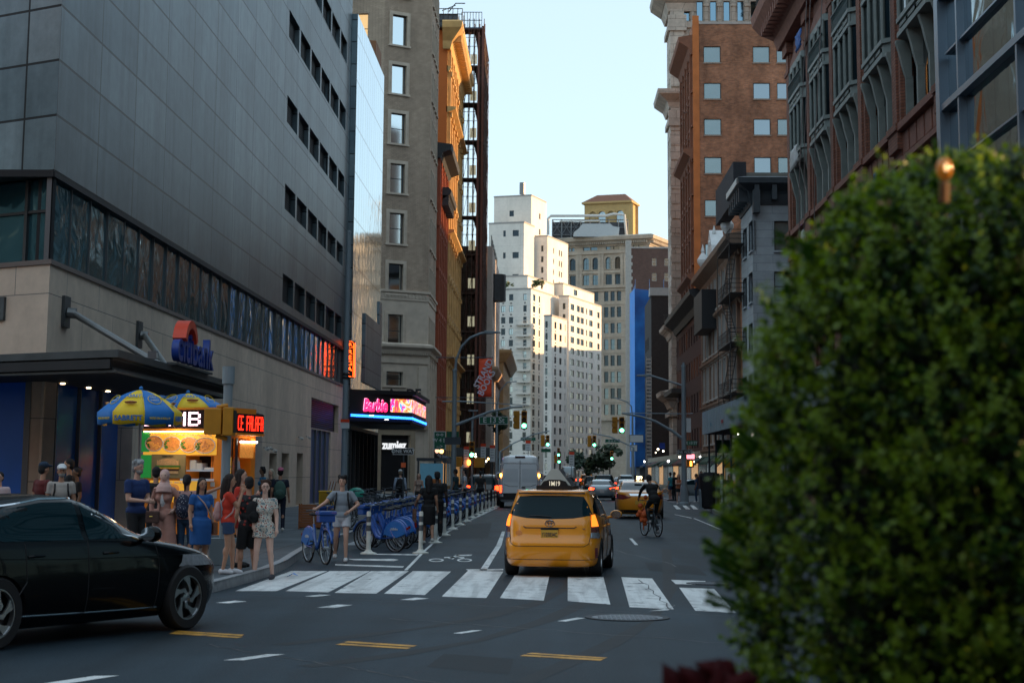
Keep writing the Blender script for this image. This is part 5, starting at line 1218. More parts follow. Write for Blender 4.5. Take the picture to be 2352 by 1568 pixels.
def oriel(a, c, k):
 b_ = c-a; P = Matrix.Translation((0,0,0))
 o = MB(); fr = [(a+.12,.35),(a+.9,-.32),(c-.9,-.32),(c-.12,.35)]          # plan: canted bay (u, depth)
 def poly(d=0): return [(p[0]+(-d if i < 2 else d), p[1]-(d if i in (1,2) else 0)) for i, p in enumerate(fr)]
 for z0_, z1_, d in ((za1+.5, zs1, 0), (zs1-.12, zs1+.08, .1), (za1+.4, za1+.62, .08), (zw2, zr2, 0), (zr2-.1, zr2+.1, .12), (zw2-.05, zw2+.15, .08), (ztop-1.5, ztop-1.1, .0)):
  o.prism([tuple((T @ Vector((p[0],p[1],0)))[:2]) for p in poly(d)], z0_, z1_)
 q = o.build('oriel_spandrel', gm, ob_)
 o2 = MB()      # recessed panels' raised ornament
 for (z0_, z1_) in ((za1+.75, zs1-.25), (zw2+.3, zr2-.25)):
  for i in range(3):
   u0_, u1_ = a+1.1+(b_-2.2)*i/3+.08, a+1.1+(b_-2.2)*(i+1)/3-.08
   o2.box(u0_,u1_,-.38,-.32,z0_,z0_+.08,T); o2.box(u0_,u1_,-.38,-.32,z1_-.08,z1_,T); o2.box(u0_,u0_+.08,-.38,-.32,z0_,z1_,T); o2.box(u1_-.08,u1_,-.38,-.32,z0_,z1_,T)
   o2.ball(T @ Vector(((u0_+u1_)/2,-.33,(z0_+z1_)/2)), (.06,(u1_-u0_)*.25,(z1_-z0_)*.25), 8, 4)
 o2.build('ornament', gm, q)
 def one(name, f): q_ = MB(); f(q_); q_.build(name, gm, ob_)
 pts = [(a+.14,.33),(a+.5,.02),(a+.92,-.3),(a+.92+(b_-1.84)/3,-.3),(a+.92+(b_-1.84)*2/3,-.3),(c-.92,-.3),(c-.5,.02),(c-.14,.33)]
 for (u_, v_) in pts:
  one('window_post', lambda q_: q_.tube([T @ Vector((u_,v_,zs1+.0)), T @ Vector((u_,v_,ztop-1.4))], .10, 6))
 for i in range(4):
  u_ = a+.2+(b_-.4)*i/3
  def br_(q_):
   q_.box(u_-.13,u_+.13,.05,.35,zS,za1-1.1,T)
   pr = [(.3,za1-1.2),(.05,za1-1.2),(-.1,za1-.6),(-.2,za1-.1),(-.34,za1+.35),(-.34,za1+.45),(.3,za1+.45)]
   vs = [(u_-.15,y,z) for y, z in pr]+[(u_+.15,y,z) for y, z in pr]; n_ = len(pr)
   q_.add(vs, [tuple(range(n_-1,-1,-1)), tuple(range(n_,2*n_))]+[(j,(j+1)%n_,n_+(j+1)%n_,n_+j) for j in range(n_)], T)
  one('bracket', br_)
 g_ = MB()
 for (z0_, z1_) in ((zs1+.08, zw2-.05), (zr2+.1, ztop-1.5)):
  pts = [(a+.14,.36),(a+.92,-.24),(c-.92,-.24),(c-.14,.36)]
  for i in range(3): p0, p1 = pts[i], pts[i+1]; g_.add([T @ Vector((p0[0],p0[1],z0_)), T @ Vector((p1[0],p1[1],z0_)), T @ Vector((p1[0],p1[1],z1_)), T @ Vector((p0[0],p0[1],z1_))], [(0,1,2,3)])
 g_.add([T @ Vector((a,.42,zS)), T @ Vector((c,.42,zS)), T @ Vector((c,.42,za1+.5)), T @ Vector((a,.42,za1+.5))], [(0,1,2,3)])
 g_.build('window_glass', M('oriel_glass', (.045,.075,.09), .08, .9, var=.2, scale=.8), ob_)
 o = MB()
 for i in range(18): u_ = a+.9+(b_-1.8)*i/17; o.box(u_-.02,u_+.02,-.44,-.40,zr2+.1,zr2+.95,T)
 o.box(a+.75,c-.75,-.46,-.38,zr2+.9,zr2+.98,T); o.box(a+.8,c-.8,-.42,-.41,zr2+.1,zr2+.6,T); o.build('green_railing', gd, ob_)
for k, (a, c) in enumerate(bays): oriel(a, c, k)
m = MB()
band(m, [(XO,YO1),(XO,YO0)], zS-.35, zS-.05, .35); band(m, [(XO,YO1),(XO,YO0)], zS-1.7, zS-1.45, .2)
for a, c in bays:
 for i in range(5): m.box(a+(c-a)*i/5+.12, a+(c-a)*(i+1)/5-.12, -.12, 0, zS-1.35, zS-.45, T)
 for i in range(4): m.box(a+.4+(c-a-.8)*i/3-.12, a+.4+(c-a-.8)*i/3+.12, -.1, .3, zS-5.4, zS-2.0, T)
 m.ext([(a,ztop-1.1)]+[(a+(c-a)*(.5-.5*math.cos(PI*i/8)), ztop-1.1+.9*math.sin(PI*i/8)) for i in range(9)], -.2, .1, T)
m.build('terracotta_band', bt, ob_)
for (f_, n_) in pu:
 m = MB(); u0_ = YO1-f_; u1_ = YO1-n_
 m.box(u0_, u1_, -.14, 0, zS-12, zcn-2.2, T); m.box(u0_+.4, u1_-.4, -.24, -.14, zS-.9, zcn-2.6, T)
 m.box(u0_-.12, u1_+.12, -.34, 0, zS-1.1, zS-.1, T); m.box(u0_-.2, u1_+.2, -.42, 0, zS-.3, zS, T); m.box(u0_-.15, u1_+.15, -.4, 0, zcn-2.9, zcn-2.2, T); m.box(u0_-.05, u1_+.05, -.3, 0, zcn-4.2, zcn-3.9, T)
 m.build('pier', br, ob_)
m = MB(); cornice(m, [(XO+2,YO1),(XO,YO1),(XO,YO0)], [(-.1,zcn-2.2),(.6,zcn-2.2),(.8,zcn-1.5),(1.6,zcn-.9),(2.0,zcn-.3),(2.1,zcn+.3),(-.1,zcn+.5)])
for i in range(46): u = Fo.L*i/46; m.box(u, u+.4, -1.7, -.6, zcn-1.4, zcn-.8, T)
m.build('cornice', bt, ob_)
# long window rows under the ledge
for a, c in bays:
 for j, (z0_, z1_) in enumerate(((zS-5.4, zS-2.0), (zS-10.5, zS-6.6))):
  windows(ob_, Fo, [(a+.4,c-.4,z0_,z1_)], FRD, [GLD], 'triple', .45)
# ropes, tarps and paper on the facade
rp_ = thing('hoist_ropes', 'thin grey ropes hanging down the front of the ornate brown building', 'ropes', (XO-2.3, YX(1870, XO-2.3, 400), 0))
m = MB()
for (xa_, ya1, xb_, yb1) in ((1878,0,1840,600),(1908,0,1860,620),(1866,60,1828,720)):
 a = onX(xa_, ya1, XO-2.2); c = onX(xb_, yb1, XO-1.3); m.tube([(XO-2.2,a[0],a[1]+6),(XO-2.0,(a[0]+c[0])/2-.2,(a[1]+c[1])/2),(XO-1.3,c[0],c[1]-8)], .022, 4)
m.build('rope', M('rope_grey', (.35,.3,.28), .8), rp_)
for (x0_, y0_, x1_, y1_, mt, lb, nm) in ((896,872,936,930,FRW,'white plastic sheet pinned to the far corner pier of the ornate brown building','plastic_sheet'),(1375,1000,1398,1060,M('tarp_blue',(.01,.1,.35),.6),'blue tarp bundle hanging under the ledge of the ornate brown building','tarp'),(925,212,956,258,MATS['tarp_blue'],'small blue tarp bag beside the top cornice of the ornate brown building','tarp'),(960,1330,978,1385,FRW,'small white rag on the wall low beside the ropes','rag')):
 a = onX(*Z('z8',x0_,y0_), XO-.75); c = onX(*Z('z8',x1_,y1_), XO-.75)
 o = thing(nm, lb, 'tarp' if nm == 'tarp' else 'sheet', (XO-.75, a[0], c[1])); m = MB(); rr = random.Random(x0_); W = a[0]-c[0]; H = a[1]-c[1]; nn = 6
 vs = [(rr.uniform(-.12,.02), -W*i/nn, H*j/nn) for j in range(nn+1) for i in range(nn+1)]
 m.add(vs, [(j*(nn+1)+i, j*(nn+1)+i+1, (j+1)*(nn+1)+i+1, (j+1)*(nn+1)+i) for j in range(nn) for i in range(nn)]); q = m.build('fold', mt, o, world=False, smooth=True)
 so_ = q.modifiers.new('s','SOLIDIFY'); so_.thickness = .02
# ---------------- modern glass building at right ----------------
YP1 = YO0-.1; XP = XO-.6
gp_ = thing('glass_front_building', 'modern glass fronted building with blue grey frame at the right edge', 'building', (XP, YP1, 0))
cg2 = BM('curtain_glass_teal', (.24,.33,.36), (.27,.36,.39), (.05,.06,.07), 1.7, 99, .02, .05, 0, .02, 0); b = cg2.node_tree.nodes['Principled BSDF']; b.inputs['Metallic'].default_value = 1
n = cg2.node_tree; tcn = [x for x in n.nodes if x.type == 'TEX_COORD'][0]; no = noise(n, tcn.outputs['Object'], .45, 2, .8); bp = n.nodes.new('ShaderNodeBump'); bp.inputs['Strength'].default_value = .35; bp.inputs['Distance'].default_value = .05
n.links.new(no.outputs[0], bp.inputs['Height']); n.links.new(bp.outputs[0], b.inputs['Normal'])
m = MB(); F = Face((XP+.25,YP1),(XP+.25,20)); facade(m, F, 0, 40, []); m.build('glass_wall', cg2, gp_)
m = MB(); F3_ = Face((XP+20,YP1),(XP,YP1)); facade(m, F3_, 0, 40, []); m.flat([(XP,20),(XP+20,20),(XP+20,YP1),(XP,YP1)], 40); facade(m, Face((XP+.2,20),(XP+20,20)), 0, 40, []); m.build('side_wall', clad, gp_)
fm_ = M('frame_blue_grey', (.20,.26,.32), .35, .7, var=.05)
m = MB(); m.box(XP-.1, XP+.35, YP1-.6, YP1, 0, 40)
for z in np.arange(zx(2192,258)-8.4, 40, 4.2): m.box(XP-.05, XP+.35, 20, YP1-.6, z-.12, z+.12); m.box(XP+.05, XP+.3, 20, YP1-1.0, z+1.9, z+1.98)
for y in np.arange(22, YP1-2, 7.6): m.box(XP-.02, XP+.3, y-.1, y+.1, 0, 40)
m.build('frame', fm_, gp_)
# ---------------- vehicles ----------------
def paint(name, col, metal=0): return M(name, col, .32, metal, var=.0, coat=1, spec=.5)
CGL = M('car_glass', (.003,.018,.024), .04, 0, var=0, spec=.18)
TYR = M('tyre_rubber', (.015,.015,.016), .8, var=0); RIM = M('rim_alloy', (.45,.46,.47), .3, .9, var=0); RIMD = M('rim_dark', (.03,.03,.032), .35, .7, var=0)
CHR = M('chrome', (.7,.72,.74), .12, 1, var=0); PLAS = M('black_plastic', (.015,.015,.017), .5, var=0)
TLR = M('tail_red', (.25,.01,.008), .15, var=0, coat=1); TLO = M('tail_red_lit', (.8,.03,.01), .2, var=0, emit=(1,.05,.01), es=4.0); TLA = M('turn_amber_lit', (1,.35,.02), .2, var=0, emit=(1,.22,.02), es=1.1)
CLR = M('clear_lens', (.5,.52,.55), .1, .4, var=.3, scale=20, coat=1); PLT = M('plate_orange', (.75,.40,.05), .5, var=0)
def carbody(keys, nseg=56, nsl=44, mat=None, arches=(), r=.37, W=1.0):
 ks = keys; zs = [k[0] for k in ks]
 def it(t):
  i = min(int(t), len(ks)-2); f = t-i
  p0, p1, p2, p3 = ks[max(i-1,0)], ks[i], ks[i+1], ks[min(i+2,len(ks)-1)]
  out = []
  for j in range(len(ks[0])):
   m1 = (p2[j]-p0[j])/2; m2 = (p3[j]-p1[j])/2; d = p2[j]-p1[j]
   if d == 0 or m1*d <= 0: m1 = 0 if d == 0 else m1*0
   if d == 0 or m2*d <= 0: m2 = 0
   if d: m1 = max(min(m1, 3*d, key=abs), -abs(3*d)) if abs(m1) > abs(3*d) else m1; m2 = max(min(m2, 3*d, key=abs), -abs(3*d)) if abs(m2) > abs(3*d) else m2
   h = (2*f**3-3*f*f+1)*p1[j]+(f**3-2*f*f+f)*m1+(-2*f**3+3*f*f)*p2[j]+(f**3-f*f)*m2
   out.append(h)
  return out
 vs = []; fs = []
 for s_ in range(nsl):
  z, yr, yf, w_, nr, nf = it((len(ks)-1)*s_/(nsl-1)); yc = (yr+yf)/2; a = (yf-yr)/2
  for j in range(nseg):
   t = 2*PI*(j+.5)/nseg; c, q = math.cos(t), math.sin(t); e = 2/(nf if q > 0 else nr)
   vs.append((w_*math.copysign(abs(c)**e, c), yc+a*math.copysign(abs(q)**e, q), z))
 for s_ in range(nsl-1):
  for j in range(nseg): fs.append((s_*nseg+j, s_*nseg+(j+1)%nseg, (s_+1)*nseg+(j+1)%nseg, (s_+1)*nseg+j))
 # end caps as fans
 for base, flip in ((0, True), ((nsl-1)*nseg, False)):
  c = len(vs); pts = vs[base:base+nseg]; vs.append((0, sum(p[1] for p in pts)/nseg, pts[0][2]+(.012 if not flip else 0)))
  for j in range(nseg):
   a, b_ = base+j, base+(j+1)%nseg; fs.append((b_, a, c) if flip else (a, b_, c))
 m = MB(); m.add(vs, fs); o = m.build('body', [mat, BLK])
 full = BVHTree.FromPolygons([Vector(v) for v in vs], fs)
 if arches:
  for ya in arches:
   for sg in (-1, 1):
    cu = MB(); cu.m = 1; cu.tube([(sg*(W-.32),ya,r-.02),(sg*(W+.3),ya,r-.02)], r+.035, 28); co_ = cu.build('cut', [mat, BLK])
    md = o.modifiers.new('b', 'BOOLEAN'); md.operation = 'DIFFERENCE'; md.object = co_; md.solver = 'EXACT'
  o = applied(o)
  for c in [c for c in bpy.data.objects if c.name.startswith('cut')]: bpy.data.objects.remove(c)
 me = o.data
 me.polygons.foreach_set('use_smooth', [True]*len(me.polygons))
 bm = bmesh.new(); bm.from_mesh(me)
 for e in bm.edges:
  if len(e.link_faces) == 2 and e.calc_face_angle(0) > R(38): e.smooth = False
 bm.to_mesh(me); bm.free()
 return o, full
def patch(bvh, poly, axis, off, mat, name, parent, res=.06, sg=1):
 """a thin fitted panel: polygon laid on the body from one side; axis 'r' rear, 'f' front, 's' side, 't' top"""
 P = [Vector(p) for p in poly]
 if axis == 's' and sg < 0 or axis == 'f' : pass
 x0, x1 = min(p.x for p in P), max(p.x for p in P); y0, y1 = min(p.y for p in P), max(p.y for p in P)
 def inside(q):
  c = False; j = len(P)-1
  for i in range(len(P)):
   if ((P[i].y > q[1]) != (P[j].y > q[1])) and (q[0] < (P[j].x-P[i].x)*(q[1]-P[i].y)/(P[j].y-P[i].y)+P[i].x): c = not c
   j = i
  return c
 pts = []
 n = len(P)
 for i in range(n):
  a, b_ = P[i], P[(i+1)%n]; k = max(1, int((b_-a).length/res))
  for q in range(k): pts.append(a.lerp(b_, q/k))
 nb = len(pts); edges = [(i, (i+1)%nb) for i in range(nb)]
 gx = np.arange(x0+res/2, x1, res); gy = np.arange(y0+res/2, y1, res)
 for gx_ in gx:
  for gy_ in gy:
   if inside((gx_, gy_)) and min((Vector((gx_,gy_))-p).length for p in pts[:nb]) > res*.4: pts.append(Vector((gx_, gy_)))
 v2, _, f2, *_ = delaunay_2d_cdt([Vector((p[0],p[1])) for p in pts], edges, [], 1, 1e-5)
 vs = []
 for p in v2:
  if axis == 'r': o_, d = Vector((p.x,-12,p.y)), Vector((0,1,0))
  elif axis == 'f': o_, d = Vector((p.x,12,p.y)), Vector((0,-1,0))
  elif axis == 's': o_, d = Vector((sg*12,p.x,p.y)), Vector((-sg,0,0))
  else: o_, d = Vector((p.x,p.y,12)), Vector((0,0,-1))
  h = bvh.ray_cast(o_, d)
  if h[0] is None: h = bvh.find_nearest(o_+d*11)
  nn = h[1] if h[1].dot(d) < 0 else -h[1]
  vs.append(h[0]+nn*off)
 m = MB(); fs = []
 dirv = {'r': Vector((0,-1,0)), 'f': Vector((0,1,0)), 's': Vector((sg,0,0)), 't': Vector((0,0,1))}[axis]
 for f in f2:
  nrm = (vs[f[1]]-vs[f[0]]).cross(vs[f[2]]-vs[f[0]]); fs.append(tuple(f) if nrm.dot(dirv) > 0 else tuple(reversed(f)))
 m.add(vs, fs); return m.build(name, mat, parent, world=False, smooth=True)
def seam(bvh, pts, axis, parent, sg=1, w_=.006, name='panel_gap', mat=None, off=.001, step=.05):
 """a narrow dark gap line following the body"""
 q = []
 for i in range(len(pts)-1):
  a, b_ = Vector(pts[i]), Vector(pts[i+1]); k = max(1, int((b_-a).length/step))
  q += [a.lerp(b_, j/k) for j in range(k)]
 q.append(Vector(pts[-1])); P3 = []
 for p in q:
  if axis == 'r': o_, d = Vector((p.x,-12,p.y)), Vector((0,1,0))
  elif axis == 'f': o_, d = Vector((p.x,12,p.y)), Vector((0,-1,0))
  elif axis == 's': o_, d = Vector((sg*12,p.x,p.y)), Vector((-sg,0,0))
  else: o_, d = Vector((p.x,p.y,12)), Vector((0,0,-1))
  h = bvh.ray_cast(o_, d)
  if h[0] is None: h = bvh.find_nearest(o_+d*11)
  P3.append(h[0]-d*off)
 m = MB(); m.tube(P3, w_, 4); return m.build(name, mat or BLK, parent, world=False)
WHC = {}
def wheel(parent, x, y, r, w_, style, sg):
 key = (round(r,3), w_, style)
 if key not in WHC:
  m = MB(); pr = [(r*.68,-w_/2),(r*.93,-w_/2),(r,-w_*.36),(r,w_*.36),(r*.93,w_/2),(r*.68,w_/2),(r*.66,w_*.2),(r*.66,-w_*.2)]
  n = 36; vs = [(z, ra*math.cos(2*PI*j/n), ra*math.sin(2*PI*j/n)) for ra, z in pr for j in range(n)]; k = len(pr)
  fs = [(i*n+j, ((i+1)%k)*n+j, ((i+1)%k)*n+(j+1)%n, i*n+(j+1)%n) for i in range(k) for j in range(n)]; m.add(vs, fs)
  o = m.build('tyre', TYR, smooth=2); t = o.data; bpy.data.objects.remove(o)
  m = MB(); RY = Matrix.Rotation(PI/2, 4, 'Y')
  if style == 'swirl':
   m.m = 1; m.lathe([(r*.64,-.02),(r*.64,.01),(.02,.01)], 32, RY); m.m = 0
   m.lathe([(r*.68,w_*.38),(r*.68,w_*.46),(r*.635,w_*.46),(r*.62,w_*.2)], 36, RY, False); m.lathe([(.05,.02),(.055,w_*.34),(.001,w_*.36)], 14, RY)
   for i in range(5):
    T = Matrix.Rotation(2*PI*i/5, 4, 'X'); x0 = w_*.30; x1 = w_*.40
    pl = [(.03,.02),(.075,.035),(r*.42,-.005),(r*.655,-.10),(r*.655,.035),(r*.35,.05),(.07,.085),(.03,.06)]
    vs = [(x0,p[1],p[0]) for p in pl]+[(x1,p[1],p[0]) for p in pl]; nn = len(pl)
    m.add(vs, [tuple(range(nn)), tuple(range(2*nn-1,nn-1,-1))]+[(nn+q,nn+(q+1)%nn,(q+1)%nn,q) for q in range(nn)], T)
  else:
   m.m = 1; m.lathe([(r*.64,-.02),(r*.64,.02),(.02,.02)], 24, RY); m.m = 0
   m.lathe([(r*.68,w_*.36),(r*.68,w_*.44),(r*.6,w_*.42),(r*.58,w_*.2)], 28, RY, False); m.lathe([(.06,.0),(.07,w_*.3),(.001,w_*.33)], 12, RY)
   for i in range(9): m.box(w_*.18, w_*.34, -.018, .018, .03, r*.62, Matrix.Rotation(2*PI*i/9, 4, 'X'))
  o = m.build('rim', [RIM, RIMD]); q = o.data; bpy.data.objects.remove(o)
  WHC[key] = (t, q)
 t, q = WHC[key]
 o = link_mesh('wheel', t, parent, (x,y,r), 0 if sg > 0 else PI); link_mesh('rim', q, o)
 return o
SEDAN = [(.17,-2.20,2.15,.78,5,4),(.24,-2.36,2.34,.86,5,4),(.42,-2.44,2.44,.915,5,3.6),(.62,-2.45,2.43,.925,5,3.6),(.74,-2.44,2.33,.92,5,3.6),(.82,-2.43,2.10,.915,5,4),(.90,-2.41,1.66,.905,5,5),(.96,-2.38,1.20,.895,5,6),(1.01,-2.30,.98,.87,5,6),(1.07,-2.02,.84,.825,5,5),(1.16,-1.74,.64,.785,5,5),(1.27,-1.40,.40,.735,5,5),(1.37,-1.02,.14,.67,4,4),(1.42,-.72,-.05,.58,3.4,3.4),(1.445,-.50,-.24,.38,3,3)]
SUV = [(.26,-2.15,2.15,.80,5,4),(.34,-2.30,2.30,.88,5,4),(.60,-2.36,2.38,.93,5,4),(.86,-2.35,2.34,.935,6,4),(.98,-2.33,2.15,.93,6,4),(1.08,-2.30,1.35,.92,6,5),(1.14,-2.28,1.08,.90,6,6),(1.25,-2.24,.92,.86,6,6),(1.45,-2.14,.62,.80,6,6),(1.62,-2.00,.32,.75,6,5),(1.72,-1.86,.10,.68,5,4),(1.76,-1.6,-.2,.5,4,4)]
HATCH = [(.19,-2.16,2.10,.80,6,4),(.25,-2.26,2.24,.85,6,4),(.42,-2.31,2.30,.885,6,3.6),(.60,-2.31,2.30,.89,6,3.6),(.70,-2.25,2.22,.885,6,3.6),(.80,-2.22,2.02,.88,6,4),(.90,-2.20,1.72,.872,6,4.5),(1.0,-2.17,1.40,.86,6,5),(1.06,-2.14,1.15,.835,6,5),(1.2,-2.04,.85,.79,6.5,5),(1.34,-1.94,.52,.74,7,5),(1.44,-1.9,.22,.70,7,5),(1.50,-1.93,.0,.67,7,4),(1.535,-1.90,-.2,.63,6,4),(1.56,-1.2,-.4,.42,4,4)]
VAN = [(.30,-2.95,2.75,.90,8,4),(.38,-2.98,2.95,.98,9,4),(.70,-2.98,3.0,1.02,10,4),(1.10,-2.96,2.85,1.03,10,4.5),(1.35,-2.95,2.25,1.03,10,5),(1.6,-2.94,1.9,1.02,10,5),(2.1,-2.90,1.45,.97,9,5),(2.45,-2.86,1.0,.92,8,5),(2.62,-2.80,.7,.85,7,5),(2.70,-2.6,.4,.7,5,4)]
def car(name, label, loc, rz, color, kind='sedan', lights=True, group=None, wr=.335, cat='car', details=True, lit=False, hitint=None):
 t = thing(name, label, cat, loc, rz, group)
 K = {'sedan': SEDAN, 'suv': SUV, 'hatch': HATCH, 'van': VAN}[kind]
 W = max(k[3] for k in K); ax = {'sedan': (1.48,-1.36), 'suv': (1.42,-1.38), 'hatch': (1.36,-1.42), 'van': (1.95,-1.75)}[kind]
 o, bv = carbody(K, mat=color, arches=ax, r=wr, W=W); o.parent = t
 for y in ax:
  for sg in (-1, 1): wheel(t, sg*(W-.115), y, wr, .21, 'swirl' if name == 'black_sedan' else 'plain', sg)
 if kind == 'sedan':
  zr, zt = .99, 1.36; rg_ = [(-.60,1.335),(.60,1.335),(.70,1.07),(-.70,1.07)]; sd = [[(-.10,1.0),(.88,1.0),(.55,1.2),(.22,1.345),(-.08,1.37)],[(-.18,1.0),(-.16,1.37),(-.62,1.37),(-1.12,1.31),(-1.48,1.21),(-1.60,1.12),(-1.3,1.01)]]
  ws = [(-.62,1.34),(.62,1.34),(.76,1.03),(-.76,1.03)]; tl = [[(.50,.86),(.88,.90),(.90,.74),(.60,.72)]]; pl_ = (.0,.62); door = [[(.92,.99),(.98,.7),(.95,.28)],[(-.13,.99),(-.13,.28)],[(-1.02,.99),(-1.0,.62),(-1.1,.5)]]
 elif kind == 'suv':
  rg_ = [(-.60,1.62),(.60,1.62),(.72,1.2),(-.72,1.2)]; sd = [[(-.10,1.12),(.92,1.12),(.62,1.4),(.25,1.6),(-.08,1.63)],[(-.18,1.12),(-.16,1.63),(-1.05,1.62),(-1.15,1.12)],[(-1.22,1.12),(-1.12,1.62),(-1.75,1.56),(-2.0,1.2)]]
  ws = [(-.62,1.6),(.62,1.6),(.78,1.18),(-.78,1.18)]; tl = [[(.70,1.12),(.90,1.14),(.90,.85),(.68,.88)]]; pl_ = (.0,.78); door = [[(.92,1.1),(.98,.7),(.95,.32)],[(-.13,1.1),(-.13,.32)],[(-1.1,1.1),(-1.05,.62)]]
 elif kind == 'hatch':
  rg_ = [(-.58,1.43),(-.3,1.445),(.3,1.445),(.58,1.43),(.66,1.3),(.735,1.13),(.70,1.09),(.42,1.045),(0,1.03),(-.42,1.045),(-.70,1.09),(-.735,1.13),(-.66,1.3)]
  sd = [[(-.12,1.02),(1.12,1.0),(.80,1.2),(.42,1.38),(.1,1.46),(-.10,1.47)],[(-.20,1.03),(-.18,1.47),(-.9,1.46),(-1.05,1.05)],[(-1.13,1.06),(-1.0,1.45),(-1.35,1.42),(-1.75,1.26),(-1.85,1.14)]]
  ws = [(-.60,1.44),(.60,1.44),(.78,1.08),(-.78,1.08)]; tl = []; pl_ = (0,.76); door = [[(1.15,.98),(1.18,.7),(1.0,.3)],[(-.16,1.0),(-.16,.3)],[(-1.09,1.02),(-1.0,.7),(-1.15,.62)],[(1.0,.29),(-1.0,.29)]]
 else:
  rg_ = None; sd = [[(.95,1.42),(1.95,1.42),(1.7,1.75),(1.3,2.05),(.95,2.08)]]; ws = [(-.75,2.2),(.75,2.2),(.9,1.5),(-.9,1.5)]; tl = [[(.90,1.15),(1.0,1.15),(1.0,.78),(.90,.78)]]; pl_ = (0,.55); door = [[(.85,2.1),(.85,.5)]]
 if rg_: patch(bv, rg_, 'r', .004, CGL, 'rear_window', t)
 patch(bv, ws, 'f', .004, CGL, 'windscreen', t)
 for sg in (-1, 1):
  for s_ in sd: patch(bv, s_, 's', .004, CGL, 'side_window', t, sg=sg)
  if details:
   for d_ in door: seam(bv, d_, 's', t, sg)
  for q in tl:
   q = [(sg*a, b_) for a, b_ in q]; patch(bv, q, 'r', .006, TLO if lit else TLR, 'tail_light', t, .03)
  hz = {'sedan': [(.62,.76),(.86,.80),(.89,.68),(.66,.66)], 'suv': [(.6,.98),(.86,1.0),(.9,.84),(.66,.84)], 'hatch': [(.6,.84),(.84,.88),(.87,.7),(.66,.68)], 'van': [(.62,1.15),(.9,1.2),(.95,.95),(.68,.9)]}[kind]
  patch(bv, [(sg*a, b_) for a, b_ in hz], 'f', .005, CLR, 'headlight', t, .04)
  # door mirrors
  my = {'sedan': .72, 'suv': .75, 'hatch': .88, 'van': 1.75}[kind]; mz = {'sedan': 1.02, 'suv': 1.16, 'hatch': 1.04, 'van': 1.6}[kind]; hh = .17 if kind != 'van' else .4
  m = MB(); m.ball((sg*(W+.10), my, mz+.02), (.12,.075,hh*.5), 12, 8); m.tube([(sg*(W-.08),my,mz-.04),(sg*(W+.06),my,mz-.02)], .03, 6)
  mo = m.build('door_mirror', color, t, world=False, smooth=True)
  m = MB(); n_ = 12; m.add([(sg*(W+.10)+.10*math.cos(2*PI*i/n_), my-.078, mz+.02+hh*.42*math.sin(2*PI*i/n_)) for i in range(n_)], [tuple(range(n_))]); m.build('mirror_glass', CHR, mo, world=False)
  if details:
   for yh in ((-.02+.12, -.98) if kind != 'van' else (1.0,)):
    m = MB(); zz = {'sedan': .86, 'suv': .98, 'hatch': .88, 'van': 1.1}[kind]; h = bv.ray_cast(Vector((sg*12,yh,zz)), Vector((-sg,0,0)))[0]
    m.tube([(h.x,yh-.0,zz),(h.x+sg*.035,yh+.03,zz+.005),(h.x+sg*.035,yh+.18,zz+.008),(h.x,yh+.21,zz+.005)], .016, 6); m.build('door_handle', color, t, world=False)
 z = pl_[1]; h = bv.ray_cast(Vector((0,-12,z)), Vector((0,1,0)))[0]
 m = MB(); m.box(-.155,.155,h.y-.02,h.y+.03,z-.08,z+.08); m.build('number_plate', PLT if name.startswith('yellow') else FRW, t, world=False)
 if kind in ('sedan', 'suv'):
  patch(bv, [(-.75,.34),(.75,.34),(.7,.24 if kind != 'suv' else .3),(-.7,.24 if kind != 'suv' else .3)], 'r', .004, PLAS, 'rear_diffuser', t, .08)
  patch(bv, [(-.42,.62),(.42,.62),(.5,.34),(-.5,.34)], 'f', .004, PLAS, 'grille', t, .08)
 return t, bv
YEL = paint('taxi_yellow', (.95,.33,.005)); BLKP = M('paint_black', (.0015,.0015,.002), .25, 0, var=0, coat=.28, spec=.12); SILV = paint('paint_silver', (.30,.36,.38), .6); WHP = paint('van_white', (.88,.92,.94)); DKP = paint('paint_dark', (.01,.012,.016)); GRP = paint('paint_grey', (.12,.15,.17), .5); REDP = paint('paint_maroon', (.09,.012,.015))
# yellow hatchback taxi in front
p1 = G(1270, 1326); yw = R(-6)
tx, bv = car('yellow_taxi', 'yellow hatchback taxi with roof advert crossing the zebra stripes', (p1.x+.17, p1.y+2.22, 0), yw, YEL, 'hatch', cat='taxi')
for sg in (-1, 1):
 # long wraparound tail lamps: amber top, red middle, clear bottom
 patch(bv, [(sg*a,z) for a,z in ((.73,1.10),(.775,1.11),(.815,1.00),(.84,.90),(.735,.90))], 'r', .008, TLA if True else TLR, 'turn_signal', tx, .03)
 patch(bv, [(sg*a,z) for a,z in ((.735,.895),(.842,.895),(.85,.80),(.73,.80))], 'r', .008, M('tail_brown', (.22,.06,.04), .2, coat=1, var=.2, scale=20), 'tail_light', tx, .03)
 patch(bv, [(sg*a,z) for a,z in ((.73,.795),(.852,.795),(.86,.685),(.725,.70))], 'r', .008, CLR, 'reversing_light', tx, .03)
 patch(bv, [(sg*a,z) for a,z in ((.80,.52),(.835,.52),(.835,.34),(.80,.34))], 'r', .006, TLR, 'reflector', tx, .03)
seam(bv, [(-.72,1.02),(-.74,.80),(-.70,.60),(-.62,.555),(.62,.555),(.70,.60),(.74,.80),(.72,1.02)], 'r', tx, w_=.007)
seam(bv, [(-.48,.90),(-.44,.875),(.44,.875),(.48,.90)], 'r', tx, w_=.010); seam(bv, [(-.80,.32),(.80,.32)], 'r', tx, w_=.006)
seam(bv, [(-.86,1.46+.0),(-.6,1.49),(.6,1.49)][1:], 'r', tx, w_=.012)
h = bv.ray_cast(Vector((0,-12,.95)), Vector((0,1,0)))[0]
m = MB(); T = Matrix.Translation((0,h.y-.012,.955)) @ Matrix.Rotation(PI/2, 4, 'X')
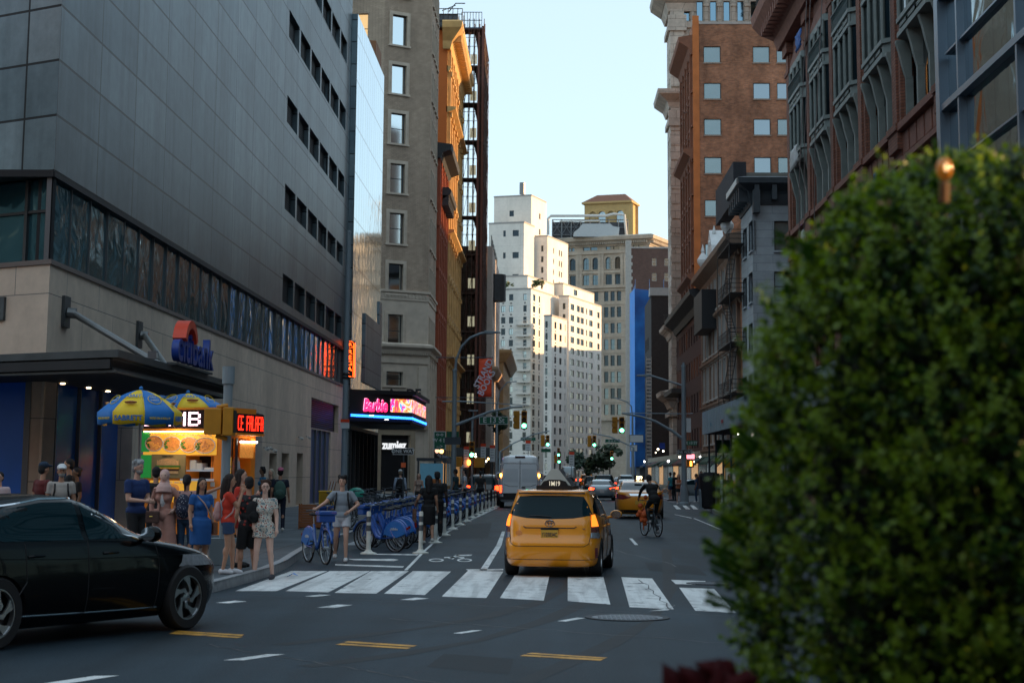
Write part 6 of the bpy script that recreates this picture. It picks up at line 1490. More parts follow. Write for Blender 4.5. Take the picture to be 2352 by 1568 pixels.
for rx, ry, cx, cy in ((.085,.058,0,0),(.030,.054,0,0),(.06,.022,0,.022)): m.tube([(rx*math.cos(2*PI*i/24)+cx, ry*math.sin(2*PI*i/24)+cy, 0) for i in range(25)], .007, 6, T)
m.build('badge', CHR, tx, world=False)
text('Y103834C', .105, M('plate_text', (.04,.03,.05), .6), tx, (0,bv.ray_cast(Vector((0,-12,.76)), Vector((0,1,0)))[0].y-.024,.755), 0, .002, .01, 'plate_lettering', .62)
m = MB(); hh = bv.ray_cast(Vector((0,-12,.86)), Vector((0,1,0)))[0]; m.box(-.16,.16,hh.y-.03,hh.y+.02,.845,.868); m.build('plate_lamp_bar', PLAS, tx, world=False)
patch(bv, [(-.62,.805),(-.56,.83),(-.50,.805),(-.50,.76),(-.56,.735),(-.62,.76)], 'r', .006, M('amber_reflector', (.7,.22,.03), .3), 'reflector', tx, .03)
m = MB(); hw = bv.ray_cast(Vector((-.1,-12,1.1)), Vector((0,1,0)))[0]; m.tube([(.02,hw.y-.03,1.075),(-.2,hw.y-.035,1.09),(-.38,hw.y-.02,1.085)], .012, 6); m.build('wiper', PLAS, tx, world=False)
text('HYBRID'[:3], .04, CHR, tx, (.60,bv.ray_cast(Vector((.6,-12,.86)), Vector((0,1,0)))[0].y-.004,.86), 0, .002, .01, 'trim_badge')
for sg in (-1, 1): m = MB(); m.ball((sg*.62,-1.55,1.53), (.06,.10,.02), 10, 6); m.build('roof_marker', M('amber_marker', (.55,.16,.03), .3), tx, world=False)
# roof advert wedge and number lamp
m = MB(); m.prism([(-.33,-1.45),(.33,-1.45),(.33,-.05),(-.33,-.05)], 1.55, 1.62); ad_ = m.build('advert_base', PLAS, tx, world=False)
m = MB(); vs = [(-.30,-1.25,1.62),(.30,-1.25,1.62),(.30,-.15,1.62),(-.30,-.15,1.62),(-.09,-1.08,1.93),(.04,-1.08,1.93),(.04,-.3,1.93),(-.09,-.3,1.93)]
m.add(vs, [(3,2,1,0),(4,5,6,7),(0,1,5,4),(2,3,7,6)]); m.m = 1; m.add(vs, [(1,2,6,5),(3,0,4,7)]); m.build('advert_wedge', [M('advert_end', (.38,.36,.30), .5), M('advert_face', (.03,.045,.06), .2)], tx, world=False, bevel=.015)
text('EVERYDAY', .16, M('advert_text', (.5,.5,.48), .5), tx, (.175,-.7,1.80), 0, .002, .01, 'advert_text', .9, rot=(R(35)*0, 0, PI/2))
m = MB(); m.ext([(-.27,1.60),(.27,1.60),(.20,1.70),(.10,1.73),(-.10,1.73),(-.20,1.70)], -1.42, -1.28); m.build('number_lamp', BLK, tx, world=False)
text('1M19', .12, M('lamp_text', (.6,.6,.5), .5, emit=(1,.9,.7), es=.3, var=0), tx, (0,-1.43,1.655), 0, .004, .015, 'number_lettering', .8)
text('NYC', .16, M('door_text', (.05,.04,.06), .5), tx, (.90,.45,.72), PI/2, .003, .02, 'door_lettering', .9)
# black sedan on the cross street
pw = G(413, 1445); ah = R(-29)
hd = Vector((math.cos(ah+PI/2), math.sin(ah+PI/2), 0)); rt = Vector((hd.y,-hd.x,0))
cpos = Vector((pw.x,pw.y,0)) - hd*1.48*1.04 - rt*.80*1.04
bs, bv = car('black_sedan', 'glossy black sedan crossing in the left foreground', (cpos.x, cpos.y, 0), ah, BLKP, 'sedan', wr=.345)
bs.scale = (1.04,1.04,1.09)
for sg in (-1,1):
 seam(bv, [(-1.66,1.10),(-1.5,1.225),(-1.12,1.335),(-.6,1.405),(-.1,1.41),(.25,1.37),(.62,1.2),(.95,1.0)], 's', bs, sg, .011, 'chrome_strip', CHR, .006)
 seam(bv, [(2.35,.55),(2.0,.80),(1.0,.80),(-.5,.82),(-2.2,.88)], 's', bs, sg, .004, 'crease_line', BLKP, .0); seam(bv, [(-1.1,.30),(0,.28),(1.0,.27)], 's', bs, sg, .01, 'sill_trim', CHR, .0)
 patch(bv, [(2.02,.80),(2.30,.72),(2.36,.64),(2.2,.64)], 's', .006, TLA if False else M('amber_lens', (.5,.18,.03), .2, coat=1, var=0), 'side_marker', bs, .03, sg=sg)
# second taxi, a saloon
t2 = G(1467, 1191); tc, bv = car('yellow_taxi', 'yellow saloon taxi half hidden behind the cyclist', (t2.x+.15, t2.y+2.4, 0), R(-3), YEL, 'sedan', cat='taxi')
tc.scale = (1.1,1.1,1.1)
for sg in (-1,1): patch(bv, [(sg*a,z) for a,z in ((.28,.80),(.62,.90),(.90,.93),(.92,.78),(.60,.72))], 'r', .007, M('tail_maroon', (.22,.012,.015), .15, coat=1, var=.2, scale=12), 'tail_light', tc, .04)
patch(bv, [(-.40,.94),(.40,.94),(.32,.86),(-.32,.86)], 'r', .009, CHR, 'chrome_garnish', tc, .04)
m = MB(); m.box(-.2,.2,-.5,-.38,1.43,1.62); lb = m.build('roof_lamp', BLK, tc, world=False, bevel=.02)
text('3J79', .17, M('lamp_lit', (1,.9,.6), emit=(1,.85,.5), es=2.5, var=0), tc, (0,-.51,1.52), 0, .004, .03, 'roof_number', .8)
m = MB(); m.box(-.18,.1,-1.45,-1.38,1.12,1.3); m.build('window_notice', BLK, tc, world=False)
# white van
v0 = G(1196, 1166); vn, bv = car('white_van', 'tall white cargo van with amber roof-height lamps ahead of the taxi', (v0.x-.1, v0.y+2.95, 0), R(1.0), WHP, 'van', cat='van', wr=.36, lit=True)
seam(bv, [(0,2.45),(0,.58)], 'r', vn, w_=.012); seam(bv, [(-.80,2.25),(-.86,2.15),(-.88,.7)], 'r', vn, w_=.008); seam(bv, [(.80,2.25),(.86,2.15),(.88,.7)], 'r', vn, w_=.008); seam(bv, [(-.8,2.28),(.8,2.28)], 'r', vn, w_=.012)
seam(bv, [(-.8,1.2),(-.5,1.1),(-.1,1.1)], 'r', vn, w_=.01); seam(bv, [(.8,1.2),(.5,1.1),(.1,1.1)], 'r', vn, w_=.01)
for sg in (-1,1):
 m = MB(); h = bv.ray_cast(Vector((sg*.93,-12,1.66)), Vector((0,1,0)))[0]; m.ball((sg*.95,h.y-.02 if h else -2.9,1.66), (.05,.05,.10), 10, 8); m.build('amber_lamp', M('amber_bright', (1,.4,.05), emit=(1,.33,.04), es=14, var=0), vn, world=False)
 patch(bv, [(sg*a,z) for a,z in ((.10,2.0),(.78,2.0),(.82,1.32),(.10,1.32))], 'r', .003, M('van_door_panel', (.75,.80,.83), .28, coat=1, var=.06, scale=1.5), 'window_blank', vn, .08)
m = MB(); m.box(-.25,.25,-2.86,-2.78,2.56,2.66); m.build('high_brake_light', M('dark_red_lens', (.05,.003,.003), .3), vn, world=False)
m = MB(); m.box(-1.0,1.0,-3.1,-2.93,.42,.58); m.build('rear_step', PLAS, vn, world=False)
m = MB(); m.box(.08,.26,-2.99,-2.955,1.02,1.08); m.build('door_handle', PLAS, vn, world=False)
patch(bv, [(-.95,.76),(.95,.76),(.9,.5),(-.9,.5)], 'r', .006, PLAS, 'rear_bumper', vn, .1)
vn.scale = (1.08,1.05,1.03)
# further traffic
FAR = [('dark_suv','black van-like SUV parked behind the white posts',(-3.75,100),0,DKP,'suv',True), ('silver_sedan','silver sedan waiting just ahead of the saloon taxi, left lane',(3.65,122),-1,SILV,'sedan',True),
       ('grey_sedan','pale blue-grey sedan between the silver sedan and the saloon taxi roof',(5.75,128),-2,GRP,'sedan',True), ('black_suv','big black SUV with tinted rear window beyond the silver sedan',(4.5,146),0,BLKP,'suv',False),
       ('silver_wagon','silver wagon at the right of the far queue',(7.0,158),0,SILV,'suv',False), ('dark_hatchback','dark hatchback with bright red brake lights beside the orange minivan',(4.4,182),0,DKP,'hatch',True),
       ('yellow_minivan','orange-yellow minivan taxi farthest up the street with a dark rear window',(4.9,232),0,YEL,'suv',True), ('grey_suv','dark grey SUV just right of the white van',(1.7,198),0,GRP,'suv',True),
       ('maroon_car','small dark red car seen above the black SUV',(6.2,205),0,REDP,'sedan',True), ('white_car','pale sedan turning at the right kerb before the crossing',(12.0,142),-75,SILV,'sedan',False), ('black_car','dark sedan behind the white van along the left lane',(-1.2,130),0,DKP,'sedan',True),
       ('dark_wagon','dark wagon with red lamps left of the silver sedan',(1.6,168),0,DKP,'hatch',True), ('grey_van','pale grey van far along the middle lane',(2.4,222),0,SILV,'van',True), ('red_hatchback','dark red hatchback far up the left lane',(-.6,240),0,REDP,'hatch',True), ('blue_sedan','blue-grey sedan in the right lane behind the silver wagon',(8.3,205),0,GRP,'sedan',True), ('black_wagon','black wagon two cars beyond the black SUV',(5.2,166),0,BLKP,'suv',True),
       ('silver_car','silver car roof seen between the SUVs far along the queue',(8.0,186),0,SILV,'sedan',True)]
for n_, lb, (x, y), a, c, k, lit in FAR:
 o, bv = car(n_, lb, (x, y, 0), R(a), c, k, lit=lit, details=False, cat={'suv':'car','van':'van','hatch':'car','sedan':'car'}[k], group='cars queueing along the street')
# ---------------- people ----------------
def capsule(m, a, b_, r0, r1, n=12, ends=True):
 a, b_ = Vector(a), Vector(b_); m.tube([a, b_], [r0, r1], n)
 if ends: m.ball(a, r0, n, 8); m.ball(b_, r1, n, 8)
def remeshed(m, vox, mat, name, parent, smooth=2):
 me = bpy.data.meshes.new(name); me.from_pydata(m.v, [], m.f)
 bm = bmesh.new(); bm.from_mesh(me); bmesh.ops.recalc_face_normals(bm, faces=bm.faces); bm.to_mesh(me); bm.free()
 o = bpy.data.objects.new(name, me); COL.objects.link(o)
 r = o.modifiers.new('r', 'REMESH'); r.mode = 'VOXEL'; r.voxel_size = vox; r.use_smooth_shade = True
 if smooth: q = o.modifiers.new('s', 'SMOOTH'); q.factor = .5; q.iterations = smooth
 o = applied(o); o.data.materials.clear(); o.data.materials.append(mat); o.parent = parent
 return o
SK = {'light': (.62,.36,.26), 'fair': (.72,.46,.36), 'tan': (.46,.24,.15), 'brown': (.22,.11,.06), 'dark': (.05,.025,.018)}
def fab(c, var=.12, sc=9): return M('cloth_%.2f_%.2f_%.2f' % c, c, .85, var=var, scale=sc)
def mirror(p): return (-p[0], p[1], p[2])
def person(label, pos, rz, h=1.72, skin='light', hair=('short',(.02,.015,.012)), top=('tee',(.1,.1,.1)), low=('jeans',(.03,.05,.10)), shoe=(.6,.6,.6),
           armL=None, armR=None, footL=(0,0,0), footR=(0,0,0), kneeL=None, kneeR=None, fem=False, turn=0, vox=.011, group='people on the pavements', build=1.0, seat=None, lean=0, extra=None):
 t = thing('person', label, 'person', pos, rz, group); s = h/1.75; sm = M('skin_'+skin, SK[skin], .55, var=.05, scale=6)
 w = build; hipz = .93 if seat is None else seat
 near = vox < .013
 def L(p):   # lean the upper body about the hip
  x, y, z = p; d = z-hipz
  return Vector((x, y+math.sin(lean)*d, hipz+math.cos(lean)*d)) if lean and d > 0 else Vector(p)
 sh = .178*w*(.9 if fem else 1); dz = hipz-.93
 shL, shR = L((-sh,0,1.405+dz)), L((sh,0,1.405+dz))
 aL = armL or ((-.05,-.02,-.27),(-.075,.06,-.50)); aR = armR or ((.05,-.02,-.27),(.075,.06,-.50))
 elL, wrL = shL+Vector(aL[0]), shL+Vector(aL[1]); elR, wrR = shR+Vector(aR[0]), shR+Vector(aR[1])
 hpL, hpR = Vector((-.09,0,hipz-.02)), Vector((.09,0,hipz-.02))
 anL, anR = Vector((-.10,0,.085))+Vector(footL), Vector((.10,0,.085))+Vector(footR)
 kn = lambda hp, an, k: Vector(k) if k else (hp+an)/2+Vector((0,.035+.35*max(0,.845-(hp-an).length),.015))
 knL, knR = kn(hpL, anL, kneeL), kn(hpR, anR, kneeR)
 # torso ellipsoids: (centre, radii)
 wa = .118 if fem else .137; hi = .172 if fem else .158; ch = .152 if fem else .168
 TOR = [((0,0,hipz+.02),(hi*w,.115*w,.12)), ((0,.0,hipz+.16),(wa*w,.098*w,.13)), ((0,0,hipz+.34),(ch*w,.108*w,.17)), ((0,-.005,hipz+.44),(ch*.98*w,.095*w,.09))]
 def torso(m, g=0, lo=0, z0=None):
  for c, r in TOR[lo:]: m.ball(L((c[0],c[1],c[2])), (r[0]+g, r[1]+g, r[2]+g*.5), 16, 10)
  if fem: 
   for sx in (-.07,.07): m.ball(L((sx*w,.085*w,hipz+.33)), (.062+g,.05+g,.06+g), 10, 8)
  capsule(m, L((-.12*w,0,hipz+.475)), L((.12*w,0,hipz+.475)), .05+g, .05+g)
 body = MB()
 torso(body); capsule(body, L((0,-.005,1.43+dz)), L((0,.012,1.56+dz)), .056, .05)
 HC = L((0,.02,1.655+dz)); RT = Matrix.Translation(HC) @ Matrix.Rotation(turn, 4, 'Z')
 body.ball((0,0,.02), (.077,.095,.10), 16, 12, RT); body.ball((0,.022,-.045), (.056,.066,.066), 12, 8, RT)
 body.ball((0,.098,-.015), (.012,.018,.022), 8, 6, RT)
 for sx in (-1,1): body.ball((sx*.078,-.005,-.01), (.010,.02,.03), 8, 6, RT)
 for (sd, S_, E, W_) in ((-1,shL,elL,wrL),(1,shR,elR,wrR)):
  capsule(body, S_, E, .052*w, .039*w); capsule(body, E, W_, .039*w, .026)
  d = (W_-E).normalized(); side = Vector((0,1,0)) if abs(d.z) > .7 else Vector((0,0,1)); side = (side-d*side.dot(d)).normalized(); nrm = d.cross(side)
  pc = W_+d*.045
  body.tube([W_, W_+d*.03, W_+d*.08], [.024,.034,.036], 8)
  for k in range(4):
   f0 = W_+d*.075+side*(.027-.018*k); ln = (.072,.08,.075,.058)[k]; cu = -nrm*sd*.014
   body.tube([f0, f0+d*ln*.5+cu*.6, f0+d*ln*.92+cu*2.0], [.0105,.0098,.0085], 6)
  f0 = W_+d*.03+side*.03; body.tube([f0, f0+d*.03+side*.018, f0+d*.06+side*.022], [.012,.0105,.009], 6)
 for H_, Kn, An in ((hpL,knL,anL),(hpR,knR,anR)):
  capsule(body, H_, Kn, .082*w, .054*w); capsule(body, Kn, An, .052*w, .034)
  c = Kn.lerp(An, .28)+Vector((0,-.012,0)); body.ball(c, (.052*w,.056*w,.10), 10, 8)
  body.tube([An+Vector((0,-.03,-.02)), An+Vector((0,.06,-.045)), An+Vector((0,.15,-.058))], [.036,.036,.028], 8)
 b = remeshed(body, vox, sm, 'body', t, 2)
 vx = vox*1.25
 cl = lambda m, c, nm, vv=None: remeshed(m, vv or vx, c if not isinstance(c, tuple) else fab(c), nm, t, 2)
 # lower garments
 kind, col = low
 if kind in ('jeans','trousers','shorts','longshorts'):
  m = MB(); m.ball((0,0,hipz+.0), (hi*w+.014,.115*w+.014,.135), 16, 10)
  fr = {'jeans': 1.0, 'trousers': 1.0, 'shorts': .25, 'longshorts': .48}[kind]
  for H_, Kn, An in ((hpL,knL,anL),(hpR,knR,anR)):
   if fr >= 1: capsule(m, H_, Kn, .092*w, .066*w); m.tube([Kn, An+Vector((0,0,-.03))], [.066*w,.053], 12)
   else:
    e = H_.lerp(Kn, fr*2); m.tube([H_+Vector((0,0,.04)), H_, e], [.09*w,.098*w,.094*w], 14)
  cl(m, col, {'jeans':'jeans','trousers':'trousers','shorts':'shorts','longshorts':'shorts'}[kind])
 if kind == 'skirt':
  m = MB(); m.tube([(0,0,hipz+.1),(0,0,hipz-.05),(0,.01,hipz-.36)], [.14*w,.185*w,.19*w], 20); cl(m, col, 'skirt')
 # upper garments
 kind, col = top
 m = MB(); torso(m, .013); 
 sl = {'tee': .62, 'tank': 0, 'long': 1.95, 'dress': .5, 'romper': .5, 'coat': 1.95, 'polo': .7}[kind]
 m.ball((0,0,hipz+.02), (hi*w+.02,.115*w+.02,.12), 16, 10)
 for S_, E, W_ in ((shL,elL,wrL),(shR,elR,wrR)):
  if sl > 0:
   e = S_.lerp(E, min(sl,1)); m.ball(S_, .064*w, 10, 8); m.tube([S_, e], [.064*w, .060*w if sl < 1 else .052*w], 12)
   if sl > 1: m.ball(E, .052*w, 10, 8); m.tube([E, E.lerp(W_, sl-1)], [.05*w,.038], 12)
 if kind == 'dress': m.tube([(0,0,hipz+.06),(0,0,hipz-.05),(0,.01,hipz-.42)], [hi*w+.01,hi*w+.025,hi*w+.01], 20)
 if kind == 'romper':
  for H_, Kn in ((hpL,knL),(hpR,knR)): m.tube([H_+Vector((0,0,.05)), H_, H_.lerp(Kn,.42)], [.1*w,.105*w,.105*w], 14)
 if kind == 'coat':
  for sx in (-1,1): m.tube([(sx*.07,-.01,hipz+.12),(sx*.10,-.015,hipz-.2),(sx*.135,-.01,.36)], [.12,.125,.135], 16)
  m.tube([(0,-.05,hipz+.1),(0,-.06,.38)], [.13,.15], 16)
 cl(m, col, {'tee':'t_shirt','tank':'tank_top','long':'long_sleeved_shirt','dress':'dress','romper':'romper','coat':'long_coat','polo':'polo_shirt'}[kind])
 # shoes
 for An in (anL, anR):
  m = MB(); m.tube([An+Vector((0,-.055,-.035)), An+Vector((0,.02,-.03)), An+Vector((0,.10,-.042)), An+Vector((0,.185,-.055))], [.044,.05,.047,.03], 10); m.ball(An+Vector((0,-.035,-.03)), (.046,.05,.052), 10, 8)
  cl(m, shoe if isinstance(shoe, tuple) else shoe, 'shoe', .012)
 # hair
 st, hc = hair; hm = M('hair_%.2f_%.2f_%.2f' % hc, hc, .8, var=.35, scale=40)
 m = MB()
 if st != 'hijab':
  m.ball((0,-.018,.045), (.086,.098,.092), 14, 10, RT); m.ball((0,-.05,-.005), (.082,.066,.085), 12, 8, RT)
  if st == 'curly':
   rr = random.Random(int(h*1000))
   for i in range(34): a = rr.uniform(PI*.9, PI*2.1); m.ball((.088*math.cos(a), .085*math.sin(a)-.0, rr.uniform(-.06,.1)), .03, 7, 5, RT)
   for i in range(12): a = rr.uniform(0, 2*PI); m.ball((.06*math.cos(a), .05*math.sin(a)-.01, .115), .035, 7, 5, RT)
  if st == 'mop':
   rr = random.Random(3)
   for i in range(26): a = rr.uniform(0, 2*PI); m.ball((.07*math.cos(a), .07*math.sin(a)-.01, rr.uniform(.06,.12)), .035, 7, 5, RT)
  if st in ('long','side'):
   m.tube([(0,-.055,.04),(0,-.085,-.1),(0,-.105,-.30),(0,-.10,-.38)], [.08,.085,.075,.03], 12, RT)
   for sx in (-1,1): m.tube([(sx*.07,-.01,.05),(sx*.078,-.02,-.1),(sx*.06,-.05,-.24)], [.03,.03,.02], 8, RT)
  if st == 'bun': m.ball((0,-.10,.07), .045, 10, 8, RT)
  if st == 'pony': m.tube([(0,-.09,.05),(0,-.14,-.02),(0,-.13,-.2)], [.035,.035,.015], 8, RT)
  remeshed(m, .010 if near else .016, hm, 'hair', t, 1)
 else:
  m.ball((0,-.012,.03), (.096,.105,.112), 16, 12, RT); m.ball((0,-.02,-.1), (.095,.085,.09), 12, 8, RT)
  m.tube([(0,.0,-.12),(0,.005,-.2),(0,.02,-.30)], [.10,.15,.16], 16, RT)
  hb = remeshed(m, .011, fab(hc), 'headscarf', t, 2)
  m = MB(); m.ball((0,.066,.005), (.062,.05,.085), 14, 10, RT); remeshed(m, .01, sm, 'face', t, 1)
  m = MB(); m.ball((0,.108,-.005), (.011,.014,.022), 8, 6, RT); m.build('nose', sm, t, world=False, smooth=True)
 if st == 'cap' or (extra and 'cap' in extra):
  cc = extra['cap']; m = MB(); m.ball((0,-.008,.075), (.092,.104,.078), 14, 10, RT); 
  fy = -1 if extra.get('capback') else 1
  m.tube([(0,fy*.06,.075),(0,fy*.16,.062)], [.075,.055], 12, RT @ Matrix.Diagonal((1,1,.35,1)) @ Matrix.Translation((0,0,.12)))
  remeshed(m, .011, fab(cc, .03) if isinstance(cc, tuple) else cc, 'cap', t, 1)
 if near:    # eyes, brows and mouth
  yy = .093 if st != 'hijab' else .104
  em = M('eye_dark', (.02,.015,.012), .3, var=0); m = MB()
  for sx in (-1,1):
   m = MB(); m.ball((sx*.03,yy,.012), (.011,.006,.005), 8, 6, RT); m.build('eye', em, t, world=False)
   m = MB(); m.tube([(sx*.018,yy+.002,.030),(sx*.032,yy+.001,.034),(sx*.045,yy-.006,.030)], .0035, 5, RT); m.build('eyebrow', hm if st not in ('hijab','grey') else M('brow', (.06,.04,.03), .7), t, world=False)
  m = MB(); m.tube([(-.022,yy-.014,-.058),(0,yy-.006,-.056),(.022,yy-.014,-.058)], .0055, 6, RT); m.build('mouth', M('lip_'+skin, tuple(c*k for c, k in zip(SK[skin],(.8,.45,.45))), .5, var=0), t, world=False)
 t.scale = (s,s,s)
 if extra and 'glasses' in extra:
  m = MB()
  for sx in (-1,1): m.tube([(sx*.032+.022*math.cos(i*PI/6), .102, .012+.018*math.sin(i*PI/6)) for i in range(13)], .002, 5, RT)
  m.tube([(-.01,.103,.014),(.01,.103,.014)], .002, 5, RT)
  for sx in (-1,1): m.tube([(sx*.054,.100,.014),(sx*.08,.0,.014)], .002, 4, RT)
  m.build('glasses', M('glasses_frame', (.05,.03,.03), .4), t, world=False)
 if extra and 'beard' in extra:
  m = MB(); m.ball((0,.04,-.062), (.056,.056,.05), 12, 8, RT); m.ball((0,.02,-.05), (.066,.05,.05), 12, 8, RT); remeshed(m, .010, M('beard', extra['beard'], .8, var=.3, scale=60), 'beard', t, 1)
 if extra and 'headphones' in extra:
  m = MB(); m.tube([(.09*math.cos(a), -.005, .02+.105*math.sin(a)) for a in np.linspace(0, PI, 12)], .009, 6, RT)
  for sx in (-1,1): m.ball((sx*.09,-.005,.0), (.018,.032,.038), 10, 6, RT)
  m.build('headphones', BLK, t, world=False)
 t['_j'] = 0
 return t
def W_(t, p):
 """a point in the person's own frame, in the world"""
 return Vector(t.location)+Matrix.Rotation(t.rotation_euler.z, 3, 'Z') @ (Vector(p)*t.scale.x)
def carried(t, name, label, cat, off, group=None):
 o = thing(name, label, cat, W_(t, off), t.rotation_euler.z, group); o.scale = t.scale; return o
def backpack(t, label, col, z=1.18, y=-.17, straps=True, name='backpack', sz=1.0):
 o = carried(t, name, label, 'backpack', (0,y,z)); c = col if not isinstance(col, tuple) else fab(col, .15)
 m = MB(); m.ball((0,-.02,0), (.15*sz,.085*sz,.22*sz), 14, 10); m.ball((0,-.02,-.1*sz), (.15*sz,.09*sz,.14*sz), 12, 8); remeshed(m, .014, c, 'pack', o, 2)
 m = MB(); m.ball((0,-.09*sz,-.08*sz), (.11*sz,.045*sz,.09*sz), 12, 8); remeshed(m, .014, c, 'pocket', o, 1)
 if straps:
  for sx in (-1,1): m = MB(); m.tube([(sx*.1,.06,.17),(sx*.115,.12,.255),(sx*.12,.25,.24),(sx*.125,.285,.12),(sx*.15,.25,-.02),(sx*.16,.12,-.14)], .017, 6); m.build('strap', BLK if isinstance(col, tuple) and sum(col) < .6 else c, o, world=False)
 return o
def gpx(x, y, z=.15): p = G(x, y, z); return (p.x, p.y, z)
def face(px, py): return None
PG = 'people waiting around the food cart'
LDk = (.012,.010,.010)
# floral romper woman at the kerb
flor = bpy.data.materials.new('floral_print'); flor.use_nodes = True; n = flor.node_tree; b = n.nodes['Principled BSDF']; b.inputs['Roughness'].default_value = .85
tc = n.nodes.new('ShaderNodeTexCoord'); vo_ = n.nodes.new('ShaderNodeTexVoronoi'); vo_.inputs['Scale'].default_value = 22; n.links.new(tc.outputs['Object'], vo_.inputs['Vector'])
rp = ramp(n, vo_.outputs['Distance'], [(.0,(.30,.06,.05)),(.25,(.30,.06,.05)),(.3,(.62,.58,.50)),(.62,(.62,.58,.50)),(.68,(.16,.24,.26))]); rp.color_ramp.interpolation = 'CONSTANT'; n.links.new(rp.outputs[0], b.inputs['Base Color'])
def dots(name, c0, c1, sc, th):
 m = bpy.data.materials.new(name); m.use_nodes = True; n = m.node_tree; b = n.nodes['Principled BSDF']; b.inputs['Roughness'].default_value = .7
 tc = n.nodes.new('ShaderNodeTexCoord'); v = n.nodes.new('ShaderNodeTexVoronoi'); v.inputs['Scale'].default_value = sc; n.links.new(tc.outputs['Object'], v.inputs['Vector'])
 r = ramp(n, v.outputs['Distance'], [(0,c1),(th,c0)]); r.color_ramp.interpolation = 'CONSTANT'; n.links.new(r.outputs[0], b.inputs['Base Color']); return m
fw = person('woman in a cream floral romper and sandals looking aside at the kerb', gpx(604,1330,0.0), PI*.98, 1.66, 'fair', ('curly',(.05,.022,.012)), ('romper',flor), ('none',(0,0,0)), (.05,.05,.06), fem=True, turn=.35, footL=(-.07,.0,0), footR=(.05,.04,0), armR=((.07,-.06,-.25),(.02,.06,-.44)), extra={'glasses':1}, group=PG, build=1.05)
o = carried(fw, 'shoulder_strap', 'thin black bag strap over the shoulder of the woman in the floral romper', 'bag', (0,0,0)); m = MB(); m.tube([(.13,-.08,1.40),(.14,.03,1.46),(.15,.13,1.36),(.19,.12,1.1),(.20,.02,.98)], .009, 6); m.build('strap', BLK, o, world=False); m = MB(); m.ball((.20,-.05,.94), (.03,.06,.06), 10, 8); m.build('pouch', BLK, o, world=False, smooth=True)
hs = person('man in black shorts and a black-red floral shirt seen from behind', gpx(567,1329,0), .55, 1.72, 'tan', ('short',LDk), ('tee',dots('hawaii_print',(.012,.010,.012),(.35,.03,.02),14,.32)), ('longshorts',(.008,.008,.009)), (.62,.62,.6), footL=(-.02,.06,0), footR=(.02,-.06,0), group=PG, turn=-.3)
backpack(hs, 'large black backpack worn by the man in the floral shirt', (.01,.01,.012), sz=.85)
rg1 = person('woman in an orange-red t-shirt and denim shorts holding a hand to her mouth', gpx(520,1318), -PI/2+.15, 1.62, 'tan', ('long',(.02,.012,.010)), ('tee',(.60,.045,.02)), ('shorts',(.03,.06,.13)), (.62,.62,.64), fem=True, armL=((-.02,.16,-.2),(.06,.22,.06)), armR=((.0,.17,-.2),(-.10,.24,.04)), footL=(0,.1,0), footR=(0,-.06,0), group=PG)
backpack(rg1, 'small pale pink backpack on the woman in the orange-red t-shirt', (.50,.28,.26), z=1.12, sz=.8)
rg2 = person('woman with long dark hair in a red top standing between the two red shirts', gpx(547,1302), -PI/2-.1, 1.70, 'light', ('long',(.018,.011,.009)), ('tee',(.52,.035,.018)), ('shorts',(.30,.02,.012)), (.015,.015,.016), fem=True, armL=((-.03,.14,-.22),(.05,.28,-.1)), group=PG)
bd = person('woman in a blue dress with a tan crossbody bag and tattooed wrist', gpx(457,1312), PI+.75, 1.55, 'tan', ('long',LDk), ('dress',(.015,.10,.32)), ('none',(0,0,0)), (.02,.02,.02), fem=True, build=1.12, turn=-.2, group=PG)
o = carried(bd, 'crossbody_bag', 'tan crossbody bag with a pale strap worn over the blue dress', 'bag', (0,0,0)); m = MB(); m.tube([(.12,.05,1.44),(.03,.17,1.30),(-.1,.19,1.08),(-.20,.12,.92)], .013, 6); m.build('strap', fab((.45,.30,.25)), o, world=False); m = MB(); m.box(-.30,-.2,-.02,.16,.70,.94); m.build('bag_body', fab((.20,.08,.04)), o, world=False, bevel=.02)
pk = person('woman seen from behind in jeans with one arm stretched toward the cart', gpx(423,1300), -.1, 1.60, 'tan', ('pony',LDk), ('tee',(.45,.26,.24)), ('jeans',(.02,.055,.11)), (.3,.3,.3), fem=True, armR=((.24,.04,.03),(.46,.12,.12)), group=PG, build=1.05)
backpack(pk, 'dark blue backpack with white dots on the woman in jeans', dots('polka_navy',(.012,.02,.05),(.5,.5,.55),26,.22), sz=1.05)
hj = person('woman in a pink headscarf and long dusty pink coat, hand on hip', gpx(372,1300), PI-.12, 1.68, 'fair', ('hijab',(.66,.42,.37)), ('coat',(.46,.24,.19)), ('trousers',(.30,.15,.12)), (.3,.2,.15), fem=True, armL=((-.17,-.05,-.20),(-.05,.06,-.36)), armR=((.10,-.05,-.26),(.06,.05,-.46)), turn=.1, group=PG)
m = MB(); m.ball((0,.035,1.22),(.065,.11,.17), 12, 8); remeshed(m, .012, fab((.62,.62,.62)), 'white_shirt', hj, 1)
o = carried(hj, 'handbag', 'brown quilted handbag hanging in front of the pink coat', 'bag', (.17,.16,.92)); m = MB(); m.box(-.14,.14,-.04,.05,-.12,.10); m.build('bag_body', fab((.09,.05,.04)), o, world=False, bevel=.02); m = MB(); m.tube([(.12,.0,.1),(.02,-.06,.5),(-.12,-.1,.52),(-.14,-.02,.1)], .01, 6); m.build('strap', fab((.09,.05,.04)), o, world=False); m = MB(); m.tube([(-.03,.055,0),(.03,.055,0)], .012, 6); m.build('clasp', M('gold', (.6,.4,.1), .3, .9), o, world=False)
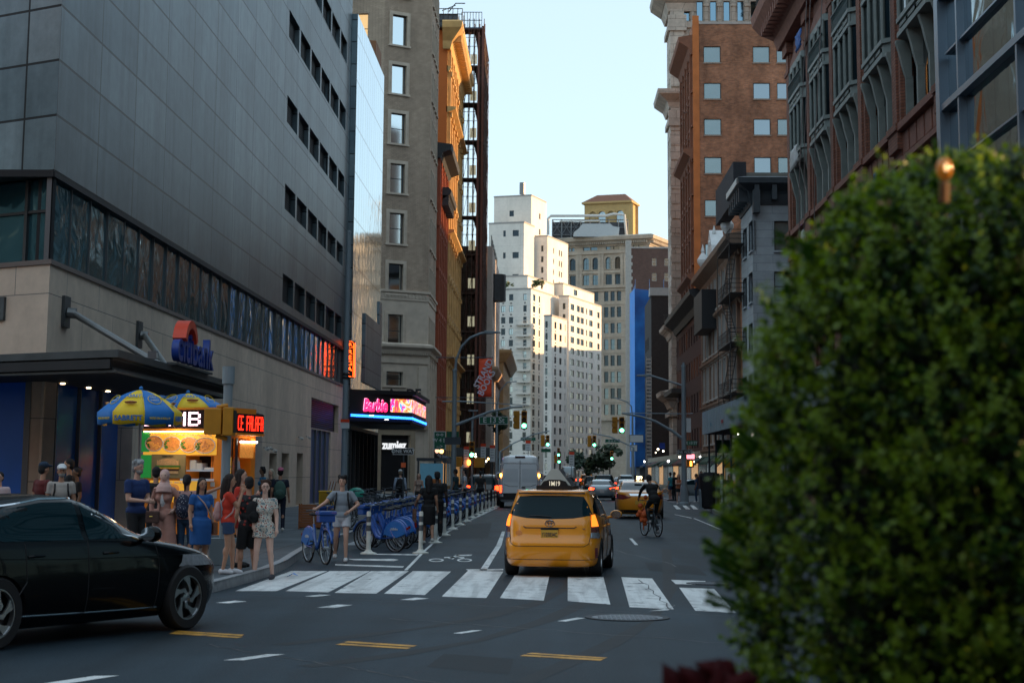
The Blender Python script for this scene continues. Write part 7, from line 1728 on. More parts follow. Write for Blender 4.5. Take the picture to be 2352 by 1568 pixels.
gm_ = person('grey-haired bearded man in a navy t-shirt holding something small', gpx(307,1306), PI+1.05, 1.84, 'light', ('mop',(.30,.31,.31)), ('tee',(.012,.035,.13)), ('trousers',(.008,.010,.02)), (.05,.05,.05), armL=((-.03,.04,-.27),(.12,.28,-.30)), armR=((.03,.04,-.27),(-.10,.28,-.29)), extra={'beard':(.28,.27,.25)}, group=PG, build=1.12)
bk_ = person('man in a black t-shirt seen from behind between the grey-haired man and the headscarf', gpx(352,1280), .2, 1.74, 'tan', ('short',LDk), ('tee',(.010,.010,.012)), ('trousers',(.01,.01,.012)), (.02,.02,.02), group=PG)
wc = person('bearded man in a pale grey t-shirt and white cap carrying a backpack', gpx(133,1285), PI+.35, 1.76, 'tan', ('short',(.08,.07,.06)), ('tee',(.42,.38,.34)), ('shorts',(.08,.09,.1)), (.3,.3,.3), extra={'cap':(.68,.70,.72),'beard':(.16,.13,.11)}, group=PG, build=1.1)
backpack(wc, 'black backpack of the man in the white cap', (.01,.01,.012))
mr = person('man in a maroon t-shirt and navy cap turned away by the blue glass', gpx(90,1284), -.75, 1.80, 'tan', ('short',LDk), ('tee',(.11,.012,.012)), ('shorts',(.06,.22,.24)), (.5,.5,.5), extra={'cap':(.012,.03,.06)}, group=PG, build=1.08)
bt_ = person('tall dark-haired man in a black t-shirt behind the white cap', gpx(152,1262), PI-1.3, 1.90, 'tan', ('short',LDk), ('tee',(.008,.008,.010)), ('trousers',(.01,.01,.01)), (.02,.02,.02), group=PG, build=1.1)
w4 = person('woman with dark hair and a raised phone right of the tall man in black', gpx(170,1258), PI-1.0, 1.72, 'brown', ('bun',LDk), ('tee',(.008,.008,.010)), ('trousers',(.01,.01,.01)), (.02,.02,.02), fem=True, armR=((.02,.1,-.24),(.0,.3,-.12)), group=PG)
le = person('person in a pale pink shirt cut by the left edge of the picture', gpx(-9,1275), PI, 1.62, 'light', ('short',LDk), ('tee',(.55,.42,.42)), ('jeans',(.02,.04,.08)), (.3,.3,.3), group=PG)
# on the pavement behind
PW_ = 'people walking along the left pavement'
gb_ = person('man with a pink patterned cap and dark clothes walking away', gpx(641,1221), .1, 1.76, 'tan', ('short',LDk), ('tee',(.010,.014,.025)), ('trousers',(.008,.012,.03)), (.55,.55,.52), extra={'cap':(.45,.12,.2),'capback':1}, footL=(0,.12,0), footR=(0,-.1,.02), group=PW_)
backpack(gb_, 'large green backpack on the man with the pink cap', (.05,.11,.09), sz=1.15)
o = carried(gb_, 'shopping_bag', 'bright magenta carrier bag beside the green backpack man', 'bag', (-.30,.0,.62)); m = MB(); m.box(-.06,.06,-.14,.14,-.22,.14); m.build('bag_body', fab((.55,.03,.16)), o, world=False, bevel=.02); m = MB(); m.tube([(0,-.07,.13),(0,0,.24),(0,.07,.13)], .008, 6); m.build('handle', fab((.55,.03,.16)), o, world=False)
sg_ = person('blonde woman in sunglasses and black top beside the food cart', gpx(620,1205), PI-.4, 1.74, 'light', ('long',(.42,.36,.27)), ('tank',(.01,.01,.012)), ('trousers',(.05,.03,.02)), (.03,.03,.03), fem=True, group=PW_)
dh = person('woman with big dark hair and a light blue top by the food cart corner', gpx(601,1200), PI-1.1, 1.80, 'brown', ('curly',LDk), ('tee',(.02,.16,.28)), ('trousers',(.008,.008,.01)), (.03,.03,.03), fem=True, group=PW_)
rd = person('young man in a grey polo and white shorts wheeling a blue bike', gpx(783,1290,0), PI+.1, 1.74, 'light', ('mop',LDk), ('polo',(.26,.30,.34)), ('shorts',(.62,.64,.68)), (.62,.62,.62), armL=((-.16,.02,-.22),(.02,.2,-.36)), armR=((.16,.10,-.18),(.34,.24,-.30)), footL=(.0,.14,0), footR=(.03,-.22,.06), turn=-.2, extra={'headphones':1}, group=PW_)
backpack(rd, 'black backpack on the young man in the grey polo', (.01,.01,.012))
bw = person('woman in a black dress with long dark hair walking away with a paper bag', gpx(983,1250,0), .12, 1.74, 'tan', ('long',LDk), ('dress',(.006,.006,.008)), ('none',(0,0,0)), (.55,.55,.52), fem=True, footL=(0,.1,0), footR=(0,-.2,.07), group=PW_, armL=((-.12,-.02,-.24),(-.16,.1,-.35)))
o = carried(bw, 'paper_bag', 'brown patterned paper bag held by the woman in the black dress', 'bag', (-.36,.08,.72)); m = MB(); m.box(-.05,.05,-.14,.14,-.28,.2); m.build('bag_body', M('kraft_print', (.16,.08,.05), .8, var=.5, scale=12), o, world=False, bevel=.01); m = MB(); m.tube([(0,-.07,.2),(.03,0,.38),(0,.07,.2)], .007, 6); m.build('handle', BLK, o, world=False)
bm_ = person('man in a black t-shirt and cap walking in front of the woman in black', gpx(1003,1232,0), .1, 1.84, 'dark', ('short',LDk), ('tee',(.006,.006,.008)), ('trousers',(.006,.006,.008)), (.03,.03,.03), group=PW_, build=1.12)
wb = person('man in a pale blue shirt with a black backpack facing the shop doorway', gpx(918,1178), .1, 1.76, 'light', ('short',(.2,.15,.1)), ('long',(.35,.42,.52)), ('trousers',(.02,.02,.03)), (.03,.03,.03), group=PW_, vox=.016, extra={'cap':(.5,.5,.5)})
backpack(wb, 'black backpack on the man in the pale blue shirt', (.008,.008,.01), sz=1.2)
for x, y, rz_, h_, sk, hr, tp, lw, lb, fm_2 in (
 (961,1172,PI,1.62,'light',('long',(.25,.18,.12)),('tank',(.35,.25,.2)),('shorts',(.02,.02,.02)),'fair-haired woman in a skin-coloured tank top above the bike handlebars',True),
 (1001,1176,PI-.5,1.70,'tan',('short',LDk),('tee',(.45,.15,.04)),('shorts',(.05,.05,.05)),'person in an orange t-shirt between the black-clad pair and the bus stop',False),
 (1046,1172,1.2,1.82,'brown',('short',LDk),('tee',(.02,.05,.06)),('trousers',(.01,.01,.012)),'man in a dark teal t-shirt leaning toward the parked bikes',False),
 (1066,1172,1.6,1.84,'light',('short',LDk),('tee',(.52,.54,.58)),('trousers',(.01,.01,.012)),'bearded man in a white t-shirt with a black strap by the parked bikes',False),
 (1103,1168,.1,1.76,'tan',('short',LDk),('tee',(.03,.028,.03)),('trousers',(.01,.01,.012)),'man in dark grey seen from behind by the parked black SUV',False),
 (1540,1150,1.0,1.78,'tan',('short',LDk),('tee',(.05,.3,.36)),('shorts',(.02,.06,.14)),'person in a turquoise shirt crossing beyond the cyclist',False),
 (1549,1150,2.2,1.80,'brown',('short',LDk),('tee',(.01,.01,.012)),('trousers',(.01,.01,.012)),'person in black crossing beside the turquoise shirt',False),
 (1559,1157,PI+.2,1.66,'light',('long',(.16,.08,.05)),('tank',(.40,.12,.05)),('shorts',(.015,.03,.03)),'woman in an orange top with folded arms at the far corner',True),
 (1611,1152,PI,1.86,'brown',('short',LDk),('tee',(.012,.012,.016)),('trousers',(.012,.015,.03)),'man in dark clothes by the scaffold shed kerb',False),
 (1600,1154,1.4,1.70,'brown',('short',LDk),('tee',(.03,.06,.12)),('jeans',(.02,.05,.1)),'seated-looking person in blue beside the corner pole',False),
 (1632,1146,0,1.80,'tan',('short',LDk),('tee',(.55,.55,.58)),('trousers',(.02,.02,.02)),'man in a white t-shirt walking away under the shed',False),
 (1658,1158,PI+.2,1.72,'dark',('short',LDk),('tank',(.55,.58,.62)),('longshorts',(.5,.54,.58)),'man in a white sports vest and white shorts walking under the shed',False),
 (1676,1162,PI,1.70,'tan',('long',LDk),('tee',(.03,.03,.035)),('shorts',(.02,.12,.14)),'woman in a dark top carrying a teal bag by the hedge',True)):
 person(lb, gpx(x, y), rz_, h_, sk, hr, tp, lw, (.5,.5,.5) if x > 1550 else (.03,.03,.03), fem=fm_2, vox=.018, group='people far along the street', armL=((-.05,.12,-.2),(.14,.2,-.2)) if 'folded' in lb else None, armR=((.05,.12,-.2),(-.14,.22,-.18)) if 'folded' in lb else None)
# ---------------- street furniture ----------------
POLE = M('pole_grey', (.26,.31,.34), .55, .2, var=.1, scale=2); POLD = M('pole_dark', (.06,.075,.085), .5, .3, var=.1)
SYE = M('signal_yellow', (.55,.24,.015), .5, var=.12, scale=5); SGR = M('sign_green', (.008,.12,.065), .5, var=.05); SWH = M('sign_white', (.6,.62,.62), .5, var=.05)
GON = M('green_lit', (.1,1,.5), emit=(.08,1,.45), es=9, var=0); ORL = M('orange_lit', (1,.3,.05), emit=(1,.25,.03), es=6, var=0)
def pole(name, label, px, py, H, r0=.10, r1=.07, z=.15, base=True, mat=POLE, cat='pole', group=None, bx=.22):
 p = G(px, py, z); t = thing(name, label, cat, (p.x,p.y,z), 0, group)
 m = MB(); m.tube([(0,0,0),(0,0,H)], [r0,r1], 14); m.tube([(0,0,H),(0,0,H+.08)], [r1*1.25,r1*1.1], 12); m.build('shaft', mat, t, world=False, smooth=2)
 if base:
  m = MB(); m.lathe([(bx,0),(bx,.12),(bx*.8,.2),(bx*.75,.9),(r0*1.3,1.05)], 8); m.build('base', mat, t, world=False)
 return t
def zat(t, px, py): return onY(px, py, t.location.y)[1]-t.location.z
def xat(t, px, py=1000): return onY(px, py, t.location.y)[0]-t.location.x
def signal(par_name, label, pos, s=1.0, lit='green', back=True, group='traffic signals over the street'):
 t = thing('traffic_light', label, 'traffic light', pos, 0, group)
 m = MB(); m.box(-.17,.17,-.12,.12,-.55,.55); m.build('housing', SYE, t, world=False, bevel=.03)
 for i, z in enumerate((.36,0,-.36)):
  m = MB(); n = 14; m.tube([(0,-.12,z),(0,-.30,z+.01)], .15, n, caps=False)
  q = m.build('visor', SYE, t, world=False); sdf = q.modifiers.new('s','SOLIDIFY'); sdf.thickness = .01
  m = MB(); m.tube([(0,-.13,z),(0,-.12,z)], .135, n); m.build('lens', GON if (lit == 'green' and i == 2) else M('lens_off', (.03,.02,.012), .3), t, world=False)
 if back:
  m = MB(); m.box(-.62,-.28,-.12,.12,-.55,.55); m.build('side_housing', SYE, t, world=False, bevel=.03)
  m = MB(); m.box(-.3,-.15,-.03,.03,.3,.36); m.build('bracket', SYE, t, world=False)
  for z in (.36,0,-.36): m = MB(); m.box(-.66,-.45,-.33,-.1,z-.13,z+.15); m.build('visor', SYE, t, world=False)
 t.scale = (s,s,s); return t
def plate(name, label, cat, pos, w_, h, mat, rz=0, txt=None, tm=None, ts=None, group=None, sx=1.0, border=None, back=.03):
 t = thing(name, label, cat, pos, rz, group)
 m = MB(); m.box(-w_/2,w_/2,0,back,-h/2,h/2); m.build('panel', mat, t, world=False)
 if border:
  m = MB(); b_ = min(w_,h)*.06
  m.box(-w_/2,w_/2,-.006,0,h/2-b_,h/2); m.box(-w_/2,w_/2,-.006,0,-h/2,-h/2+b_); m.box(-w_/2,-w_/2+b_,-.006,0,-h/2+b_,h/2-b_); m.box(w_/2-b_,w_/2,-.006,0,-h/2+b_,h/2-b_); m.build('border', border, t, world=False)
 if txt:
  for i, l in enumerate(txt.split('|')):
   n_ = len(txt.split('|')); text(l, ts or h*.7/n_, tm or SWH, t, (0,-.008,h/2-(i+.5)*h/n_), 0, .003, .012, 'lettering', sx)
 return t
# tall grey pole at the kerb beside the bikes
t = pole('tall_pole', 'tall plain grey pole at the left kerb beside the neon sign', 788, 1183, 9.4, .13, .085, bx=.2); zt_ = zat(t, 800, 535)
for c in t.children:
 if c.name.startswith('shaft'): c.data.transform(Matrix.Diagonal((1,1,zt_/9.4,1)))
for z in (zat(t,790,862), zat(t,790,870)): m = MB(); m.lathe([(.14,z),(.16,z+.05),(.14,z+.1)], 12); m.build('collar', BLK, t, world=False)
plate('small_notice', 'small red and white notice on the tall grey pole', 'sign', (t.location.x+.02, t.location.y-.16, .15+zat(t,793,975)), .34, .30, SWH, txt=None)
o = plate('small_notice', 'red header of the notice on the tall grey pole', 'sign', (t.location.x+.02, t.location.y-.175, .15+zat(t,793,966)), .34, .12, M('sign_red', (.5,.03,.02), .5))
# pedestrian signal pole by the cart
t = pole('signal_post', 'grey signal post with concrete foot beside the food cart', 512, 1296, 3.45, .085, .085, base=False)
m = MB(); m.box(-.22,.22,-.22,.22,0,.46); m.prism([(-.22,-.22),(.22,-.22),(.22,.22),(-.22,.22)], .46, .48); m.build('concrete_foot', M('foot_concrete', (.20,.25,.27), .8), t, world=False, bevel=.03)
m = MB(); m.tube([(0,0,3.3),(0,0,3.62)], .115, 14); m.build('cap', POLE, t, world=False)
pp_ = Vector(t.location)
ps = thing('pedestrian_signal', 'yellow pedestrian signal box on the post beside the food cart', 'traffic light', (pp_.x-.18, pp_.y-.12, .15+zat(t,500,968)))
m = MB(); m.box(-.2,.12,-.16,.12,-.24,.24); m.build('housing', SYE, ps, world=False, bevel=.02); m = MB(); m.box(.15,.34,-.18,.14,-.26,.26); m.build('side_housing', SYE, ps, world=False, bevel=.02); m = MB(); m.box(.345,.36,-.14,.1,-.2,.2); m.build('screen', BLK, ps, world=False); m = MB(); m.tube([(0,0,.26),(.2,.05,.3)], .04, 8); m.tube([(0,0,-.26),(.2,.05,-.32)], .04, 8); m.build('bracket', SYE, ps, world=False)
st_ = thing('sticker_patch', 'white stickers and a paper notice stuck to the post', 'stickers', (pp_.x,pp_.y,0)); m = MB()
m.box(-.075,.075,-.095,-.088,1.35,1.6); m.build('notice', SWH, st_, world=False)
# left street lamp with curved arm and signal mast
def lamp_head(t, x, z, sgn=1, y=0):
 m = MB(); m.ext([(x,z+.06),(x+sgn*.75,z+.02),(x+sgn*.8,z-.05),(x+sgn*.1,z-.10)], y-.14, y+.14); m.build('lamp_head', POLE, t, world=False, bevel=.02)
t = pole('street_lamp', 'left street lamp with a long curved arm and signal mast', 1041, 1168, 6.5, .13, .10, cat='street lamp'); X_ = lambda a: xat(t, a); Z_ = lambda b_: zat(t, 1041, b_)
H0 = Z_(870); arc = [(0,0,6.4),(0,0,H0)]+[(X_(a)-0,0,Z_(b_)) for a, b_ in ((1046,825),(1058,795),(1078,775),(1103,765),(1118,763))]
m = MB(); m.tube(arc, [.09,.085]+[.06]*5, 10); m.build('curved_arm', POLE, t, world=False, smooth=2); lamp_head(t, X_(1110), Z_(762), 1)
m = MB(); m.tube([(0,0,Z_(977)),(X_(1075),-.1,Z_(965)),(X_(1125),-.2,Z_(945)),(X_(1175),-.3,Z_(935)),(X_(1200),-.3,Z_(933))], [.08,.07,.06,.05,.045], 8); m.build('mast_arm', POLE, t, world=False, smooth=2)
m = MB(); m.tube([(X_(1015),0,Z_(922)),(X_(1052),0,Z_(921)),(X_(1215),-.2,Z_(930))], [.04,.04,.02], 6); m.build('cross_bar', POLE, t, world=False)
b0 = Vector(t.location)
def wpos(a, b_, dy=0): return (onY(a, b_, b0.y+dy)[0], b0.y+dy, onY(a, b_, b0.y+dy)[1])
plate('street_name_sign', 'green E 13 ST street name sign hanging under the left mast arm', 'street sign', wpos(1134,965,-.35), (X_(1167)-X_(1101)), Z_(956)-Z_(974), SGR, txt='E 13 St', ts=.36, border=SWH)
signal('s', 'left pair of overhead traffic lights with a green lens', wpos(1204,964,-.35), .78)
plate('bike_route_sign', 'green bicycle route sign with an arrow on the left lamp post', 'street sign', wpos(1010,1011,-.25), X_(1024)-X_(996), Z_(990)-Z_(1032), SGR, border=SWH, txt='o-o|W 4 St|-->', ts=.24)
plate('blank_sign', 'dark street sign seen from its back above the bus stop', 'street sign', wpos(1040,1012,-3.0), .62*(X_(1069)-X_(1011)), .34, POLD)
plate('small_green_sign', 'small dim green sign above the bicycle sign', 'street sign', wpos(1040,1000,.3), X_(1055)-X_(1026), .4, SGR)
t2 = pole('signal_pole', 'thin signal pole with a single green light at the left kerb', 1083, 1166, 4.2, .06, .05, base=False); 
signal('s', 'single yellow traffic light showing green left of the black SUV', (t2.location.x, t2.location.y-.12, zat(t2,1083,1032)+.15), .72, back=False)
m = MB(); m.tube([(0,0,3),(xat(t2,1087),0,zat(t2,1087,946))], .03, 6); m.box(xat(t2,1076),xat(t2,1097),-.1,.1,zat(t2,1085,944),zat(t2,1085,941)); m.build('camera_stem', POLE, t2, world=False)
# flashing yellow boxes (pedestrian heads) near the bus stop
for (a, b_, lb) in ((1049,1060,'yellow signal box hanging behind the bike sign'),(1101,1062,'yellow signal box with lit orange hand by the bus signs')):
 o = thing('pedestrian_signal', lb, 'traffic light', wpos(a,b_,1.5), 0, 'pedestrian signals'); m = MB(); m.box(-.26,.26,-.1,.12,-.24,.24); m.build('housing', SYE, o, world=False, bevel=.02)
 if a > 1090: m = MB(); m.ball((-.5,-.12,.0), (.09,.03,.14), 10, 8); m.build('hand_symbol', ORL, o, world=False)
for (a, b_, h_, lb, Yq) in ((1071,1050,46,'first white parking sign with red head on the left kerb, by the bus stop',b0.y+1.5),(1110,1043,45,'second white parking sign with red head left of the van',b0.y+6),(1131,1042,36,'third white parking sign with red head nearest the van',b0.y+10),(1213,1024,22,'white sign high above the van roof',150),(1313,1054,30,'white notice sign on a thin post far up the street',170)):
 x, z = onY(a, b_, Yq); s_ = Yq/4000; o = thing('bus_stop_sign', lb, 'sign', (x, Yq, 0), 0, 'white kerbside signs')
 m = MB(); m.box(-6*s_, 6*s_, 0, .04, z-h_/2*s_, z+h_/2*s_-5*s_); m.build('panel', SWH, o, world=False); m = MB(); m.box(-6*s_, 6*s_, 0, .04, z+h_/2*s_-5*s_, z+h_/2*s_+2*s_); m.build('red_header', M('sign_red', (.5,.03,.02)), o, world=False)
 m = MB(); m.tube([(0,.06,.15),(0,.06,z+h_/2*s_)], .03, 6); m.build('post', POLD, o, world=False)
 for k in range(4): m = MB(); m.box(-4.5*s_, (3.5-k%2)*s_, -.006, 0, z+(h_/2-9-k*6)*s_, z+(h_/2-8-k*6)*s_); m.build('text_line', POLD, o, world=False)
# one-way signs
plate('one_way_sign', 'black and white ONE WAY arrow sign in front of the shop doorway', 'street sign', tuple(onY(926,1036,b0.y-30)[i] if i == 0 else onY(926,1036,b0.y-30)[1] for i in (0,)) + (b0.y-30,) + (onY(926,1036,b0.y-30)[1],), .62, .2, BLK, txt='ONE WAY', ts=.15, border=SWH)
o = thing('sign_post', 'thin post with a small orange tag under the shop doorway sign', 'post', (onY(926,1100,b0.y-30)[0], b0.y-30, .15)); m = MB(); m.tube([(0,.04,0),(0,.04,onY(926,1036,b0.y-30)[1]-.15)], .025, 6); m.build('post', POLD, o, world=False); m = MB(); m.box(-.07,.07,-.01,.02,zat(o,926,1073),zat(o,926,1062)); m.build('tag', ORL if False else M('orange_tag', (.7,.12,.03), .5), o, world=False)
# globe lamps on the facade
for a, b_, lb in ((1004,1035,'left pinkish globe lamp beside the red facade'),(1014,1036,'right bright amber globe lamp beside the red facade')):
 x, z = onY(a, b_, 140); o = thing('globe_lamp', lb, 'lamp', (x,140,z)); m = MB(); m.ball((0,0,0), .17, 12, 8); m.build('globe', M('globe_%d' % a, (1,.6,.2), emit=(1,.45,.12) if a > 1010 else (1,.45,.3), es=4 if a > 1010 else 1.2, var=0), o, world=False, smooth=True); m = MB(); m.tube([(0,0,-.17),(0,.1,-.6)], .03, 6); m.build('stem', BLK, o, world=False)
# banner
x0_, z0_ = onY(1129, 911, 120); x1_, z1_ = onY(1100, 823, 120)
bn = thing('hanging_banner', 'red banner with slanting white bookshop lettering on the left facades', 'banner', (x0_, 120, z0_))
W = x0_-x1_; H = z1_-z0_; m = MB(); nn = 8
vs = [(-W*i/nn, .06*math.sin(j*1.3+i*.6), H*j/nn) for j in range(nn+1) for i in range(nn+1)]; m.add(vs, [(j*(nn+1)+i+1, j*(nn+1)+i, (j+1)*(nn+1)+i, (j+1)*(nn+1)+i+1) for j in range(nn) for i in range(nn)])
q = m.build('cloth', M('banner_red', (.85,.10,.03), .7, var=.06), bn, world=False, smooth=True); q.modifiers.new('s','SOLIDIFY').thickness = .01
for i, (wd, xx, zz) in enumerate((('STRAND',.38,.60),('BOOKS',.62,.36))): text(wd, H*.235, SWH, bn, (-W+W*xx,-.10,H*zz), 0, .004, .02, 'lettering', .92, rot=(0, -R(62), 0))
m = MB(); m.tube([(-W-3.0,.1,H+.06),(.1,0,H+.06)], .035, 6); m.tube([(-W-3.0,.1,-.06),(.1,0,-.06)], .03, 6); m.build('bracket', POLD, bn, world=False)
# right corner: signal pole, lamp, mast, signs
t = pole('street_lamp', 'right corner street lamp with curved signal mast reaching over the road', 1572, 1160, 7.6, .16, .11, cat='street lamp', bx=.3); b1 = Vector(t.location); X_ = lambda a: xat(t, a); Z_ = lambda b_: zat(t, 1572, b_)
m = MB(); m.tube([(0,0,7.4),(0,0,Z_(832))], [.09,.05], 8); m.tube([(0,0,Z_(886)),(X_(1545),0,Z_(878)),(X_(1500),0,Z_(864)),(X_(1492),0,Z_(863))], .05, 8); m.build('lamp_arm', POLE, t, world=False, smooth=2); lamp_head(t, X_(1495), Z_(862), -1)
m = MB(); m.tube([(0,0,Z_(1010)),(X_(1545),0,Z_(990)),(X_(1505),-.1,Z_(968)),(X_(1470),-.2,Z_(957)),(X_(1428),-.3,Z_(950))], [.09,.08,.07,.06,.05], 8); m.build('mast_arm', POLE, t, world=False, smooth=2)
m = MB(); m.tube([(X_(1428),-.2,Z_(949)),(X_(1560),0,Z_(950)),(X_(1592),0,Z_(949))], .03, 6); m.build('cross_bar', POLE, t, world=False)
wp = lambda a, b_, dy=0: (onY(a, b_, b1.y+dy)[0], b1.y+dy, onY(a, b_, b1.y+dy)[1])
signal('s', 'right pair of overhead traffic lights with a green lens on the curved mast', wp(1428,976,-.35), .82)
plate('street_name_sign', 'small green E 13 ST sign on the right corner lamp', 'street sign', wp(1589,1017,-.2), X_(1602)-X_(1577), .26, SGR, txt='E 13 ST', ts=.2)
plate('one_way_sign', 'black and white ONE WAY arrow sign on the right corner lamp', 'street sign', wp(1573,1038,-.25), X_(1589)-X_(1558), .28, BLK, txt='ONE WAY>', ts=.19, border=SWH)
plate('shop_sign', 'small glowing pink shop sign right of the corner lamp', 'sign', wp(1585,1048,4), .5, .26, M('pink_lit', (1,.3,.3), emit=(1,.25,.3), es=1.5, var=0))
plate('white_box', 'white equipment box fixed to the right corner lamp', 'box', wp(1582,976,-.1), .24, .78, SWH, back=.2)
o = thing('pedestrian_signal', 'pedestrian signal with lit orange hand on the right corner', 'traffic light', wp(1583,1064,.3), 0, 'pedestrian signals'); m = MB(); m.box(-.34,.26,-.05,.14,-.22,.22); m.build('housing', SYE, o, world=False, bevel=.02)
m = MB(); m.box(-.01,.2,-.10,-.05,-.19,.19); q = m.build('screen', BLK, o, world=False)
m = MB(); m.box(.03,.15,-.112,-.10,-.14,.03)
for k in range(4): m.box(.03+k*.031,.054+k*.031,-.112,-.10,.035,.12+(.02 if k in (1,2) else 0))
m.build('hand_symbol', ORL, o, world=False)
o = thing('pedestrian_signal', 'dull yellow signal box under the scaffold shed', 'traffic light', wp(1679,1063,-3), 0, 'pedestrian signals'); m = MB(); m.box(-.36,.3,-.1,.12,-.26,.26); m.build('housing', SYE, o, world=False, bevel=.02); m = MB(); m.box(-.05,0,-.11,.13,-.26,.26); m.build('divider', POLD, o, world=False)
# smaller overhead lights further up the street
for a, b_, Y_, lb in ((1258,1012,150,'first small overhead traffic light beyond the van'),(1365,1013,150,'small overhead traffic light pair under the trees, right of centre'),(1283,1038,200,'tiny green traffic light above the SUV queue'),(1284,1054,215,'tiny traffic light pair below the other in the far street'),(1405,1046,185,'tiny green traffic light at the right side of the far queue'),(1377,1056,240,'tiniest green traffic light by the far trees')):
 x, z = onY(a, b_, Y_); signal('s', lb, (x,Y_,z), .9, back=a in (1258,1365,1284))
for a, b_, Y_, w_, lb in ((1213,1008,152,35,'green E 12 ST sign beyond the van roof'),(1407,1012,150,34,'green E 12 ST sign right of centre under the trees'),(1254,1034,205,22,'tiny green street sign in the far street')):
 x, z = onY(a, b_, Y_); plate('street_name_sign', lb, 'street sign', (x,Y_,z), w_*Y_/4000, 8*Y_/4000, SGR, txt='E 12 ST' if w_ > 30 else None, ts=6*Y_/4000, border=SWH if w_ > 30 else None)
def mast(name, lb, x0, y0, xs, Y_, group='far signal masts'):
 X0_, _ = onY(x0, 1100, Y_); o = thing(name, lb, 'street lamp', (X0_, Y_, .1), 0, group)
 pts = [onY(a, b_, Y_) for a, b_ in xs]; m = MB(); m.tube([(0,0,0),(0,0,pts[0][1])], [.13,.09], 8); m.build('shaft', POLE, o, world=False); m = MB(); m.tube([(p[0]-X0_,0,p[1]) for p in pts], .06, 6); m.build('arm', POLE, o, world=False)
mast('signal_mast', 'far left signal mast over the van', 1148, 0, [(1148,1040),(1180,1020),(1225,1000),(1262,992)], 150)
mast('signal_mast', 'far right signal mast with long arm under the trees', 1455, 0, [(1455,1030),(1430,1018),(1400,1005),(1362,998)], 150)
mast('street_lamp', 'far right street lamp curving toward the centre', 1453, 0, [(1453,960),(1450,935),(1440,925),(1410,915)], 165, 'far lamps')
mast('street_lamp', 'far left street lamp curving over the white posts', 1140, 0, [(1143,930),(1148,900),(1165,880),(1187,878)], 165, 'far lamps')
for a, b_, c, e, mt, lb, Y_, tx_ in ((1446,998,1478,1016,SWH,'white rectangular street notice right of the far mast',160,None),(1448,1021,1464,1036,SWH,'white square sign with an orange mark right of the far queue',158,None),(1514,1016,1528,1031,M('blue_disc', (.02,.05,.3)),'round blue and red sign on the dark right facades',170,None),(1645,1010,1658,1040,SGR,'green lettered hanging sign left of the pair under the shed',88,'~~~'),(1662,1010,1678,1040,SGR,'green lettered hanging sign right of the pair under the shed',88,'~~~')):
 p = onY((a+c)/2, (b_+e)/2, Y_); plate('notice_sign', lb, 'sign', (p[0],Y_,p[1]), (c-a)*Y_/4000, (e-b_)*Y_/4000, mt, border=POLD)
# white posts along the bike dock
bp0 = [(846,1272),(966,1271),(1000,1247),(1021,1230),(1040,1216),(1057,1206),(1072,1198),(1085.5,1189),(1097.5,1182.5),(1107,1177.5),(1116,1173.5),(1124,1170.2),(1132,1167),(1139,1164.6)]
WPL = M('post_white', (.70,.70,.63), .6, var=.15, scale=6); BND = M('post_band', (.12,.13,.14), .4, .2, var=0)
o = thing('bollard', '', 'bollard', (0,0,0), 0, 'white posts guarding the bike dock')
m = MB(); m.lathe([(.058,.06),(.052,.2),(.050,.93),(.040,.96)], 12); m.build('post', WPL, o, world=False, smooth=2)
m = MB(); m.lathe([(.19,0),(.19,.03),(.10,.055),(.062,.10)], 8); m.build('base', WPL, o, world=False)
for z in (.52,.72): m = MB(); m.lathe([(.0535,z),(.0535,z+.13)], 12, None, False); m.build('reflective_band', BND, o, world=False)
LB_ = ['white post alone at the left end, in front of the first docked bike','white post with dark panels at the corner where the two lines meet','nearest post of the receding line, beside the woman in black']
for i, (a, b_) in enumerate(bp0):
 q = G(a, b_, 0); r_ = o if i == 0 else dup(o, (q.x,q.y,0), 0, '')
 r_.location = (q.x,q.y,0); r_.rotation_euler = (random.Random(i).uniform(-.02,.02), random.Random(i+9).uniform(-.03,.03), i*.3)
 r_['label'] = LB_[i] if i < 3 else 'white flexible post in the receding line, number %s from the corner post' % ['','','','third','fourth','fifth','sixth','seventh','eighth','ninth','tenth','eleventh','twelfth','last and farthest'][i]
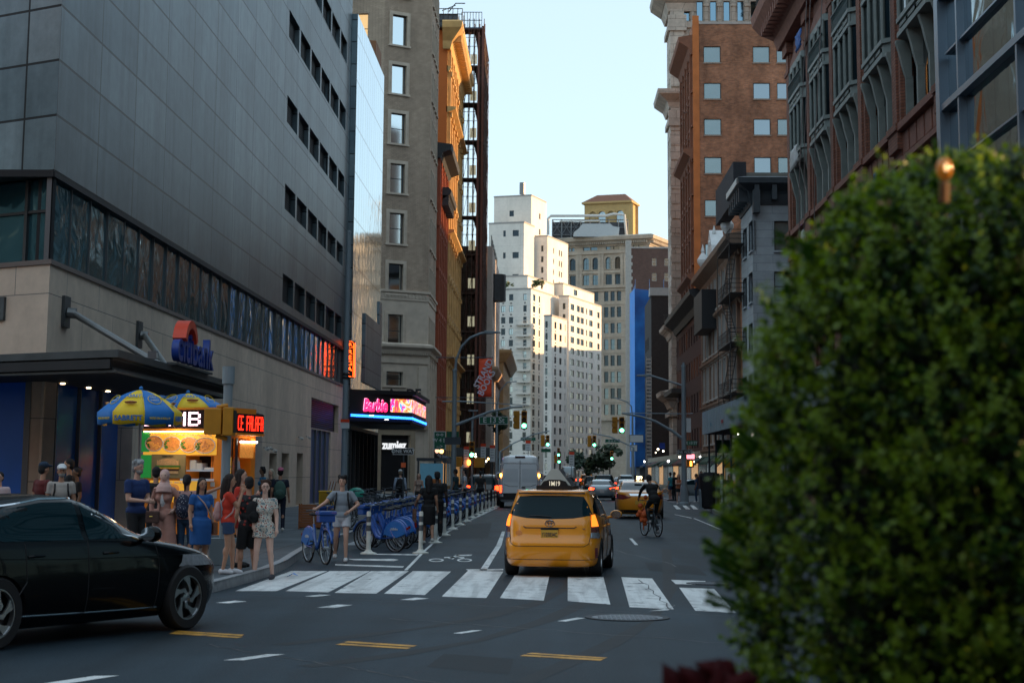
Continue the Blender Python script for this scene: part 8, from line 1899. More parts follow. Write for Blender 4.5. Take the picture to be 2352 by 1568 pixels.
# ---------------- bikes ----------------
BBL = M('bike_blue', (.012,.085,.36), .35, var=.05, coat=.5); BLB = M('bike_blue_panel', (.02,.16,.50), .4, var=.1, scale=3); BSP = M('spoke', (.4,.42,.44), .35, .8, var=0)
def bike(name, label, pos, rz, frame, panel, cargo=True, group=None, lean=0):
 t = thing(name, label, 'bicycle', pos, rz, group); r = .335
 def whl(y):
  m = MB(); m.tube([(0, y+r*math.cos(a), r+r*math.sin(a)) for a in np.linspace(0, 2*PI, 33)], .02, 6, caps=False); o = m.build('wheel', TYR, t, world=False, smooth=True)
  m = MB(); m.tube([(0, y+(r-.03)*math.cos(a), r+(r-.03)*math.sin(a)) for a in np.linspace(0, 2*PI, 29)], .009, 5, caps=False)
  for k in range(14): a = 2*PI*k/14; m.tube([((.02 if k%2 else -.02),y,r),(0,y+(r-.03)*math.cos(a),r+(r-.03)*math.sin(a))], .0025, 3)
  m.tube([(-.05,y,r),(.05,y,r)], .03, 8); m.build('rim', BSP, o, world=False)
 whl(.53); whl(-.53)
 m = MB(); bt_ = (0,-.05,.30); hd_ = (0,.36,.80); sd_ = (0,-.16,.55)
 if cargo: m.tube([hd_,(0,.22,.52),(0,.1,.34),bt_], [.045,.05,.05,.045], 8)
 else: m.tube([hd_, bt_], .022, 8); m.tube([(0,.34,.84), (0,-.2,.80)], .02, 8)
 m.tube([bt_,(0,-.22,.78)], .026, 8)
 for sx in (-.05,.05): m.tube([(0,-.05,.30),(sx,-.53,r)], .014, 6); m.tube([(0,-.2,.70),(sx,-.53,r)], .012, 6); m.tube([(sx*.8,.41,.66),(sx,.53,r)], .016, 6)
 m.tube([(-.05,.41,.66),(.05,.41,.66)], .02, 6); m.tube([(0,.41,.64),(0,.34,.9)], .024, 8); m.build('frame', frame, t, world=False, smooth=2)
 m = MB(); m.tube([(0,-.22,.76),(0,-.25,.96)], .014, 6); m.tube([(0,.34,.88),(0,.31,1.05)], .016, 6); m.build('post', BSP, t, world=False)
 m = MB(); m.ball((0,-.28,.98), (.085,.13,.035), 12, 6); m.ball((0,-.16,.98), (.035,.1,.025), 8, 6); m.build('saddle', BLK, t, world=False, smooth=True)
 m = MB(); m.tube([(-.30,.16,1.06),(-.22,.28,1.07),(0,.32,1.04),(.22,.28,1.07),(.30,.16,1.06)], .014, 6); m.build('handlebar', POLD, t, world=False)
 m = MB(); m.tube([(-.14,-.05,.16),(-.07,-.05,.16)], .022, 6); m.tube([(.07,-.05,.44),(.14,-.05,.44)], .022, 6); m.tube([(-.08,-.05,.16),(.08,-.05,.44)], .012, 5); m.tube([(.05,-.05,.30),(.065,-.05,.30)], .08, 14); m.build('crank', POLD, t, world=False)
 if cargo:
  for sx in (-.03,.03):
   m = MB(); pts = [(-.53+.375*math.cos(a), .335+.375*math.sin(a)) for a in np.linspace(R(10), R(165), 12)]
   pl = pts+[(-.60,.33),(-.36,.36)]; m.ext([(p[0],p[1]) for p in pl], sx-.006, sx+.006, Matrix(((0,1,0,0),(1,0,0,0),(0,0,1,0),(0,0,0,1)))); m.build('skirt_guard', panel, t, world=False)
  m = MB(); m.tube([(0,-.53+.375*math.cos(a), .335+.375*math.sin(a)) for a in np.linspace(R(10), R(175), 14)], .035, 6); m.build('rear_mudguard', frame, t, world=False, smooth=True)
  m = MB(); m.tube([(0,.53+.372*math.cos(a), .335+.372*math.sin(a)) for a in np.linspace(R(15), R(150), 12)], .028, 6); m.build('front_mudguard', frame, t, world=False, smooth=True)
  m = MB(); m.box(-.17,.17,.40,.60,.84,.98); m.box(-.19,.19,.37,.63,.98,1.06); m.build('front_basket', frame, t, world=False, bevel=.02)
  for sx in (-1,1): text('citibike', .085, SWH, t, (sx*.045,-.52,.53), sx*PI/2, .002, .01, 'lettering')
  m = MB(); m.box(-.025,.025,-.93,-.90,.52,.58); m.build('tail_light', TLR, t, world=False)
 return t
dk1 = bike('docked_bike', 'nearest docked blue hire bike with a pale blue rear panel', (0,0,0), 0, BBL, BLB, group='docked blue hire bikes')
rr = random.Random(4); y = 41.2; k = 0
while y < 92:
 x = -3.95-.2*rr.random(); a = R(52)+rr.uniform(-.05,.05)
 if k == 0: dk1.location = (x,y,0); dk1.rotation_euler = (0,0,a)
 else: dup(dk1, (x,y,0), a, {1:'second docked blue hire bike from the near end',2:'third docked blue hire bike from the near end'}.get(k, 'docked blue hire bike in the packed row behind the white posts'))
 y += .95+.0*k; k += 1
dn = dup(dk1, (-5.1, 40.6, 0), R(20), 'blue hire bike just behind the young man, frame toward the camera', 'docked blue hire bikes')
# bike wheeled by the young man
q = G(748, 1296, 0); hd_w = Vector((.46,-.888,0)); wbk = bike('hire_bike', 'blue hire bike with front basket wheeled onto the road by the young man', (q.x-hd_w.x*.53, q.y-hd_w.y*.53, 0), R(-153), BBL, BLB, group='blue hire bikes')
# second row: docks
dkm = M('dock_grey', (.25,.28,.3), .5, .3)
for i in range(1,14):
 q = thing('bike_dock', 'grey docking stand in the row holding the hire bikes', 'bike dock', (-4.85, 42+i*3.6, 0), 0, 'grey bike docks'); m = MB(); m.box(-.14,.14,-.07,.07,0,.75); m.box(-.1,.3,-.05,.05,.6,.82); m.build('stand', dkm, q, world=False, bevel=.02)
 m = MB(); m.box(-.3,.3,-1.7,1.7,0,.03); m.build('base_plate', dkm, q, world=False)
# loose black bikes behind on the pavement
bb0 = bike('parked_bicycle', 'black bicycle parked on the pavement behind the hire bikes', (-6.3,52,.15), R(70), POLD, POLD, False, group='black bicycles behind the dock')
for i in range(9): dup(bb0, (-6.2-.5*rr.random(), 54+i*2.6, .15), R(60+rr.uniform(-20,20)), 'black bicycle parked on the pavement behind the hire bikes')
# cyclist on the road
q = G(1512, 1232, 0); cy = bike('black_bicycle', 'black road bicycle ridden up the street beside the saloon taxi', (q.x-.18, q.y+.50, 0), R(19), POLD, POLD, False)
cp = person('cyclist in dark clothes with an orange bag riding away on a black bicycle', (cy.location.x, cy.location.y, 0), R(19), 1.80, 'brown', ('short',LDk), ('long',(.006,.008,.014)), ('trousers',(.012,.018,.02)), (.35,.35,.35), seat=1.06, lean=.62, turn=0,
   footL=(0,.14,.36), footR=(0,-.02,.08), kneeL=(-.11,.30,.84), kneeR=(.11,.24,.62), armL=((-.05,.20,-.14),(-.06,.34,-.34)), armR=((.05,.20,-.14),(.06,.34,-.34)), group='people on bicycles', vox=.013)
cp.location = Vector((cy.location.x, cy.location.y, 0)) + Matrix.Rotation(R(19),3,'Z') @ Vector((0,-.26,0))
ob2 = thing('orange_bag', 'bright orange crumpled bag hanging beside the cyclist', 'bag', Vector(cy.location)+Matrix.Rotation(R(19),3,'Z') @ Vector((-.14,.30,.62)))
m = MB(); rr2 = random.Random(8)
for i in range(16): m.ball((rr2.gauss(0,.07), rr2.gauss(0,.07), rr2.gauss(0,.14)), rr2.uniform(.06,.11), 8, 6)
m.tube([(0,0,-.2),(.02,.0,-.45)], .02, 6); remeshed(m, .016, M('orange_bag', (.60,.11,.02), .6, var=.3, scale=14), 'bag_body', ob2, 0)
m = MB(); m.tube([(0,0,.15),(.05,.06,.35)], .012, 6); m.build('strap', BLK, ob2, world=False)
# ---------------- food cart ----------------
K = Vector((-7.15, 38.4)); fa = Vector((.94,-.34)).normalized(); fb_ = Vector((.30,.954)).normalized()
Lf = K + (-fa)*1; tL = hit(K, -fa, 327); Lf = K-fa*tL; tR = hit(K, fb_, 583); Rf = K+fb_*tR; Bk = Lf+(Rf-K)
FC = Face(Lf, K); FD = Face(K, Rf)
ct = thing('food_cart', 'lit orange and green halal food cart covered with dish pictures and glowing signs', 'food cart', (Lf.x, Lf.y, .15))
org = M('cart_orange', (.75,.22,.015), .5, var=.2, scale=2, emit=(1,.35,.03), es=.02); grn = M('cart_green', (.02,.32,.06), .5, var=.1, emit=(.02,.5,.08), es=.12); wm = M('cart_yellow', (.8,.45,.03), .5, var=.15, scale=3, emit=(1,.50,.06), es=.28)
zc_ = lambda y: FC.at(*Z('z1',1450,y))[1]; uc = lambda x: FC.at(*Z('z1',x,700))[0]; ud = lambda x: FD.at(*Z('z1',x,700))[0]
m = MB(); facade(m, FC, .45, 3.25, [(uc(1530),uc(1755),zc_(900),zc_(712))], .6); facade(m, FD, .45, 3.25, [(ud(1895),ud(2055),1.4,zc_(560))], .5)
facade(m, Face(Rf,Bk), .45, 3.25, []); facade(m, Face(Bk,Lf), .45, 3.25, []); m.flat([Lf,K,Rf,Bk], 3.25); m.build('body', org, ct)
def cp_(u0_, u1_, z0_, z1_, mat, name, d=-.012, F=None, th=.01): 
 F = F or FC; m = MB(); m.box(u0_,u1_,d,d+th,z0_,z1_,F.T()); return m.build(name, mat, ct)
cp_(uc(1175), uc(1775), zc_(705), zc_(520), wm, 'menu_panel')
cp_(uc(1160), uc(1225), zc_(680), zc_(515), grn, 'green_edge', -.018); cp_(uc(1160), uc(1250), zc_(895), zc_(705), grn, 'green_panel', -.014)
cp_(uc(1180), uc(1775), zc_(518), zc_(508), M('tube_light', (1,.8,.4), emit=(1,.75,.35), es=7, var=0), 'strip_light', -.04)
food = [M('food_%d'%i, c, .5, var=.55, scale=28, emit=c, es=.5) for i, c in enumerate(((.30,.11,.03),(.40,.16,.03),(.42,.15,.03),(.45,.17,.03)))]; salad = M('salad', (.06,.20,.03), .6, var=.5, scale=30)
for i, (cx, cap) in enumerate(((1265,'LAMB OVER RICE'),(1410,'CHICKEN OVER RICE'),(1550,'FALAFEL OVER RICE'),(1680,'COMBO PLATTER'))):
 u = uc(cx); z = zc_(612+i*5); rw = (uc(1340)-uc(1195))/2*(1 if i < 3 else 1.15); rz_ = (zc_(545)-zc_(670))/2
 T = FC.T() @ Matrix.Translation((u,-.02,z)) @ Matrix.Rotation(PI/2,4,'X')
 m = MB(); m.tube([(rw*math.cos(a), rz_*math.sin(a), 0) for a in np.linspace(0,2*PI,25)], .01, 5, T); m.add([(rw*math.cos(2*PI*j/24), rz_*math.sin(2*PI*j/24), 0) for j in range(24)], [tuple(range(24))], T); pl = m.build('dish_picture', [food[i]], ct)
 m = MB(); m.tube([(rw*math.cos(a), rz_*math.sin(a), .004) for a in np.linspace(0,2*PI,25)], .012, 5, T); m.build('plate_rim', SWH, pl)
 rq = random.Random(i); m = MB()
 for k in range(22): a = rq.uniform(0,2*PI); d = rq.uniform(.1,.8); m.ball((rw*d*math.cos(a), rz_*d*math.sin(a), .008), (.03,.025,.01), 7, 4, T)
 m.build('food', food[(i+1)%4], pl)
 m = MB()
 for k in range(12): a = rq.uniform(2.2,4); d = rq.uniform(.5,.85); m.ball((rw*d*math.cos(a), rz_*d*math.sin(a), .012), (.03,.022,.01), 7, 4, T)
 m.build('salad', salad, pl)
 text(cap, .048, SWH, ct, FC.p(u, z+rz_+.045, -.03)-wloc(ct), FC.rz, .002, .012, 'menu_lettering', .95)
bg_ = cp_(uc(1250), uc(1528), zc_(895), zc_(700), M('burger_poster', (.30,.24,.11), .5, var=.3, scale=4), 'burger_poster', -.03, th=.015)
T = FC.T(); u = (uc(1290)+uc(1480))/2; bw_ = (uc(1480)-uc(1290))/2; zb_ = zc_(860); hb = zc_(735)-zb_
for z0_, z1_, mt, nm, ww in ((0,.18,(.62,.40,.20),'bun',.92),(.20,.33,(.06,.02,.012),'patty',.95),(.33,.42,(.65,.35,.04),'cheese',1.0),(.42,.55,(.08,.22,.03),'lettuce',1.08),(.56,1.0,(.66,.40,.18),'bun',.95)):
 pr = [(u-bw_*ww,zb_+hb*z0_),(u+bw_*ww,zb_+hb*z0_),(u+bw_*ww*.98,zb_+hb*z1_*.9)]+[(u+bw_*ww*.9*math.cos(a), zb_+hb*(z0_+(z1_-z0_)*(.5+.5*math.sin(a)))) for a in np.linspace(.2,PI-.2,9)] + [(u-bw_*ww*.98,zb_+hb*z1_*.9)]
 m = MB(); m.ext(pr if nm == 'bun' and z0_ > .5 else [(u-bw_*ww,zb_+hb*z0_),(u+bw_*ww,zb_+hb*z0_),(u+bw_*ww,zb_+hb*z1_),(u-bw_*ww,zb_+hb*z1_)], -.045, -.03, T); m.build('picture_'+nm, M('pic_'+nm+'%.1f'%z0_, mt, .6, var=.3, scale=25), bg_)
text('HAMBURGER', .05, PLAS, ct, FC.p(u, zb_+hb*1.15, -.045)-wloc(ct), FC.rz, .002, .01, 'menu_lettering')
# lower panel, serving window, shelf
cp_(uc(1240), uc(1700), 1.15, zc_(915), wm, 'lower_menu', -.012)
for k in range(2): 
 m = MB(); c_ = FC.T() @ Matrix.Translation((uc(1290+k*140),-.02,1.45)) @ Matrix.Rotation(PI/2,4,'X'); m.ball((0,0,0),(.17,.11,.012),14,6,c_); m.build('dish_picture', food[k], ct)
text('FALAFEL   GYRO   BEEF BURGER', .06, SWH, ct, FC.p(uc(1420), zc_(930), -.02)-wloc(ct), FC.rz, .002, .01, 'menu_lettering')
rq = random.Random(2)
for k in range(9):
 u = uc(rq.uniform(1590,1760)); z = rq.uniform(.9, zc_(930)); s_ = rq.uniform(.05,.1); c = rq.choice([(.6,.62,.6),(.02,.03,.05),(.5,.5,.5),(.05,.2,.5)])
 m = MB(); m.box(u-s_,u+s_,-.02,-.012,z-s_,z+s_,FC.T()); m.build('sticker', M('sticker_%d'%int(c[0]*100), c, .6), ct)
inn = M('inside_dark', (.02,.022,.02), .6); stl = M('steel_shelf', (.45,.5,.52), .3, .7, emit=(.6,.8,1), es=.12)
cp_(uc(1530), uc(1755), zc_(900), zc_(712), inn, 'window_back', .55); cp_(uc(1530), uc(1755), zc_(838), zc_(828), stl, 'shelf', .0, th=.4)
for k, (a, c, z0_, z1_) in enumerate(((1535,1590,828,745),(1590,1640,828,770),(1655,1740,828,805))):
 m = MB(); m.box(uc(a),uc(c),.1,.35,zc_(z0_),zc_(z1_),FC.T()); m.build('container', M('foam_white', (.6,.62,.62), .5, var=.1), ct, bevel=.02)
cp_(uc(1525), uc(1760), zc_(905)-.03, zc_(905)+.02, stl, 'serving_counter', -.22, th=.22)
# LED signs
ledm = M('led_black', (.008,.006,.012), .3, var=0)
Z0, Z1 = zc_(492), zc_(340); m = MB(); m.box(uc(1225),uc(1745),-.28,-.08,Z0,Z1,FC.T()); ls = m.build('led_sign', ledm, ct); cp_(uc(1222), uc(1750), Z0-.05, Z0, org, 'led_frame', -.3, th=.25); cp_(uc(1222), uc(1750), Z1, Z1+.04, org, 'led_frame', -.3, th=.25)
LEDP = M('led_pink', (1,.7,.75), emit=(1,.62,.70), es=3.2, var=0); LEDR = M('led_red', (1,.05,.02), emit=(1,.03,.01), es=3.5, var=0)
FNT = {'A':['01110','10001','10001','11111','10001','10001','10001'],'B':['11110','10001','10001','11110','10001','10001','11110'],'C':['01111','10000','10000','10000','10000','10000','01111'],'E':['11111','10000','10000','11110','10000','10000','11111'],'F':['11111','10000','10000','11110','10000','10000','10000'],'L':['10000','10000','10000','10000','10000','10000','11111'],'M':['10001','11011','10101','10101','10001','10001','10001'],' ':['00000']*7}
def led(txt, F, u0_, u1_, z0_, z1_, mat, d, dbl=2):
 n_ = len(txt)*6-1; cw = (u1_-u0_)/n_; ch = (z1_-z0_)/7
 for i, c in enumerate(txt):
  m = MB()
  for r_ in range(7):
   for q_ in range(5):
    if FNT[c][r_][q_] == '1':
     for a in range(dbl):
      for b2 in range(dbl): uu = u0_+(i*6+q_+(a+.5)/dbl)*cw; zz = z1_-(r_+(b2+.5)/dbl)*ch; s_ = min(cw,ch)/dbl*.36; m.box(uu-s_,uu+s_,d-.01,d,zz-s_,zz+s_,F.T())
  if c != ' ': m.build('led_letter', mat, ct)
led('LAMB', FC, uc(1232), uc(1690), Z0+.06, Z1-.05, LEDP, -.285, 3)
ZD0, ZD1 = FD.at(*Z('z1',1980,528))[1], FD.at(*Z('z1',1980,372))[1]; m = MB(); m.box(ud(1860),ud(2085),-.22,-.05,ZD0,ZD1,FD.T()); m.build('led_sign', ledm, ct)
led('CE FALAFA', FD, ud(1868), ud(2076), ZD0+.05, ZD1-.04, LEDR, -.225)
cp_(ud(1858), ud(2086), ZD0-.05, ZD0, org, 'led_frame', -.24, FD, .2)
cp_(ud(1958), ud(2088), zc_(582)-.05, zc_(582)-.01, M('tube_white', (1,.95,.85), emit=(1,.9,.75), es=9, var=0), 'strip_light', -.06, FD, .04)
cp_(ud(1960), ud(2070), zc_(725), zc_(590), food[3], 'dish_picture', -.02, FD); cp_(ud(1835), ud(1890), .6, zc_(720), wm, 'side_panel', -.02, FD)
m = MB(); c_ = FD.T() @ Matrix.Translation((ud(1858),-.03,zc_(830))) @ Matrix.Rotation(PI/2,4,'X'); m.ball((0,0,0),(.11,.28,.01),16,6,c_); m.build('oval_logo', M('logo_red', (.30,.05,.02), .5), ct)
text('FOOD|TRUCK'.split('|')[0], .09, SWH, ct, FD.p(ud(1858), zc_(800), -.045)-wloc(ct), FD.rz, .002, .01, 'logo_lettering'); text('TRUCK', .08, SWH, ct, FD.p(ud(1858), zc_(830), -.045)-wloc(ct), FD.rz, .002, .01, 'logo_lettering')
m = MB(); m.ball(FD.p(ud(1975), zc_(810), .12), (.10,.10,.28), 8, 6); m.build('hanging_bag', M('bag_plastic', (.6,.62,.62), .4), ct)
cp_(ud(1895), ud(2055), 1.4, zc_(560), inn, 'window_back', .45, FD); cp_(ud(1935), ud(1948), 1.2, zc_(560), POLD, 'window_bar', .0, FD, .03)
for y in (0, 1): m = MB(); q = Lf.lerp(Rf, .3+.5*y); m.tube([(q.x-.1,q.y,.42),(q.x+.1,q.y,.42)], .27, 16); m.build('wheel', TYR, ct)
il = bpy.data.lights.new('cart_lamp', 'POINT'); il.energy = 8; il.color = (1,.72,.42); il.shadow_soft_size = .15; io = bpy.data.objects.new('cart_lamp', il); COL.objects.link(io); p = FC.p(uc(1500), zc_(560), -.45); io.location = p
# umbrellas
UBL = M('umbrella_blue', (.015,.19,.58), .6, var=.06); UYE = M('umbrella_yellow', (.90,.62,.02), .6, var=.06)
def umbrella(label, cx, cz_px, rim_px, zrimpx, Y_, rot, wpx, logos):
 X_, zap = onY(cx, cz_px, Y_); zr = onY(cx, zrimpx, Y_)[1]; r = wpx/2/4000*Y_
 t = thing('umbrella', label, 'umbrella', (X_,Y_,.15), 0, 'yellow and blue vendor umbrellas'); zap -= .15; zr -= .15
 m = MB(); m.tube([(0,0,0),(0,0,zap)], .022, 8); m.build('pole', BSP, t, world=False); m = MB(); m.ball((0,0,zap+.03), .045, 8, 6); m.build('finial', UBL, t, world=False)
 for k in range(8):
  a0, a1 = rot+k*PI/4, rot+(k+1)*PI/4; mat = UYE if k % 2 == 0 else UBL; nn = 6; vs = []
  for j in range(nn+1):
   f = j/nn; rr_ = r*f; zz = zap-(zap-zr)*(f**1.7)
   for i in range(5):
    a = a0+(a1-a0)*i/4; sag = 1-.06*math.sin(PI*i/4)*f; vs.append((rr_*math.cos(a)*sag, rr_*math.sin(a)*sag, zz))
  for i in range(5): a = a0+(a1-a0)*i/4; sag = 1-.06*math.sin(PI*i/4); vs.append((r*math.cos(a)*sag*.985, r*math.sin(a)*sag*.985, zr-.25-.02*math.sin(PI*i/4*2)))
  m = MB(); m.add(vs, [(j*5+i, (j+1)*5+i, (j+1)*5+i+1, j*5+i+1) for j in range(nn+1) for i in range(4)]); q = m.build('canopy_panel', mat, t, world=False, smooth=True); q.modifiers.new('s','SOLIDIFY').thickness = .006
  m = MB(); m.tube([(0,0,zap-.02),(r*.5*math.cos(a0),r*.5*math.sin(a0),zap-(zap-zr)*.31-.03),(r*math.cos(a0),r*math.sin(a0),zr-.01)], .008, 5); m.build('rib', BSP, t, world=False)
  am = (a0+a1)/2
  if math.sin(am) < .1 and logos:
   bvu = None; ca, sa = math.cos(am), math.sin(am); rzz = am+PI/2; ap = r*math.cos(PI/8)
   slope = math.atan2((zap-zr)*.75, r*.62)
   def put(s_, size, f, mt, sx=1, dz_=0):
    zz = zap-(zap-zr)*(f**1.7); text(s_, size, mt, t, ((ap*f+.035)*ca, (ap*f+.035)*sa, zz+.03+dz_), 0, .001, .02, 'lettering', sx, rot=(R(-90)+R(90)-(PI/2-slope)*.75, 0, rzz))
   if k % 2 == 0:
    put('SABRETT', .11, .55, UBL, 1.0); text('SABRETT', .150, UBL, t, ((ap+.02)*ca, (ap+.02)*sa, zr-.13), rzz, .002, .02, 'lettering', 1.0)
    T = Matrix.Translation(((ap*.78+.06)*ca,(ap*.78+.06)*sa,zap-(zap-zr)*.66+.03)) @ Matrix.Rotation(rzz,4,'Z')
    m = MB(); m.ball((0,0,0),(.13,.03,.035),10,6,T); m.build('hot_dog_bun', M('bun_tan', (.55,.32,.14), .6), t, world=False); m = MB(); m.ball((0,-.02,.012),(.145,.025,.016),10,6,T); m.build('hot_dog', M('sausage', (.28,.06,.025), .4), t, world=False)
   else:
    zz = zap-(zap-zr)*.5; T = Matrix.Translation(((ap*.66+.05)*ca,(ap*.66+.05)*sa,zz+.02)) @ Matrix.Rotation(rzz,4,'Z') @ Matrix.Rotation(R(-40),4,'X')
    m = MB(); m.tube([(.15*math.cos(b2),0,.12*math.sin(b2)) for b2 in np.linspace(0,2*PI,21)], .007, 5, T); m.build('emblem_ring', UYE, t, world=False)
    put('HOT', .06, .60, SWH); put('SABRETT', .05, .70, SWH)
    text("WE'RE ON A ROLL !!!", .06, UYE, t, ((ap+.02)*ca, (ap+.02)*sa, zr-.13), rzz, .002, .015, 'lettering', .85)
 return t
umbrella('near yellow and blue vendor umbrella with a hot dog picture', 324, 895, 0, 948, 36.2, R(-90-22.5-3), 196, True)
umbrella('far yellow and blue vendor umbrella right behind the first', 432, 903, 0, 936, 39.5, R(-90-22.5+20), 186, True)
# kerb objects
q = G(749, 1199, .15); o = thing('newspaper_box', 'bright yellow newspaper box behind the young man with the bike', 'newspaper box', tuple(q)); m = MB(); m.box(-.24,.24,-.2,.2,.12,1.0); m.box(-.26,.26,-.24,.2,1.0,1.06); m.build('cabinet', M('box_yellow', (.62,.36,.015), .5, var=.12), o, world=False, bevel=.02); m = MB(); m.box(-.19,.19,-.21,-.2,.45,.95); m.build('door', M('box_yellow_dark', (.4,.22,.01), .4), o, world=False); m = MB(); m.box(-.04,.04,-.04,.04,0,.12); m.build('foot', BLK, o, world=False)
q = G(715, 1214, .15); o = thing('wooden_crate', 'orange wooden slatted crate on the pavement left of the yellow box', 'crate', tuple(q))
wd_ = M('crate_wood', (.30,.10,.03), .7, var=.25, scale=6)
m = MB()
for k in range(9): m.box(-.35,.35,-.25,-.23,.06+k*.075,.115+k*.075); m.box(-.35,.35,.23,.25,.06+k*.075,.115+k*.075); m.box(-.35,-.33,-.23,.23,.06+k*.075,.115+k*.075); m.box(.33,.35,-.23,.23,.06+k*.075,.115+k*.075)
for sx in (-.34,.34):
 for sy in (-.22,.22): m.box(sx-.02,sx+.02,sy-.02,sy+.02,0,.74)
m.build('slats', wd_, o, world=False); m = MB(); m.box(-.33,.33,-.23,.23,.04,.06); m.build('floor_board', wd_, o, world=False)
q = G(742, 1190, .15); o = thing('rolled_poles', 'bundle of thin red and white poles leaning behind the crate', 'poles', tuple(q))
for k in range(5): m = MB(); m.tube([(-.05+k*.04,0,.0),(.25+k*.05,.1,1.35)], .014, 5); m.build('pole', [wd_, SWH][k%2], o, world=False)
q = G(818, 1168, .15); o = thing('green_dome', 'turquoise dome-shaped cover behind the docked bikes', 'cover', tuple(q)); m = MB(); m.lathe([(.42,.55),(.43,.68),(.34,.86),(.16,.96),(.01,.98)], 20); m.build('cover', M('turquoise', (.02,.30,.22), .5, var=.08), o, world=False, smooth=2); m = MB(); m.tube([(0,0,0),(0,0,.56)], .06, 8); m.build('stand', POLD, o, world=False)
q = G(672, 1324, 0); o = thing('litter', 'small crumpled bright blue wrapper in the gutter by the crosswalk', 'litter', tuple(q)); m = MB(); m.add([(-.1,0,.01),(0,-.05,.06),(.1,.02,.02),(.02,.06,.07),(-.05,.04,.02)], [(0,1,4),(1,2,3),(1,3,4)]); qq = m.build('wrapper', M('litter_blue', (.03,.2,.6), .3), o, world=False); qq.modifiers.new('s','SOLIDIFY').thickness = .004
kk = thing('bus_shelter', 'dark bus shelter with a lit poster behind the left lamp', 'bus shelter', (-5.9, 98, .15)); m = MB()
m.box(-1.6,.1,0,4.5,2.35,2.5); m.build('roof', POLD, kk, world=False)
for x_ in (-1.5, 0): m = MB(); m.box(x_-.05,x_+.05,0,.1,0,2.35); m.build('post', POLD, kk, world=False)
m = MB(); m.box(-1.4,-.1,.02,.08,.3,2.2); m.build('poster', M('poster_blue', (.02,.06,.1), .3, var=.4, scale=3, emit=(.1,.3,.45), es=.15), kk, world=False)
# ---------------- scaffold shed on the right ----------------
XS = 7.9; YS1 = YX(1613, XS, 970); YS0 = 40; zs0 = onX(1613, 998, XS)[1]; zs1_ = onX(1613, 947, XS)[1]
sh = thing('sidewalk_shed', 'sidewalk shed with a pale blue-grey boarded parapet over the right pavement', 'scaffold shed', (XS, YS1, .15))
m = MB(); m.box(XS, XS+.1, YS0, YS1, zs0, zs1_); m.box(XS+.1, XS+6.4, YS1-.1, YS1, zs0, zs1_)
for y in np.arange(YS0, YS1, 1.22): m.box(XS-.02, XS, y-.02, y+.02, zs0, zs1_)
for x in np.arange(XS+.2, XS+6.4, 1.22): m.box(x-.02, x+.02, YS1, YS1+.02, zs0, zs1_)
m.build('parapet', M('shed_boards', (.42,.52,.56), .7, var=.12, scale=1.5), sh)
m = MB(); m.box(XS+.1, XS+6.4, YS0, YS1-.1, zs0, zs0+.15); m.build('deck', M('shed_deck', (.05,.05,.055), .9), sh)
for y in np.arange(YS1-.5, YS0, -3.6):
 m = MB(); m.tube([(XS+.3,y,.15),(XS+.3,y,zs0)], .05, 8); m.build('post', POLD, sh)
 m = MB(); m.tube([(XS+5.9,y,.15),(XS+5.9,y,zs0)], .05, 8); m.build('post', POLD, sh)
 m = MB(); m.tube([(XS+.3,y,2.2),(XS+2.0,y,zs0)], .035, 6); m.build('brace', POLD, sh)
for (a, b_, s_, tx_, c) in ((1634,975,.28,'O',(.02,.3,.45)),(1660,966,.3,'asana',(.5,.08,.06)),(1706,950,.75,'enoc',(.05,.35,.5))):
 y_, z_ = onX(a, b_, XS); text(tx_, s_, M('shed_text_%d'%a, c, .6), sh, Vector((XS-.03,y_,z_))-wloc(sh), -PI/2, .004, .03, 'shed_lettering', 1.6)
for k, (a, b_) in enumerate(((1697,996),(1714,998),(1728,997),(1706,1003))):
 p = onY(a, b_, 66); o = thing('shed_lamp', 'small white lamp under the scaffold shed deck', 'lamp', (p[0],66,p[1]), 0, 'lamps under the shed'); m = MB(); m.ball((0,0,0), .05, 8, 6); m.build('bulb', M('bulb_white', (1,.9,.8), emit=(1,.88,.7), es=12, var=0), o, world=False); m = MB(); m.tube([(0,0,.04),(0,0,.25)], .012, 5); m.build('cord', BLK, o, world=False)
q = G(1630, 1168, .15); o = thing('litter_bin', 'tall black litter bin at the right corner kerb', 'bin', tuple(q)); m = MB(); m.lathe([(.42,0),(.5,.1),(.55,1.6),(.5,1.75)], 14); m.build('drum', BLK, o, world=False); m = MB(); m.lathe([(.3,1.75),(.3,1.8)], 14); m.build('lid', POLD, o, world=False)
for i, (a, b_) in enumerate(((1611,1168),(1618,1166))): q = G(a, b_, .15); o = thing('blue_grey_post', ['left short blue-grey post at the right corner','right short blue-grey post beside the black bin'][i], 'bollard', tuple(q)); m = MB(); m.lathe([(.12,0),(.12,.9),(.08,.98)], 12); m.build('post', POLE, o, world=False); m = MB(); m.lathe([(.16,0),(.16,.05)], 12); m.build('base', POLE, o, world=False)
